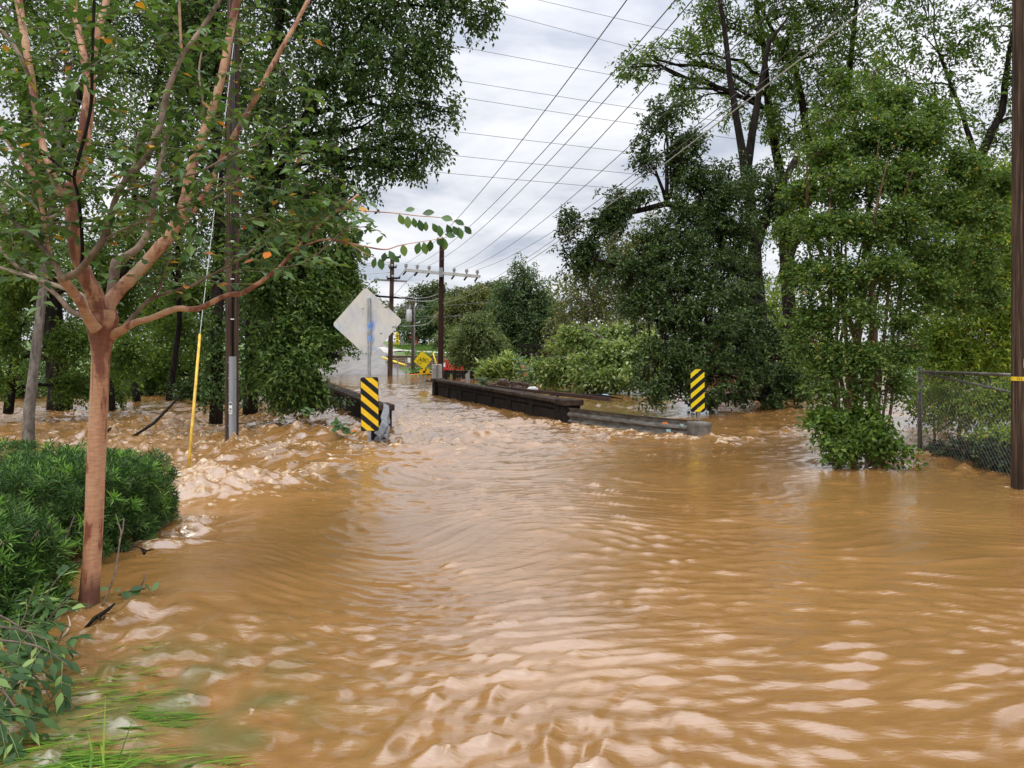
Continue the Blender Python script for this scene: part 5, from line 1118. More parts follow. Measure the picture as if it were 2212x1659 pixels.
# thick dark trunk far left
tree('thick_trunk_tree', 'big dark trunked tree behind the myrtle, at the far left edge', 'tree', P(125, 885, 22),
     [[tk(128, 895, 22, 0.34), tk(122, 780, 22, 0.28), tk(110, 640, 22, 0.27), tk(75, 430, 22, 0.25), tk(60, 250, 22, 0.2), tk(40, 0, 22, 0.14), tk(50, -250, 22, 0.06)], [tk(75, 430, 22, 0.18), tk(150, 260, 22, 0.14), tk(230, 60, 22, 0.09), tk(260, -120, 22, 0.05)]],
     [clump(20, 150, 110, 22), clump(140, 60, 120, 22), clump(260, -20, 130, 22), clump(90, -120, 150, 22), clump(300, 160, 90, 22.5), clump(20, 420, 90, 21.5), clump(200, 330, 80, 22), clump(60, 620, 70, 21.5), clump(10, 760, 60, 21), clump(200, -300, 180, 22), clump(50, -480, 220, 22), clump(300, -480, 200, 22), clump(400, -250, 160, 22), clump(200, -680, 220, 22), clump(-150, -200, 220, 22), clump(-250, -450, 250, 22)],
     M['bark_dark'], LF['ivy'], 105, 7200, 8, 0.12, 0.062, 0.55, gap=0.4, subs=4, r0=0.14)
# thin trees of the wood behind
wood_specs = [
    (300, 880, 24, 1.0, 'thin dark trunked tree in the flooded wood, between the myrtle trunk and the yellow guard', [(300, 300, 100), (380, 180, 100), (260, 120, 90), (340, 20, 110), (330, 430, 80), (400, 330, 70), (300, -120, 130)], 'mid'),
    (362, 868, 26, 0.9, 'dark slim tree in the flooded wood just left of the yellow guard', [(400, 470, 80), (350, 560, 80), (420, 380, 80), (440, 200, 90), (400, 60, 100), (420, -90, 130)], 'ivy'),
    (245, 905, 21, 0.8, 'leafy sapling hung with creepers right behind the myrtle trunk', [(210, 700, 60), (260, 620, 80), (210, 560, 80), (270, 760, 60), (240, 840, 45), (290, 500, 80), (215, 800, 40)], 'mid'),
    (18, 880, 18, 0.9, 'leafy young tree at the extreme left edge above the hedge', [(10, 820, 50), (25, 720, 55), (50, 640, 60), (20, 560, 70), (80, 780, 40), (160, 830, 40), (150, 740, 45)], 'mid'),
    (410, 840, 30, 1.0, 'shady tree beyond the yellow guard with foliage down to the water', [(390, 720, 60), (340, 780, 60), (420, 640, 70), (430, 770, 45), (360, 660, 60), (300, 820, 45), (380, 810, 40)], 'mid'),
    (590, 850, 27, 1.1, 'dark tree behind the conduit pole', [(560, 650, 80), (600, 560, 90), (640, 450, 90), (540, 480, 80), (590, 740, 70), (530, 360, 80)], 'dark')]
for i, (px, yb, Y, s_, lb, cl, lm) in enumerate(wood_specs):
    top = min(c[1] for c in cl)
    tree('woodland_tree', lb, 'tree', P(px, yb, Y), [[tk(px, yb + 12, Y, 0.12 * s_), tk(px + (-34, 26, -18, 22, 30, -24)[i], 700, Y + 0.8, 0.10 * s_), tk((px + cl[0][0]) / 2, (700 + top) / 2 + 40, Y, 0.09 * s_), tk(cl[-2][0], min(top + 60, 640), Y, 0.05 * s_)]],
         [clump(x, y, r, Y - R.uniform(-1.5, 1.5)) for x, y, r in cl], M['bark_dark'], LF[lm], 110 + i, int(230 * len(cl) * (1.0 if i not in (0, 1) else 1.15)), 8, 0.125 * Y / 22, 0.065 * Y / 22, 0.5, gap=0.36, group='trees of the flooded wood on the left', subs=3, r0=0.07)
# dark wood behind, reads as one mass
wd = [clump(x, y, 110, Y, h) for x, y, Y, h in ((-260, 640, 40, 170), (-120, 650, 40, 160), (20, 660, 42, 160), (150, 640, 44, 170), (290, 650, 44, 160), (420, 640, 45, 160), (540, 650, 46, 160), (640, 700, 48, 120), (60, 560, 48, 140), (330, 560, 48, 140), (-150, 400, 42, 180), (520, 560, 48, 110), (690, 690, 55, 90), (700, 610, 52, 70), (-60, 800, 38, 60), (200, 800, 40, 55), (440, 800, 42, 55))]
tag(foliage('woodland', LF['ivy'], None, 131, wd, 5200, 8, 0.24, 0.13, 0.9, gap=0.12, noise_lam=3, power=0.5), kind='stuff')
wd2 = [clump(x, y, 60, Y, h) for x, y, Y, h in ((-200, 830, 33, 60), (250, 840, 34, 40), (330, 835, 30, 35), (150, 850, 30, 35), (40, 850, 28, 40), (430, 850, 24, 35), (520, 850, 24, 40), (570, 850, 22, 30), (100, 830, 36, 50))]
tag(foliage('undergrowth', LF['ivy'], None, 132, wd2, 2600, 8, 0.15, 0.08, 0.6, gap=0.22, noise_lam=1.5), kind='stuff')

# ------------------------------------------------------------------ vegetation: right bank
tree('leaning_oak', 'dark broad tree leaning over the flood with boughs dipping into it behind the right marker', 'tree', P(1650, 880, 23),
     [[tk(1668, 885, 24, 0.3), tk(1640, 700, 24, 0.25), tk(1625, 480, 24, 0.2), tk(1597, 290, 24, 0.115), tk(1580, 190, 24, 0.095), tk(1572, 120, 24, 0.085), tk(1553, -20, 24, 0.06), tk(1540, -180, 24, 0.04)],
      [tk(1630, 520, 24, 0.17), tk(1560, 470, 23, 0.13), tk(1440, 440, 22, 0.09), tk(1320, 470, 21.5, 0.06), tk(1250, 480, 21.5, 0.03)],
      [tk(1640, 660, 24, 0.2), tk(1560, 640, 22.5, 0.14), tk(1460, 590, 21.5, 0.1), tk(1360, 580, 21, 0.07), tk(1290, 560, 21, 0.04)],
      [tk(1655, 800, 24, 0.2), tk(1570, 720, 22, 0.13), tk(1470, 700, 21, 0.08), tk(1400, 690, 20.5, 0.04)],
      [tk(1612, 380, 24, 0.14), tk(1640, 200, 24, 0.1), tk(1662, 90, 24, 0.07), tk(1700, 40, 24, 0.03)],
      [tk(1600, 640, 24, 0.16), tk(1650, 480, 24, 0.15), tk(1720, 340, 24.5, 0.1)]],
     [clump(1232, 480, 34, 21.5, 38), clump(1222, 560, 40, 21.5, 35), clump(1262, 575, 44, 21.5, 35), clump(1262, 520, 40, 21.5), clump(1330, 450, 50, 21.5, 45), clump(1300, 500, 35, 21.5), clump(1395, 330, 38, 22, 50), clump(1440, 250, 60, 22, 45), clump(1475, 320, 55, 22), clump(1500, 400, 60, 22),
      clump(1560, 420, 75, 22.5), clump(1560, 510, 95, 22.5), clump(1470, 500, 75, 21.5), clump(1400, 560, 62, 21.2), clump(1340, 590, 50, 21), clump(1450, 600, 80, 21), clump(1540, 620, 90, 21.5), clump(1380, 660, 55, 20.8), clump(1450, 690, 70, 20.5), clump(1540, 720, 95, 21), clump(1610, 700, 60, 22.5), clump(1600, 600, 45, 23), clump(1440, 780, 70, 20), clump(1520, 810, 85, 20.3, 65), clump(1400, 840, 48, 19.8, 36), clump(1470, 860, 70, 20, 25), clump(1590, 835, 70, 21.5, 40), clump(1670, 800, 80, 22.5, 55), clump(1720, 845, 60, 22.5, 25), clump(1690, 440, 60, 24), clump(1640, 400, 50, 24), clump(1650, 860, 60, 22, 20), clump(1660, 740, 60, 23), clump(1600, 780, 60, 21.5), clump(1740, 800, 50, 23, 40), clump(1385, 425, 34, 21.6, 26), clump(1345, 450, 36, 21.5, 26), clump(1530, 870, 50, 20.5, 20)],
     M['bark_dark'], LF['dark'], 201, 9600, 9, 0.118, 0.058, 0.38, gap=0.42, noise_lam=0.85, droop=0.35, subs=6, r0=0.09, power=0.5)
tree('tall_locust', 'tall airy tree with dark bare forks above the leaning tree', 'tree', P(1700, 860, 29),
     [[tk(1720, 865, 29, 0.3), tk(1700, 600, 29, 0.24), tk(1690, 400, 29, 0.18), tk(1660, 240, 29, 0.13), tk(1650, 100, 29, 0.1), tk(1625, -40, 29, 0.07), tk(1600, -240, 29, 0.04)],
      [tk(1690, 600, 29, 0.2), tk(1760, 380, 29, 0.16), tk(1720, 160, 29, 0.12), tk(1680, 90, 29, 0.09), tk(1640, 10, 29, 0.05)], [tk(1760, 380, 29, 0.16), tk(1830, 200, 29, 0.12), tk(1845, 60, 29, 0.09), tk(1860, -120, 29, 0.05)]],
     [clump(1365, 145, 40, 26, 50), clump(1420, 130, 60, 26.5, 45), clump(1500, 120, 70, 27), clump(1530, 40, 70, 27.5), clump(1470, 190, 50, 27), clump(1620, 60, 70, 28), clump(1580, 190, 70, 28), clump(1690, 130, 80, 28.5), clump(1650, 230, 70, 28.5), clump(1700, 30, 80, 29), clump(1760, 120, 90, 29), clump(1800, 20, 90, 29), clump(1780, 230, 90, 29), clump(1860, 130, 90, 29), clump(1720, 300, 80, 28.5), clump(1560, -70, 110, 28), clump(1700, -100, 130, 29), clump(1850, -100, 130, 29), clump(1610, -220, 130, 29), clump(1800, -260, 160, 29), clump(1680, -380, 170, 29), clump(1850, -440, 180, 29), clump(1720, -560, 160, 29), clump(1560, -300, 120, 28.5)],
     M['bark_dark'], LF['mid'], 202, 8800, 8, 0.175, 0.07, 0.5, gap=0.46, noise_lam=1.1, subs=5, r0=0.09, droop=0.3)
tree('roadside_tree', 'tall loose tree with dark stems rising behind the edge pole on the right', 'tree', P(2100, 870, 22),
     [[tk(2040, 880, 22, 0.2), tk(2060, 600, 22, 0.17), tk(2110, 350, 22, 0.13), tk(2165, 240, 22, 0.1), tk(2172, 170, 22, 0.08), tk(2190, 60, 22, 0.05), tk(2230, -150, 22, 0.03)], [tk(2110, 350, 22, 0.09), tk(2080, 250, 22, 0.06), tk(2030, 120, 22, 0.04)]],
     [clump(1960, 60, 90, 22), clump(2050, 120, 85, 22), clump(2140, 60, 90, 22), clump(1930, 190, 80, 22), clump(2030, 240, 90, 22), clump(2140, 300, 80, 22), clump(2210, 180, 80, 22), clump(2200, 400, 80, 22), clump(2000, -90, 120, 22), clump(2160, -110, 130, 22), clump(2300, -20, 120, 22), clump(2080, -280, 170, 22), clump(2280, -260, 170, 22), clump(2300, 250, 110, 22), clump(1980, -300, 170, 22), clump(2150, -450, 200, 22), clump(2350, -480, 220, 22), clump(2200, -680, 220, 22), clump(1960, -520, 170, 22), clump(2500, -150, 200, 22), clump(2520, 150, 200, 22), clump(2120, 460, 90, 21)],
     M['bark_dark'], LF['mid'], 203, 9000, 8, 0.14, 0.06, 0.45, gap=0.44, noise_lam=0.9, subs=4, r0=0.06)
# crape myrtle thicket with many stems
g = rng(204); stems = []
rnd = random.Random(204)
for i in range(15):
    x0 = 1850 + rnd.uniform(-55, 60); y0 = 985; Y0 = 11.3 + rnd.uniform(-0.25, 0.6); sp = rnd.uniform(-1, 1)
    xa = x0 + sp * 45; xb = 1865 + sp * 140; xc = 1890 + sp * 170
    r_ = rnd.uniform(0.018, 0.034) if i > 4 else rnd.uniform(0.04, 0.06)
    stems.append([tk(x0, y0 + 30, Y0, r_ * 1.15), tk(xa, 780, Y0 + 0.1, r_), tk((xa + xb) / 2, 620, Y0 + 0.2 + rnd.uniform(-0.3, 0.5), r_ * 0.8), tk(xb, 470, Y0 + rnd.uniform(-0.6, 0.9), r_ * 0.45), tk(xc, 310 + rnd.uniform(-30, 60), Y0 + rnd.uniform(-0.8, 1.0), r_ * 0.15)])
tree('crape_myrtle', 'dense many stemmed crape myrtle thicket rising from the flood beside the chain link fence', 'tree', P(1855, 990, 11.4), stems,
     [clump(1790, 340, 62, 11.9, 50), clump(1880, 290, 75, 11.8, 60), clump(1980, 300, 75, 11.8, 60), clump(2075, 360, 60, 12, 50), clump(1735, 420, 48, 11.9, 40), clump(1835, 400, 80, 11.5, 60), clump(1950, 390, 85, 11.5, 65), clump(2050, 450, 75, 11.8, 60), clump(2130, 470, 45, 12), clump(1712, 500, 40, 12, 35), clump(1800, 500, 85, 11.3, 60), clump(1920, 490, 90, 11.2, 65), clump(2030, 540, 75, 11.5, 55), clump(1720, 590, 45, 11.6, 32), clump(1790, 610, 70, 11.1, 50), clump(1895, 590, 75, 11.0, 50), clump(1990, 620, 70, 11.3, 50), clump(2070, 640, 45, 11.6, 35), clump(1755, 690, 52, 11.2, 38), clump(1850, 680, 55, 10.9, 38), clump(1945, 700, 50, 11.1, 36), clump(1780, 770, 48, 11.1, 36), clump(1880, 770, 48, 10.9, 32), clump(1775, 840, 45, 11.0, 36, w=0.6), clump(1850, 840, 50, 10.9, 36, w=0.6), clump(1930, 825, 45, 11.0, 36, w=0.6), clump(1740, 740, 40, 11.2, 40), clump(1960, 760, 45, 11.1, 36), clump(1830, 775, 50, 11.0, 40), clump(1850, 235, 48, 12, 35), clump(1930, 215, 45, 12, 40), clump(2020, 250, 40, 12, 35), clump(1780, 260, 35, 12, 28), clump(1900, 160, 30, 12.2, 35), clump(2110, 560, 55, 11.9, 42), clump(2130, 640, 45, 12, 36), clump(2150, 400, 45, 12.2, 40), clump(1820, 180, 28, 12.2, 35)],
     M['bark_brown'], LF['myrtle'], 204, 9600, 10, 0.064, 0.036, 0.36, gap=0.36, noise_lam=0.42, power=0.55, subs=5, r0=0.018, twig=0.004, trunk_n=8, droop=0.15, leaf_droop=0.15)
sh = thing('broadleaf_shrub', G(1855, 995), 'low leafy shrub skirting the foot of the myrtle thicket at the waterline', 'shrub')
tag(foliage('leaves', LF['mid'], sh, 205, [clump(1790, 920, 45, 10.7, 30), clump(1765, 900, 30, 10.9, 20), clump(1830, 960, 55, 10.6, 30), clump(1890, 940, 50, 10.6, 35), clump(1940, 970, 40, 10.6, 28), clump(1850, 905, 60, 10.9, 35), clump(1800, 965, 30, 10.6, 18)], 620, 7, 0.085, 0.05, 0.3, gap=0.25, noise_lam=0.35, zmin=0.02), kind='stuff')
q = MB(); 
for i in range(14):
    a = G(1800 + 11 * i, 985 + rnd.uniform(-8, 8)); q.tube([(a.x, a.y, -0.3), (a.x + rnd.uniform(-.08, .08), a.y, 0.15), (a.x + rnd.uniform(-.25, .25), a.y - 0.1, rnd.uniform(0.3, 0.5))], [0.009, 0.007, 0.003], 5)
tag(q.build('stems', M['bark_brown'], sh), kind='stuff')
o = thing('garden_stake', G(1873, 985), 'short bare pale stake among the leaves at the foot of the thicket', 'stake'); q = MB(); a = P(1871, 985, 10.75); q.beam((a.x, a.y, -0.4), P(1871, 938, 10.75), 0.035, 0.03); q.build('shaft', M['twig_pale'], o)
# yellow green sumac behind the fence
tree('tree_of_heaven', 'yellow green saplings with feathery leaves behind the chain link fence', 'tree', P(2120, 960, 13.5),
     [[tk(2070, 985, 13.5, 0.035), tk(2080, 800, 13.5, 0.03), tk(2090, 560, 13.6, 0.02), tk(2110, 420, 13.7, 0.01)], [tk(2140, 985, 13.4, 0.03), tk(2160, 700, 13.5, 0.022), tk(2190, 460, 13.6, 0.012)], [tk(2020, 980, 14, 0.025), tk(2015, 840, 13.9, 0.018), tk(2000, 720, 13.8, 0.01)]],
     [clump(2110, 430, 60, 13.8), clump(2190, 400, 60, 13.8), clump(2150, 520, 70, 13.7), clump(2210, 560, 60, 13.6), clump(2080, 600, 60, 13.8), clump(2160, 650, 70, 13.4), clump(2060, 720, 70, 13.4, 55), clump(2150, 760, 70, 13.2, 55), clump(2210, 700, 60, 13.2), clump(2010, 740, 45, 13.5, 40), clump(2030, 860, 60, 13, 50), clump(2110, 870, 70, 12.8, 50), clump(2190, 860, 60, 12.6, 50), clump(2040, 800, 50, 13.4)],
     M['bark_brown'], LF['yellow'], 206, 2300, 12, 0.10, 0.038, 0.5, gap=0.25, noise_lam=0.5, droop=0.35, subs=3, r0=0.015, twig=0.004, trunk_n=8)
tag(foliage('thicket', LF['dark'], None, 207, [clump(x, y, r, Y) for x, y, r, Y in ((2000, 560, 70, 17), (2080, 680, 90, 17), (2180, 620, 90, 17), (2000, 780, 80, 17), (2120, 780, 90, 16.5), (2210, 800, 80, 16), (2300, 700, 120, 16), (2400, 500, 160, 16), (2260, 470, 100, 17), (1990, 850, 50, 17), (2180, 870, 50, 15.5))], 2300, 8, 0.1, 0.055, 0.45, gap=0.25), kind='stuff')
# thicket behind the leaning tree, light green
for i, (lb, cl, Y, lm, n_) in enumerate((('pale green bush glowing behind the dark leaning tree near the brick house', [(1640, 690, 60), (1700, 720, 60), (1690, 640, 50), (1760, 760, 60), (1720, 800, 50), (1590, 660, 50), (1610, 740, 50)], 31, 'yellow', 1100), ('olive backdrop tree right of the round tree, thinly leaved', [(1240, 640, 60), (1300, 590, 70), (1360, 560, 70), (1280, 690, 55), (1350, 650, 70), (1420, 620, 60), (1220, 700, 45), (1410, 520, 60), (1330, 510, 45)], 50, 'olive', 1500), ('greyish brown backdrop tree directly above the pale fallen tree', [(1250, 740, 50), (1330, 720, 55), (1400, 710, 55), (1210, 745, 40)], 46, 'olive', 600))):
    a = cl[0]; tree('backdrop_tree', lb, 'tree', P(a[0], 800, Y), [[tk(a[0], 815, Y, 0.25), tk(a[0] + 5, 740, Y, 0.2), tk(cl[1][0], cl[1][1], Y, 0.1)]], [clump(x, y, r, Y) for x, y, r in cl], M['bark_grey'], LF[lm], 211 + i, n_, 8, 0.16 * Y / 32, 0.08 * Y / 32, 0.02 * Y, gap=0.3, noise_lam=1.4, subs=4, power=0.5)
# fallen pale tree, tops in the flood
tree('fallen_tree', 'toppled pale leaved tree lying in the flood beyond the bridge wall', 'tree', P(1300, 830, 32),
     [[tk(1420, 790, 31, 0.16), tk(1340, 770, 31.5, 0.13), tk(1260, 765, 32, 0.1), tk(1190, 780, 33, 0.05)], [tk(1340, 770, 31.5, 0.09), tk(1300, 730, 32, 0.06), tk(1260, 705, 32.5, 0.03)]],
     [clump(1170, 800, 38, 34, 28), clump(1220, 780, 48, 33, 40), clump(1280, 750, 50, 32.5, 42), clump(1270, 800, 58, 31, 36), clump(1340, 780, 60, 31, 48), clump(1330, 815, 60, 30, 24), clump(1390, 760, 50, 31), clump(1400, 810, 50, 29, 30), clump(1240, 720, 34, 33, 22), clump(1330, 725, 40, 32.5, 25), clump(1205, 815, 40, 33, 16), clump(1290, 825, 50, 30.5, 16)],
     M['bark_grey'], LF['fallen'], 215, 2300, 8, 0.2, 0.11, 0.6, gap=0.22, noise_lam=1.0, subs=3, power=0.5)
# round dense tree and company in the middle distance
def simple_tree(name, lb, px, yb, Y, cl, lm, seed, n, L, spray, group=None, bark='bark_dark', r=0.14, gap=0.22, W=0.5, lean=0, **kw):
    top = min(c[1] for c in cl)
    return tree(name, lb, 'tree', P(px, yb, Y), [[tk(px, yb + 4, Y, r), tk(px + lean * 0.5, yb - (yb - top) * 0.3, Y, r * 0.85), tk(px + lean, yb - (yb - top) * 0.7, Y, r * 0.4)]], [clump(c[0], c[1], c[2], Y + (c[4] if len(c) > 4 else 0), c[3] if len(c) > 3 else None) for c in cl], M[bark], LF[lm], seed, n, 8, L, L * W, spray, group=group, gap=gap, noise_lam=max(0.8, L * 7), subs=3, r0=r * 0.5, twig=0.012, **kw)
simple_tree('round_tree', 'big rounded dark green tree in the middle distance, right of the crossarm pole', 1130, 800, 60, [(1130, 600, 42, 40), (1095, 640, 45), (1165, 640, 45), (1130, 660, 60), (1080, 700, 45), (1180, 700, 45), (1130, 730, 70, 45), (1085, 750, 40, 32), (1175, 755, 40, 30), (1125, 572, 22, 20), (1140, 690, 60)], 'blue', 221, 2600, 0.24, 0.9, power=0.5)
simple_tree('street_tree', 'grey green street tree on a thin trunk behind the bridge wall', 1036, 822, 48, [(1030, 710, 34), (1000, 735, 34), (1060, 735, 38), (985, 765, 24, 22), (1030, 765, 48, 28), (1080, 765, 30, 24), (1000, 785, 26, 14), (1055, 785, 36, 14), (1045, 690, 20), (1015, 692, 16)], 'street', 222, 1500, 0.17, 0.55, r=0.09, power=0.48)
simple_tree('street_tree', 'leaning thin trunked street tree left of the larger one', 1018, 818, 50, [(1010, 775, 22, 14), (990, 755, 22)], 'street', 223, 240, 0.17, 0.5, r=0.09, lean=-10)
specs = [('tree behind the transformer pole with a dark spreading crown', 915, 740, 100, [(930, 690, 40, 36), (905, 705, 30), (960, 680, 40, 40), (885, 715, 24), (945, 720, 40, 24), (980, 700, 34)], 'blue', 900),
    ('tall dark tree on the skyline directly behind the crossarm pole', 930, 740, 150, [(905, 628, 22, 14), (940, 622, 30, 14), (925, 650, 45, 22), (960, 645, 34, 20), (900, 670, 40, 30), (950, 680, 40, 34)], 'far', 900),
    ('olive toned tree on the skyline left of the round tree', 1010, 750, 95, [(1000, 655, 40, 28), (1040, 640, 36, 28), (970, 680, 34, 28), (1020, 690, 45, 36), (1060, 680, 40, 40), (990, 720, 40, 24), (1050, 730, 40, 26)], 'olive', 1300),
    ('skyline tree between the crossarm pole and the round tree', 1060, 740, 140, [(1040, 625, 30, 14), (1075, 620, 30, 16), (1000, 632, 30, 14), (1060, 650, 50, 24)], 'far', 600),
    ('small bright bush tree at the right of the white car', 958, 762, 82, [(955, 735, 20), (975, 745, 22), (945, 750, 14), (968, 720, 16), (985, 725, 18)], 'street', 420),
    ('far pale tree on the skyline above the diamond sign', 800, 720, 170, [(770, 640, 24, 16), (795, 634, 20, 12), (750, 660, 26, 20), (815, 660, 22, 16), (785, 670, 34, 20), (840, 680, 30, 20)], 'far', 600),
    ('dark tree at the left of the hill road above the concrete wall', 715, 745, 84, [(705, 640, 40, 40), (735, 620, 30, 36), (745, 660, 28, 30), (690, 690, 40, 34), (725, 700, 34, 24), (755, 600, 18, 30), (720, 570, 34, 40)], 'dark', 1300),
    ('grey green tree on the far slope behind the cluttered pole', 860, 730, 140, [(850, 700, 26, 18), (870, 690, 20, 18), (830, 705, 20, 16)], 'far', 360),
    ('rounded tree right of the round one, low and dark', 1195, 800, 58, [(1200, 690, 30, 40), (1215, 740, 34, 36), (1190, 760, 34, 26)], 'blue', 500)]
for i, (lb, px, yb, Y, cl, lm, n_) in enumerate(specs):
    simple_tree('distant_tree', lb, px, yb, Y, cl, lm, 230 + i, n_, 0.0042 * Y, 0.016 * Y, group='trees on the far slope', r=0.0022 * Y, gap=0.2, power=0.5)
tag(foliage('far_treeline', LF['far'], None, 245, [clump(x, y, 110, Y, h) for x, y, Y, h in ((-700, 700, 190, 70), (-450, 690, 190, 80), (-200, 690, 190, 75), (50, 690, 190, 70), (300, 690, 190, 75), (520, 690, 190, 65), (700, 700, 190, 45), (1010, 700, 190, 55), (1150, 680, 180, 60), (1300, 670, 160, 75), (1450, 670, 150, 80), (1650, 670, 150, 85), (1850, 660, 150, 90), (2050, 660, 150, 90), (2250, 660, 150, 90), (2500, 660, 160, 90), (2800, 680, 170, 80))], 4200, 7, 0.75, 0.42, 2.6, gap=0.1, noise_lam=8, power=0.55), kind='stuff')
# big leaved plants at the waterline
pl = thing('canna_clump', P(1085, 818, 46), 'clump of broad bright leaves at the waterline right of the street tree', 'plant')
V_ = foliage_np(251, [clump(1065, 800, 24, 46, 18), clump(1095, 795, 30, 46, 22), clump(1120, 805, 20, 46, 14), clump(1050, 808, 14, 46, 12), clump(1080, 812, 36, 45.7, 8)], 170, 6, 0.55, 0.15, 0.5, gap=0.1, droop=-0.3, leaf_droop=-0.5, flat=0.5)
tag(np_mesh('leaves', V_, leaf_tris(len(V_) // 4), LF['fallen'], pl), kind='stuff')
q = MB(); rnd = random.Random(3)
for i in range(16):
    a = P(1048 + i * 5, 820, 46 + rnd.uniform(-0.3, 0.3)); q.tube([(a.x, a.y, -0.2), (a.x + rnd.uniform(-.2, .2), a.y, rnd.uniform(0.5, 1.0))], 0.02, 5)
tag(q.build('stems', LF['fallen'], pl), kind='stuff')
# grass on the bank
g = rng(260); n = 26000; bx = g.uniform(-26, 12, n); by = g.uniform(56.5, 110, n) ** 1.0
ks = (bx + (by - 58) * 0.19); ok = (ks > -7.4) & ~((by > 60) & (by < 64.9) & (bx > -7.5)) & ~((by > 65.8) & (by < 67.1) & (bx > -10.9) & (bx < -3.1)); 
bx, by = bx[ok], by[ok]; bz = ground_h(bx, by) + 0.01
d_ = np.min(np.stack([np.hypot(bx - p[0], by - p[1]) for p in fp]), axis=0); ok = d_ > 1.0; bx, by, bz = bx[ok], by[ok], bz[ok]
c = np.stack([bx, by, bz], -1); a = nrm(np.stack([g.normal(size=len(bx)) * 0.4, g.normal(size=len(bx)) * 0.4, np.ones(len(bx))], -1)); nn = nrm(g.normal(size=c.shape) * np.array([1, 1, 0.1]))
V_ = leaf_quads(c, a, nn, 0.24 * g.uniform(0.5, 1.3, len(bx)), 0.10)
tag(np_mesh('grass', V_, leaf_tris(len(V_) // 4), LF['bank']), kind='stuff')

# ------------------------------------------------------------------ foreground: the pruned crape myrtle
FY = 4.78
cmy = thing('crape_myrtle', G(192, 1325), 'smooth tan trunked crape myrtle in the left foreground, branching like a vase', 'tree')
def prof_trunk(pts, n=40):
    mb = MB(); rings = []; rnd = random.Random(2)
    for (px, py, w_) in pts:
        c = P(px, py, FY); r = w_ * 0.385 * FY / F; ring = []
        for k in range(n):
            a = 2 * math.pi * k / n; rr_ = r * (1 + 0.035 * math.sin(3 * a + py * 0.004) + 0.022 * math.sin(5 * a - py * 0.006) + 0.008 * math.sin(11 * a + py * 0.03))
            ring.append((c.x + rr_ * math.cos(a), c.y + rr_ * math.sin(a), c.z))
        rings.append(ring)
    vs = [v for r in rings for v in r]; fs = []
    for i in range(len(rings) - 1):
        for k in range(n): a, b_ = i * n + k, i * n + (k + 1) % n; fs.append((a, b_, b_ + n, a + n))
    mb.add(vs, fs, True); return mb
tp_pts = [(184, 1440, 76), (187, 1360, 68), (190, 1325, 62), (193, 1280, 51), (199, 1200, 48), (204, 1100, 48), (208, 1000, 49), (213, 900, 48), (217, 820, 47), (219, 770, 48), (221, 740, 58), (222, 712, 76), (223, 690, 84), (224, 670, 70)]
dense = []
for i in range(len(tp_pts) - 1):
    for k in range(5):
        t_ = k / 5; dense.append(tuple(tp_pts[i][j] * (1 - t_) + tp_pts[i + 1][j] * t_ for j in range(3)))
dense.append(tp_pts[-1]); prof_trunk(dense).build('trunk', M['crape_trunk'], cmy)
BR = []   # (list of (px,py,dY,width px), material)
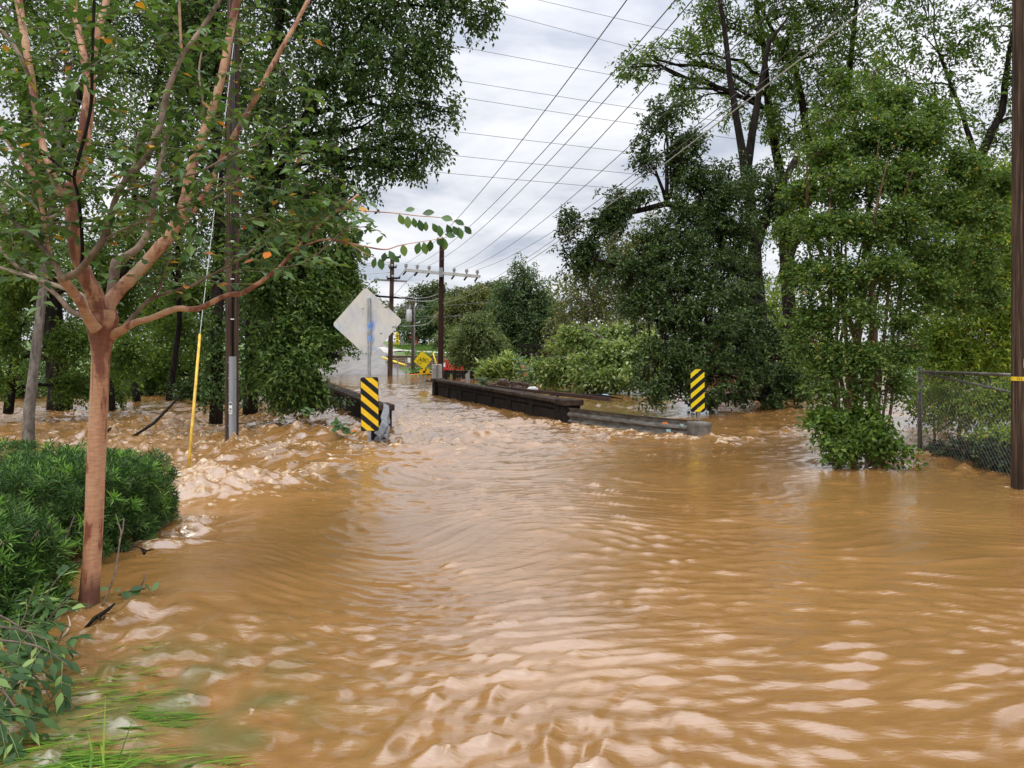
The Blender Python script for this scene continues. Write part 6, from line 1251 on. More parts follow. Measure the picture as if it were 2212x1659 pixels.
BR += [([(222, 700, 0, 44), (206, 640, -.05, 36), (185, 597, -.1, 31), (168, 550, -.12, 30), (160, 500, -.15, 29), (153, 440, -.15, 27), (153, 398, -.15, 26)], 'crape_trunk'),
 ([(153, 410, -.15, 20), (135, 420, -.15, 17), (122, 400, -.1, 16), (105, 352, 0, 15), (93, 318, .05, 15), (82, 260, .1, 15), (70, 185, .15, 15), (55, 93, .2, 16), (40, 0, .3, 15), (30, -60, .3, 14)], 'crape_limb'),
 ([(153, 400, -.15, 20), (166, 375, -.15, 19), (176, 330, -.1, 18), (183, 250, -.1, 17), (190, 194, -.05, 16), (180, 116, 0, 15), (162, 28, .1, 14), (158, -40, .1, 12)], 'crape_limb'),
 ([(158, 395, -.1, 18), (178, 368, -.02, 17), (190, 280, .1, 16), (198, 200, .15, 15), (206, 90, .2, 14), (230, 0, .3, 13), (240, -60, .3, 12)], 'crape_limb'),
 ([(224, 690, .05, 36), (236, 655, .1, 30), (262, 622, .15, 28), (300, 585, .2, 26), (340, 540, .25, 26), (370, 505, .3, 25), (392, 455, .3, 23), (403, 417, .35, 21), (417, 347, .4, 19), (444, 278, .45, 18), (468, 208, .5, 17), (486, 130, .6, 16), (502, 46, .7, 15), (516, -20, .7, 14), (522, -70, .7, 12)], 'crape_limb'),
 ([(228, 680, .2, 24), (240, 640, .3, 22), (250, 570, .4, 21), (262, 560, .42, 17), (301, 532, .5, 14), (324, 486, .6, 13), (333, 417, .6, 12), (352, 333, .7, 10), (366, 270, .7, 7)], 'crape_grey'),
 ([(208, 712, -.1, 26), (192, 690, -.15, 22), (175, 655, -.25, 21), (157, 630, -.3, 20), (134, 602, -.4, 19)], 'crape_limb'),
 ([(134, 602, -.4, 15), (158, 592, -.42, 15), (176, 579, -.45, 14), (200, 548, -.5, 14), (222, 519, -.5, 15), (236, 480, -.5, 14), (243, 450, -.5, 12), (255, 417, -.5, 12), (278, 380, -.5, 14), (315, 343, -.45, 14), (330, 305, -.45, 13), (343, 278, -.45, 12), (352, 240, -.4, 12), (361, 199, -.4, 12), (378, 155, -.35, 11), (394, 120, -.3, 11), (417, 88, -.3, 10), (450, 40, -.25, 9), (477, -5, -.2, 8)], 'crape_grey'),
 ([(134, 602, -.4, 14), (118, 570, -.4, 12), (98, 542, -.4, 11), (70, 515, -.35, 9), (46, 495, -.35, 9), (20, 462, -.3, 8), (-10, 430, -.3, 7)], 'crape_grey'),
 ([(112, 562, -.4, 10), (100, 520, -.35, 10), (93, 463, -.3, 9), (84, 415, -.3, 10), (66, 370, -.3, 11), (46, 343, -.25, 11), (22, 310, -.2, 10), (-5, 275, -.2, 9)], 'crape_limb'),
 ([(242, 724, 0, 24), (262, 714, -.05, 18), (287, 699, -.1, 15), (330, 686, -.15, 13), (380, 667, -.2, 13), (410, 668, -.22, 12), (435, 664, -.25, 12), (486, 639, -.3, 11), (520, 634, -.3, 11), (546, 620, -.3, 10), (575, 600, -.25, 9), (602, 579, -.2, 8), (625, 553, -.15, 8), (650, 525, -.1, 7), (695, 481, 0, 6), (735, 450, .05, 5), (775, 420, .1, 4)], 'crape_limb'),
 ([(195, 665, .1, 13), (185, 644, .15, 11), (155, 628, .2, 10), (120, 616, .25, 9), (65, 598, .3, 8), (0, 578, .4, 7)], 'twig_pale'),
 ([(205, 690, .1, 16), (180, 682, .15, 13), (153, 671, .2, 11), (125, 640, .25, 10), (97, 616, .3, 10), (65, 592, .35, 9), (30, 570, .4, 8), (-5, 530, .4, 7)], 'crape_grey'),
 ([(246, 722, .1, 12), (268, 704, .2, 9), (295, 675, .3, 8), (324, 648, .35, 8), (370, 630, .4, 6), (417, 616, .45, 6), (460, 592, .5, 5), (495, 574, .5, 5), (540, 545, .55, 4), (579, 509, .6, 4)], 'crape_grey'),
 ([(324, 648, .35, 6), (345, 622, .3, 5), (352, 600, .3, 5), (362, 570, .3, 4), (372, 545, .3, 3)], 'crape_grey'),
 ([(385, 492, .3, 15), (405, 468, .35, 13), (435, 430, .4, 12), (462, 380, .45, 11), (486, 324, .5, 11), (505, 294, .5, 11), (523, 264, .55, 11), (540, 232, .6, 11), (556, 204, .6, 11), (575, 165, .65, 10), (597, 125, .7, 10), (615, 93, .7, 10), (634, 60, .75, 9), (667, -2, .8, 8)], 'crape_limb'),
 ([(176, 579, -.45, 7), (178, 540, -.5, 7), (175, 480, -.5, 7), (168, 420, -.55, 7), (160, 384, -.55, 7), (170, 340, -.6, 8), (186, 280, -.6, 7), (197, 222, -.6, 7), (199, 140, -.6, 7), (201, 70, -.6, 6), (204, -10, -.6, 6)], 'bark_dark'),
 ([(160, 384, -.55, 5), (140, 370, -.55, 5), (112, 345, -.5, 5), (85, 330, -.5, 4)], 'bark_dark'),
 ([(394, 118, -.3, 7), (390, 80, -.3, 6), (388, 30, -.3, 6), (386, -20, -.3, 5)], 'crape_limb'),
 ([(70, 185, .1, 9), (45, 125, .0, 9), (20, 85, .0, 9), (-10, 55, 0, 8)], 'crape_grey'),
 ([(640, 545, -.1, 7), (658, 531, -.1, 5), (704, 517, -.1, 4.5), (757, 526, -.1, 4), (790, 533, -.1, 3.5), (832, 539, -.1, 3), (860, 531, -.1, 2.4), (885, 526, -.1, 2), (905, 523, -.1, 1.6), (965, 513, -.1, 1.2)], 'crape_limb'),
 ([(757, 526, -.1, 2.5), (772, 537, -.1, 2.2), (790, 548, -.1, 1.8), (812, 558, -.1, 1.4)], 'crape_limb'),
 ([(735, 450, .05, 3), (790, 456, .05, 2.5), (850, 460, .0, 2.2), (900, 466, 0, 2), (960, 472, 0, 1.6), (1010, 492, 0, 1)], 'crape_limb'),
 ([(602, 579, -.2, 5), (640, 572, -.2, 4), (690, 545, -.15, 3), (740, 500, -.1, 2.4), (790, 470, -.1, 1.8)], 'crape_grey'),
 ([(255, 417, -.5, 6), (330, 395, -.5, 5), (420, 375, -.5, 4.5), (500, 335, -.5, 4), (560, 310, -.5, 3)], 'crape_grey'),
 ([(222, 519, -.5, 6), (290, 485, -.55, 5), (370, 455, -.55, 4.5), (460, 430, -.55, 4), (530, 380, -.55, 3)], 'crape_grey'),
 ([(153, 440, -.1, 7), (105, 470, 0, 6), (60, 430, 0, 5), (20, 400, .1, 4), (-10, 380, .1, 4)], 'twig_pale'),
 ([(324, 486, .6, 7), (300, 430, .7, 6), (290, 360, .7, 5), (300, 280, .8, 4)], 'crape_grey'),
 ([(417, 347, .4, 6), (440, 250, .5, 5), (430, 150, .6, 4), (450, 60, .7, 4)], 'crape_grey')]
rnd = random.Random(77); tip_pts = []
for pts, mt in BR:
    C_ = [P(px, py, FY + dy_) for px, py, dy_, w_ in pts]; W_ = [w_ / 2 * (FY + dy_) / F for px, py, dy_, w_ in pts]
    fine, rad = [], []; n_ = len(C_)
    for j in range(n_ - 1):
        p0, p1, p2_, p3 = C_[max(j - 1, 0)], C_[j], C_[j + 1], C_[min(j + 2, n_ - 1)]
        for k in range(5):
            f_ = k / 5; fine.append(0.5 * ((2 * p1) + (p2_ - p0) * f_ + (2 * p0 - 5 * p1 + 4 * p2_ - p3) * f_ ** 2 + (3 * p1 - p0 - 3 * p2_ + p3) * f_ ** 3)); rad.append((W_[j] * (1 - f_) + W_[j + 1] * f_) * (1 + rnd.uniform(-0.05, 0.07)))
    fine.append(C_[-1]); rad.append(W_[-1])
    mb = MB(); mb.tube(fine, rad, 14 if max(rad) > 0.012 else 7, wob=0.03, rnd=rnd); mb.build('branch', M[mt], cmy)
    big = pts[0][3]
    for j in range(len(fine)):
        f_ = j / len(fine)
        if rad[j] < 0.024 and f_ > 0.15: tip_pts.append((fine[j], rad[j]))
# leaf meshes (shared): elliptical, creased along the midrib
def leaf_mesh(name, L, Wd, prof, material, bend=0.12, fold=0.14):
    vs = [(0, 0, 0)]; n_ = len(prof)
    for i, w_ in enumerate(prof):
        t_ = (i + 1) / (n_ + 1); x = t_ * L; z = -bend * L * t_ * t_
        vs += [(x, w_ * Wd / 2, z + fold * w_ * Wd / 2), (x, 0, z), (x, -w_ * Wd / 2, z + fold * w_ * Wd / 2)]
    vs.append((L, 0, -bend * L)); fs = [(0, 2, 1), (0, 3, 2)]
    for i in range(n_ - 1):
        a = 1 + 3 * i; fs += [(a, a + 1, a + 4, a + 3), (a + 1, a + 2, a + 5, a + 4)]
    a = 1 + 3 * (n_ - 1); e_ = len(vs) - 1; fs += [(a, a + 1, e_), (a + 1, a + 2, e_)]
    me = bpy.data.meshes.new(name); me.from_pydata(vs, [], fs); me.update(); me.polygons.foreach_set('use_smooth', [True] * len(fs)); me.materials.append(material); return me
def orient(d, up):
    d = Vector(d).normalized(); up = Vector(up); y = up.cross(d).normalized() if up.cross(d).length > 1e-4 else Vector((0, 1, 0)); z = d.cross(y)
    return Matrix((d, y, z)).transposed().to_4x4()
lv = [leaf_mesh('leaf', L_, W_, [0.55, 0.95, 1.0, 0.7], LF['crape_obj'], bd, 0.16) for L_, W_, bd in ((0.08, 0.047, 0.12), (0.07, 0.042, 0.2), (0.088, 0.05, 0.08), (0.062, 0.038, 0.25))]
def place_leaf(parent, me, p, d, up, sc):
    o = bpy.data.objects.new('leaf', me); COL.objects.link(o); o.parent = parent
    o.matrix_local = Matrix.Translation(Vector(p) - WL[parent]) @ orient(d, up) @ Matrix.Scale(sc, 4); return o
# twigs with leaves in pairs
tw = MB(); cand = []
def twig_from(p, d, L_, nleaf, r=0.0022):
    pts = [p]; q = Vector(p); dd = Vector(d).normalized()
    for k in range(5):
        dd = (dd + Vector((rnd.uniform(-.2, .2), rnd.uniform(-.2, .2), rnd.uniform(-.22, .08)))).normalized(); q = q + dd * L_ / 5; pts.append(q.copy())
    tw.tube(pts, [r, r * .9, r * .75, r * .6, r * .5, r * .35], 5, cap=False)
    for k in range(nleaf):
        t_ = (k + 0.6) / nleaf * 5; j = min(int(t_), 4); c = pts[j].lerp(pts[j + 1], t_ - j); ax = (pts[j + 1] - pts[j]).normalized()
        sd_ = ax.cross(Vector((0, 0, 1))); sd_ = sd_.normalized() if sd_.length > 1e-3 else Vector((1, 0, 0))
        dl = ax * 0.55 + sd_ * (0.9 if k % 2 else -0.9) + Vector((rnd.uniform(-.3, .3), rnd.uniform(-.3, .3), rnd.uniform(-.6, .15)))
        cand.append((c, dl, Vector((rnd.uniform(-.45, .45), rnd.uniform(-.65, .25), 1)), rnd.uniform(0.7, 1.2)))
rnd.shuffle(tip_pts)
for p, r_ in tip_pts[:260]:
    if p.z > 1.95 and p.x < -1.02: twig_from(p, (rnd.uniform(-1, 1), rnd.uniform(-0.8, 0.8), rnd.uniform(-.1, 0.9)), rnd.uniform(0.22, 0.5), rnd.randint(6, 10))
for px, py, dy_ in [(300, 250, -.3), (330, 100, -.2), (420, 180, -.2), (250, 60, -.3), (480, 420, -.3), (560, 400, -.2), (620, 430, -.2), (640, 350, 0), (700, 420, 0), (520, 480, -.4), (600, 300, 0), (450, 330, -.4), (690, 470, 0), (740, 440, .1), (250, 330, -.5), (60, 150, -.3), (100, 250, -.4), (20, 350, -.3), (120, 480, -.5), (350, 420, -.5), (580, 480, -.2), (780, 440, .1), (300, 30, -.2), (560, 60, .3), (180, 180, -.6), (230, 120, -.6), (120, 60, -.4), (300, 430, -.6), (400, 440, -.6), (460, 470, -.5), (520, 330, -.4), (560, 350, -.3), (640, 470, -.1), (670, 400, 0), (720, 380, .1), (40, 460, -.3), (90, 560, -.4), (60, 280, -.4), (600, 200, .4), (520, 150, .4)]:
    p = P(px, py, FY + dy_)
    for _ in range(3): twig_from(p, (rnd.uniform(-1, 1), rnd.uniform(-0.5, 0.5), rnd.uniform(-.4, 0.5)), rnd.uniform(0.25, 0.45), 10)
tag(tw.build('twigs', M['crape_grey'], cmy), kind='stuff')
fixed = []
for px, py, ang in ((862, 462, -70), (880, 466, -85), (893, 470, -80), (905, 474, -75), (920, 478, -95), (934, 482, -60), (948, 486, -80), (965, 484, -70), (978, 488, -60), (990, 490, -75), (1003, 488, -50), (875, 456, 20), (912, 462, 10), (952, 470, -10), (980, 476, -20), (907, 523, -110), (915, 522, -80), (930, 518, -95), (944, 513, -60), (955, 511, -80), (962, 516, -95), (960, 506, -10), (775, 527, -60), (790, 533, -70), (832, 545, -100), (840, 541, -60), (812, 556, -110), (820, 558, -75), (846, 552, -40), (703, 519, -80), (770, 520, 60), (870, 527, -80)):
    p = P(px, py, FY - 0.05); a_ = math.radians(ang); fixed.append((p, Vector((math.cos(a_), rnd.uniform(-.25, .25), math.sin(a_))), Vector((rnd.uniform(-.5, .5), -1, 0.35)), rnd.uniform(0.78, 1.0)))
for px, py, dy_, n_ in [(x, y, dd, 5) for x, y, dd in ((60, -120, .2), (180, -160, .1), (300, -120, .2), (430, -150, .3), (540, -110, .5), (660, -80, .7), (120, -280, .3), (280, -300, .2), (430, -290, .4), (570, -260, .6), (240, -420, .3), (400, -430, .4), (20, -240, -.4), (-80, -60, -.3), (-120, 160, -.3), (-120, 380, -.4))]:
    for _ in range(n_): twig_from(P(px + rnd.uniform(-60, 60), py + rnd.uniform(-60, 60), FY + dy_ + rnd.uniform(-.5, .5)), (rnd.uniform(-1, 1), rnd.uniform(-0.8, 0.8), rnd.uniform(-.3, 0.7)), rnd.uniform(0.3, 0.5), 10)
cand.sort(key=lambda q: 0 if (HY - (q[0].z - EYE) / q[0].y * F) > 0 and CX + q[0].x / q[0].y * F > 0 else 1)
vis = [q for q in cand if (HY - (q[0].z - EYE) / q[0].y * F) > 0 and CX + q[0].x / q[0].y * F > 0]; hid = cand[len(vis):]; rnd.shuffle(vis); cand = vis + hid
for c in fixed: place_leaf(cmy, lv[rnd.randint(0, 2)], *c)
one = cand[:300 - len(fixed)]; rest = cand[300 - len(fixed):]
for c in one: place_leaf(cmy, lv[rnd.randint(0, 3)], *c)
if rest:
    c = np.array([tuple(q[0]) for q in rest]); a = nrm(np.array([tuple(q[1]) for q in rest])); u = nrm(np.array([tuple(q[2]) for q in rest])); sc = np.array([q[3] for q in rest])
    V_ = leaf_quads(c, a, u, 0.078 * sc, 0.047 * sc); tag(np_mesh('foliage', V_, leaf_tris(len(V_) // 4), LF['crape'], cmy), kind='stuff')

# ------------------------------------------------------------------ hedges of podocarpus
def hedge(label, lo, hi, n, seed, e=3.0, newf=0.1):
    lo, hi = np.array(lo), np.array(hi); c = (lo + hi) / 2; h = (hi - lo) / 2; g = rng(seed)
    root = thing('hedge', (c[0], c[1], 0), label, 'hedge', 'clipped podocarpus hedges')
    u = nrm(g.normal(size=(n, 3))); s_ = (np.abs(u) ** e).sum(1) ** (-1 / e); r = g.random(n) ** 0.1
    p0 = u * s_[:, None]; lump = 1 + 0.022 * wave_noise(p0 * 2.0, g, 0.9)
    p = c + p0 * h * (r * lump)[:, None]; out_ = nrm(u / h * h.min() + np.array([0, 0, 0.35]))
    ok = p[:, 2] > 0.03; p, out_, r = p[ok], out_[ok], r[ok]; m_ = len(p); ax = nrm(out_ * 0.9 + g.normal(size=(m_, 3)) * 0.5 + np.array([0, -0.05, 0.25]))
    e1 = nrm(np.cross(ax, nrm(g.normal(size=(m_, 3))))); e2 = np.cross(ax, e1); Vs = [[], []]; newg = g.random(m_) < newf; kk = 15
    for j in range(kk):
        ph = j * 2.4 + g.uniform(0, 0.5, m_); t_ = j / kk; tilt = 0.35 + 1.05 * (1 - t_)
        d = nrm(ax * np.cos(tilt) + (e1 * np.cos(ph)[:, None] + e2 * np.sin(ph)[:, None]) * np.sin(tilt))
        b_ = p + ax * (0.055 * (t_ - 0.5)); L_ = 0.088 * g.uniform(0.7, 1.2, m_) * (0.75 + 0.4 * (1 - t_))
        v = leaf_quads(b_, d, nrm(ax + g.normal(size=(m_, 3)) * 0.1), L_, np.full(m_, 0.0125), 0.1, 0.1).reshape(m_, 4, 3)
        Vs[0].append(v[~newg]); Vs[1].append(v[newg])
    for nm_, vv, mt in (('foliage', Vs[0], 'hedge'), ('new_growth', Vs[1], 'hedge_new')):
        vv = np.concatenate(vv).reshape(-1, 3); tag(np_mesh(nm_, vv, leaf_tris(len(vv) // 4), LF[mt], root), kind='stuff')
    q = MB(); rnd_ = random.Random(seed)
    for i in range(40):
        x, y = rnd_.uniform(lo[0], hi[0]), rnd_.uniform(lo[1], hi[1]); x = c[0] + (x - c[0]) * 0.75; y = c[1] + (y - c[1]) * 0.75
        q.tube([(x, y, -0.2), (x + rnd_.uniform(-.1, .1), y + rnd_.uniform(-.1, .1), 0.3), (x + rnd_.uniform(-.25, .25), y + rnd_.uniform(-.25, .25), hi[2] * 0.85)], [0.012, 0.009, 0.004], 5)
    tag(q.build('stems', M['twig'], root), kind='stuff')
    return root
hedge('clipped dark green hedge block ending in the rapids behind the foreground trunk', (-4.6, 5.72, -0.2), (-3.14, 7.4, 0.67), 3000, 301, 6.0)
hedge('long far hedge row along the left edge, behind the block by the trunk', (-7.2, 6.6, -0.1), (-4.0, 8.1, 0.68), 1900, 302, 6.0)
hedge('near hedge at the left edge with fresh bright tips, in front of the others', (-4.0, 4.2, -0.2), (-2.78, 4.95, 0.67), 1700, 303, 4.0, newf=0.34)
# ash sprays hanging over the lower left corner
def ash(label, stems, seed, nl):
    rnd_ = random.Random(seed); root = thing('leafy_branch', stems[0][0], label, 'branch', 'leafy branches over the flooded grass')
    WL[root] = Vector(stems[0][0]); meshes = ash_meshes
    for st in stems:
        pts = [Vector(p) for p in st]; fine = []
        for j in range(len(pts) - 1):
            p0, p1, p2_, p3 = pts[max(j - 1, 0)], pts[j], pts[j + 1], pts[min(j + 2, len(pts) - 1)]
            for k in range(5): f_ = k / 5; fine.append(0.5 * ((2 * p1) + (p2_ - p0) * f_ + (2 * p0 - 5 * p1 + 4 * p2_ - p3) * f_ ** 2 + (3 * p1 - p0 - 3 * p2_ + p3) * f_ ** 3))
        fine.append(pts[-1]); q = MB(); q.tube(fine, [0.007 * (1 - 0.75 * i / len(fine)) for i in range(len(fine))], 7); q.build('stem', M['twig'], root)
        for i in range(nl):
            t_ = (0.12 + 0.88 * i / nl) * (len(fine) - 1); j = min(int(t_), len(fine) - 2); c = fine[j].lerp(fine[j + 1], t_ - j); ax = (fine[j + 1] - fine[j]).normalized()
            sd_ = ax.cross(Vector((0, 0, 1))); sd_ = sd_.normalized() if sd_.length > 1e-3 else Vector((1, 0, 0))
            # each compound leaf: a rachis with a few leaflets
            dr = (ax * 0.5 + sd_ * (1 if i % 2 else -1) * rnd_.uniform(0.4, 1.0) + Vector((rnd_.uniform(-.2, .3), rnd_.uniform(-.4, .2), rnd_.uniform(-.5, .15)))).normalized(); Lr = rnd_.uniform(0.10, 0.17)
            rp2 = [c, c + dr * Lr * 0.5 + Vector((0, 0, 0.006)), c + dr * Lr + Vector((0, 0, -0.015))]; q = MB(); q.tube(rp2, [0.0022, 0.0018, 0.001], 5); q.build('leaf_stalk', M['stalk'], root)
            s2 = dr.cross(Vector((0, 0, 1))).normalized()
            for k in range(5):
                b_ = rp2[0].lerp(rp2[2], 0.45 + 0.5 * (k // 2) / 2.0) if k < 4 else rp2[2]
                d = dr if k == 4 else (dr * 0.75 + s2 * (0.8 if k % 2 else -0.8)); d = d + Vector((rnd_.uniform(-.2, .2), rnd_.uniform(-.2, .2), rnd_.uniform(-.55, -.05)))
                place_leaf(root, meshes[rnd_.randint(0, 2)], b_, d, (rnd_.uniform(-.3, .3), rnd_.uniform(-.5, .1), 1), rnd_.uniform(0.75, 1.15))
M['stalk'] = mat('green_stalk', (0.12, 0.18, 0.05), 0.6)
ash_meshes = [leaf_mesh('leaf', L_, W_, [0.6, 1.0, 0.9, 0.5, 0.2], LF['ash'], bd, 0.18) for L_, W_, bd in ((0.088, 0.033, 0.18), (0.098, 0.038, 0.1), (0.078, 0.03, 0.28))]
ash('pale tipped leafy sprays rising beside the trunk foot at the left edge', [[P(20, 1480, 3.9), P(40, 1400, 4.0), P(85, 1310, 4.1), P(130, 1240, 4.15)], [P(60, 1420, 3.95), P(100, 1345, 4.0), P(150, 1290, 4.05)], [P(10, 1400, 3.9), P(50, 1340, 4.0), P(75, 1265, 4.05)], [P(30, 1500, 3.8), P(75, 1440, 3.85), P(120, 1400, 3.9), P(140, 1350, 3.95)]], 401, 7)
ash('drooping dark leafy branch over the water below the trunk at the left edge', [[P(-60, 1380, 3.5), P(20, 1385, 3.5), P(90, 1400, 3.5), P(150, 1440, 3.5)], [P(-60, 1430, 3.45), P(10, 1430, 3.45), P(80, 1465, 3.45), P(110, 1510, 3.42)], [P(-40, 1350, 3.6), P(40, 1360, 3.6), P(110, 1385, 3.6)], [P(-60, 1320, 3.7), P(0, 1330, 3.7), P(60, 1370, 3.65), P(90, 1420, 3.6)]], 402, 8)
ash('leafy branch with yellowish leaflets in the lower left corner', [[P(-70, 1470, 3.2), P(0, 1490, 3.2), P(40, 1540, 3.18), P(70, 1590, 3.15)], [P(-80, 1540, 3.15), P(-20, 1545, 3.12), P(20, 1580, 3.1)], [P(-60, 1420, 3.3), P(-10, 1440, 3.3), P(30, 1480, 3.28)]], 403, 8)

# grass streaming in the flood
g = rng(501); Vs = []; Fs = []; base_i = 0
def blade(c, d, L_, w_, rise, bow):
    global base_i
    d = np.array(d) / np.linalg.norm(d); sd_ = np.array([-d[1], d[0], 0]); sd_ = sd_ / max(np.linalg.norm(sd_), 1e-6); vs = []
    for i in range(6):
        t_ = i / 5; p = np.array(c) + d * L_ * t_ + np.array([0, 0, rise * L_ * (t_ - bow * t_ * t_)]); w2 = w_ * (1 - t_ ** 1.6) * 0.5 + 0.0004
        vs += [p + sd_ * w2, p - sd_ * w2]
    Vs.extend(vs); Fs.extend([[base_i + 2 * i, base_i + 2 * i + 1, base_i + 2 * i + 3, base_i + 2 * i + 2] for i in range(5)]); base_i += 12
def grass_patch(cx_, cy_, sx_, sy_, n, L_, rise, bow, dr, zb=-0.004):
    for _ in range(n):
        x, y = cx_ + g.normal() * sx_, cy_ + g.normal() * sy_; a_ = dr + g.normal() * 0.22
        blade((x, y, zb + g.uniform(-0.012, 0.012)), (math.cos(a_), math.sin(a_), 0), L_ * g.uniform(0.5, 1.25), g.uniform(0.006, 0.012), rise * g.uniform(0.4, 1.4), bow)
for px, py, sx_, sy_, n, L_ in ((195, 1660, .10, .07, 60, .30), (120, 1640, .14, .05, 45, .25), (260, 1560, .13, .04, 50, .20), (330, 1550, .12, .04, 30, .18), (210, 1520, .14, .04, 22, .16), (290, 1505, .12, .04, 24, .16), (330, 1395, .07, .03, 26, .12), (180, 1480, .10, .03, 16, .15), (300, 1470, .12, .05, 16, .14), (60, 1600, .12, .05, 24, .2), (420, 1660, .12, .03, 14, .16), (350, 1640, .1, .03, 14, .18), (240, 1440, .12, .04, 12, .13), (180, 1600, .14, .05, 24, .2)):
    c = G(px, py); grass_patch(c.x - L_ * 0.4, c.y, sx_, sy_, n, L_, 0.16, 0.75, 0.12)
c = G(185, 1690)
for i in range(34): a_ = math.pi * g.uniform(0.2, 0.95); blade((c.x + g.normal() * .04, c.y + g.normal() * .03, -0.03), (math.cos(a_) * 0.8 - .1, math.sin(a_) * .4, 0), g.uniform(.14, .32), g.uniform(.005, .009), g.uniform(.3, .9), g.uniform(.6, .95))
for dx_, rs in ((-.02, 3.2), (.03, 2.6), (.06, 2.0), (-.05, 1.6)): blade((c.x + 0.02 + dx_, c.y + .12, -.02), (dx_ * 4, .2, 0), 0.09, .008, rs, .12)
go = np_mesh('grass', np.array(Vs), np.array(Fs), LF['grass']); tag(go, kind='stuff')

# ------------------------------------------------------------------ drift, twigs and other small things
def stick(name, label, cat, pts, rads, material, group=None, extra=None):
    o = thing(name, pts[0], label, cat, group); q = MB(); q.tube(pts, rads, 8, wob=0.08); q.build('stem', M[material], o)
    for pts2, r2 in (extra or []): q = MB(); q.tube(pts2, r2, 6, wob=0.06); q.build('side_twig', M[material], o)
    return o
stick('fallen_twig', 'forked bare twig leaning against the hedge right of the foreground trunk', 'twig', [P(205, 1335, 4.7), P(228, 1295, 4.75), P(250, 1235, 5.0), P(256, 1190, 5.2), P(262, 1150, 5.35), P(250, 1110, 5.5)], [.005, .006, .006, .0055, .005, .003], 'twig', extra=[([P(258, 1170, 5.28), P(266, 1140, 5.4), P(268, 1120, 5.45)], [.007, .006, .004])])
stick('snagged_branch', 'dark wet branch snagged across the foot of the foreground trunk', 'branch', [P(180, 1362, 4.5), P(205, 1335, 4.55), P(232, 1318, 4.6), P(248, 1304, 4.65)], [.008, .013, .011, .006], 'bark_dark', extra=[([P(210, 1330, 4.55), P(222, 1342, 4.5), P(226, 1330, 4.5)], [.008, .006, .004])])
stick('pale_twig', 'short pale broken twig by the waterline left of the trunk foot', 'twig', [P(134, 1378, 4.3), P(146, 1362, 4.35), P(152, 1350, 4.4), P(147, 1330, 4.45)], [.006, .006, .005, .003], 'twig_pale')
stick('dark_twig', 'crooked dark twig poking out at the lower right of the hedge', 'twig', [P(285, 1180, 5.9), P(300, 1182, 5.85), P(318, 1190, 5.8), P(332, 1186, 5.8)], [.007, .006, .006, .004], 'bark_dark', extra=[([P(305, 1184, 5.85), P(312, 1196, 5.8), P(316, 1190, 5.8)], [.008, .012, .004])])
def sprig(label, base, stems, leaves, mt='mid', nl=8, L_=0.06, seed=1):
    o = thing('floating_sprig', base, label, 'sprig'); rnd_ = random.Random(seed)
    for st in stems: q = MB(); q.tube(st, [.005] * (len(st) - 1) + [.002], 6); q.build('stem', M['twig'], o)
    for c in leaves:
        for _ in range(nl): place_leaf(o, lv[rnd_.randint(0, 3)], Vector(c) + Vector((rnd_.uniform(-.07, .07), rnd_.uniform(-.05, .05), rnd_.uniform(-.02, .05))), (rnd_.uniform(-1, 1), rnd_.uniform(-.6, .6), rnd_.uniform(-.4, .6)), (rnd_.uniform(-.4, .4), -.6, 1), L_ / 0.06 * rnd_.uniform(.8, 1.3))
sprig('small sprig with a few leaves drifting right of the trunk foot', G(315, 1280), [[P(255, 1285, 5.05), P(285, 1275, 5.1), P(312, 1272, 5.1), P(322, 1262, 5.1)], [P(300, 1278, 5.1), P(312, 1250, 5.15), P(310, 1232, 5.2)]], [P(318, 1276, 5.08), P(255, 1282, 5.0)], nl=4, seed=4)
sprig('leafy broken sprig caught in the rapids left of the striped marker', G(742, 940), [[G(750, 945), P(742, 925, 14.2), P(728, 905, 14.3)]], [P(742, 928, 14.2), P(734, 918, 14.25), P(750, 938, 14.2), P(728, 922, 14.2)], nl=7, L_=.1, seed=5)
sprig('thin green sapling bending in the rapids', G(672, 940), [[G(674, 940), P(670, 912, 15), P(667, 885, 15)]], [P(667, 890, 15), P(668, 900, 15)], nl=6, L_=.085, seed=6)
# debris heaped behind the bridge wall
db = thing('debris_heap', G(1095, 838), 'heap of driftwood and trash lodged against the far side of the bridge wall', 'debris'); rnd_ = random.Random(8); q = MB()
for i in range(46):
    c = P(rnd_.uniform(1062, 1135), rnd_.uniform(826, 845), rnd_.uniform(26.5, 28.5)); a_ = rnd_.uniform(0, 3.1); L_ = rnd_.uniform(.3, 1.0); d = Vector((math.cos(a_), math.sin(a_) * .6, rnd_.uniform(-.25, .35)))
    q.tube([c - d * L_ / 2, c + Vector((0, 0, .03)), c + d * L_ / 2], [rnd_.uniform(.015, .05), rnd_.uniform(.02, .06), .01], 6, wob=.1, rnd=rnd_)
tag(q.build('driftwood', M['drift'], db), kind='stuff')
for px, py, r_, mm in ((1150, 842, .1, 'white'), (1128, 846, .08, 'white'), (1085, 826, .12, 'drift')):
    q = MB(); c = P(px, py, 26.5); q.tube([c - Vector((.18, 0, 0)), c - Vector((.1, 0, 0)), c + Vector((.1, 0, .02)), c + Vector((.2, 0, .02))], [r_ * .4, r_, r_, r_ * .3], 10); q.build('litter', M[mm], db)
stick('floating_log', 'long dark waterlogged branch floating beyond the rusty rail', 'log', [G(1185, 856), G(1240, 857) + Vector((0, 0, .03)), G(1300, 858) + Vector((0, 0, .04)), G(1345, 862)], [.04, .08, .07, .02], 'bark_dark', extra=[([G(1275, 858), G(1300, 854) + Vector((0, 0, .1)), G(1322, 857)], [.04, .03, .01])])
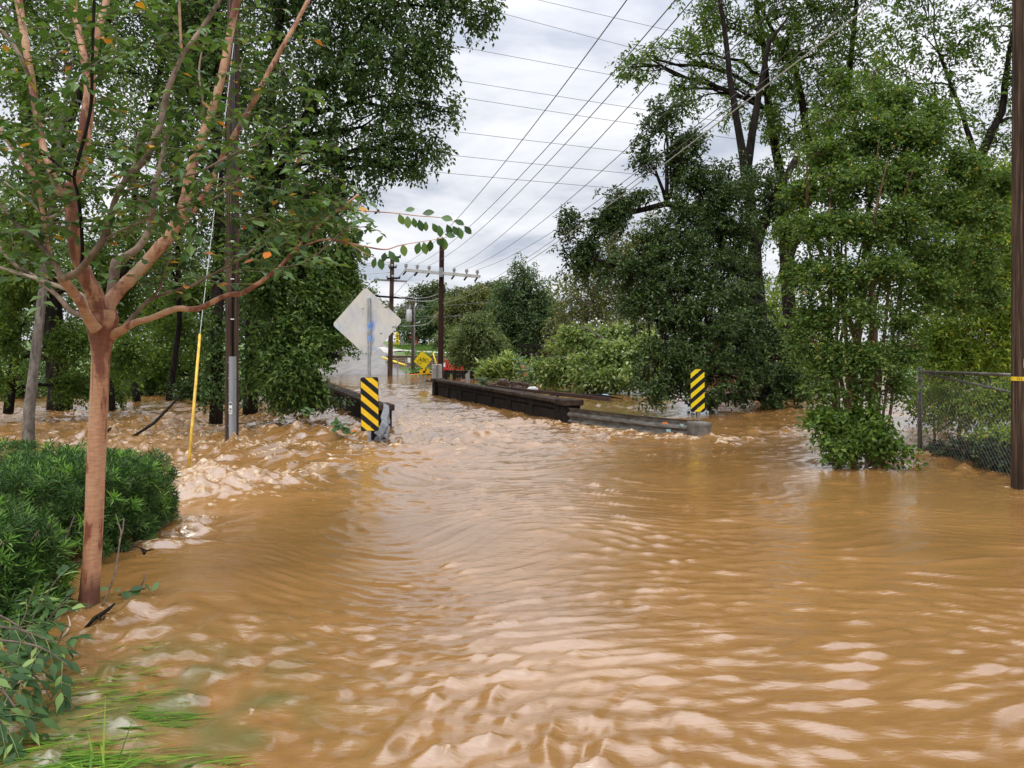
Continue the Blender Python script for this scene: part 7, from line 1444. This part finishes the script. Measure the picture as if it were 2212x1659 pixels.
o = thing('plastic_bottle', G(1308, 856), 'pale blue bottle floating at the end of the dark log', 'bottle'); q = MB(); c = G(1308, 856); q.tube([c + Vector((-.14, 0, .03)), c + Vector((-.12, 0, .03)), c + Vector((.06, 0, .03)), c + Vector((.12, 0, .03)), c + Vector((.16, 0, .03))], [.04, .055, .055, .02, .02], 10); q.build('bottle_body', mat('pale_blue_plastic', (.35, .5, .6), .3), o)
stick('floating_board', 'dark board adrift just left of the meter cabinet', 'board', [G(918, 823), G(945, 826)], [.07, .07], 'bark_dark')
stick('floating_plank', 'orange brown plank adrift right of the crossarm pole', 'plank', [G(996, 822), G(1040, 821)], [.09, .07], 'drift')
sp_ = thing('green_sprout', P(1130, 838, 27), 'bright green sprouting stems above the debris behind the bridge wall', 'plant'); rnd_ = random.Random(12)
for st in ([P(1138, 838, 27), P(1130, 812, 27.1), P(1122, 790, 27.2), P(1118, 775, 27.2)], [P(1140, 836, 27), P(1146, 815, 27), P(1140, 795, 27)], [P(1040, 832, 28.5), P(1048, 826, 28.5), P(1042, 818, 28.5)]):
    q = MB(); q.tube(st, [.025] * (len(st) - 1) + [.008], 6); q.build('stem', M['stalk'], sp_)
    for k in range(22):
        j = rnd_.randint(0, len(st) - 2); c = st[j].lerp(st[j + 1], rnd_.random()); place_leaf(sp_, lv[rnd_.randint(0, 3)], c, (rnd_.uniform(-1, 1), rnd_.uniform(-.6, .6), rnd_.uniform(-.2, .5)), (rnd_.uniform(-.4, .4), -.6, 1), rnd_.uniform(2.0, 3.6))
# rack of leaves and sticks held by the chain link fence
rk = thing('debris_heap', (6.75, 11.2, 0), 'bank of wet leaves and sticks held by the chain link fence', 'debris')
tag(foliage('wet_leaves', LF['debris'], rk, 601, [(6.85, 12.2, .06, .22, .4, .12, 1), (6.85, 11.5, .14, .28, .5, .2, 1.2), (6.85, 10.8, .18, .3, .5, .26, 1.3), (6.9, 10.2, .2, .3, .5, .28, 1.2)], 1500, 6, .075, .045, .2, gap=.1, zmin=-.02), kind='stuff')
tag(foliage('green_leaves', LF['yellow'], rk, 602, [(6.95, 11.6, .35, .3, .5, .15, 1), (6.95, 10.8, .42, .3, .5, .2, 1)], 110, 7, .085, .05, .25, gap=.2), kind='stuff')
q = MB(); rnd_ = random.Random(9)
for i in range(50):
    c = Vector((6.8 + rnd_.uniform(-.15, .35), rnd_.uniform(10, 12.4), rnd_.uniform(0, .4))); d = Vector((rnd_.uniform(-.4, .4), rnd_.uniform(-1, 1), rnd_.uniform(-.3, .5))).normalized(); L_ = rnd_.uniform(.3, .9); q.tube([c - d * L_ / 2, c + Vector((0, 0, .04)), c + d * L_ / 2], [.004, .008, .003], 5)
q.tube([(6.75, 12.2, .35), (6.8, 11.8, .62), (6.85, 11.4, .5), (6.8, 10.9, .1)], [.008, .01, .01, .012], 6); tag(q.build('sticks', M['twig'], rk), kind='stuff')
# leaning stems in the flooded wood
for i, (a, b_, lb) in enumerate((((258, 962), (390, 855), 'thin dark bough dipping into the flood left of the yellow guard'), ((140, 965), (240, 925), 'short dark bough dipping into the flood behind the foreground trunk'))):
    stick('dipping_bough', lb, 'branch', [P(a[0], a[1], 13.8), P((a[0] + b_[0]) / 2 + 8, (a[1] + b_[1]) / 2 + 6, 14.3), P(b_[0], b_[1], 15)], [.022, .028, .02], 'bark_dark')
tag(foliage('drift_leaves', LF['debris'], None, 610, [clump(690, 866, 60, 17.2, 9, rd=.6), clump(640, 872, 30, 17.2, 6, rd=.4)], 260, 6, .1, .05, .3, gap=.1), kind='stuff')
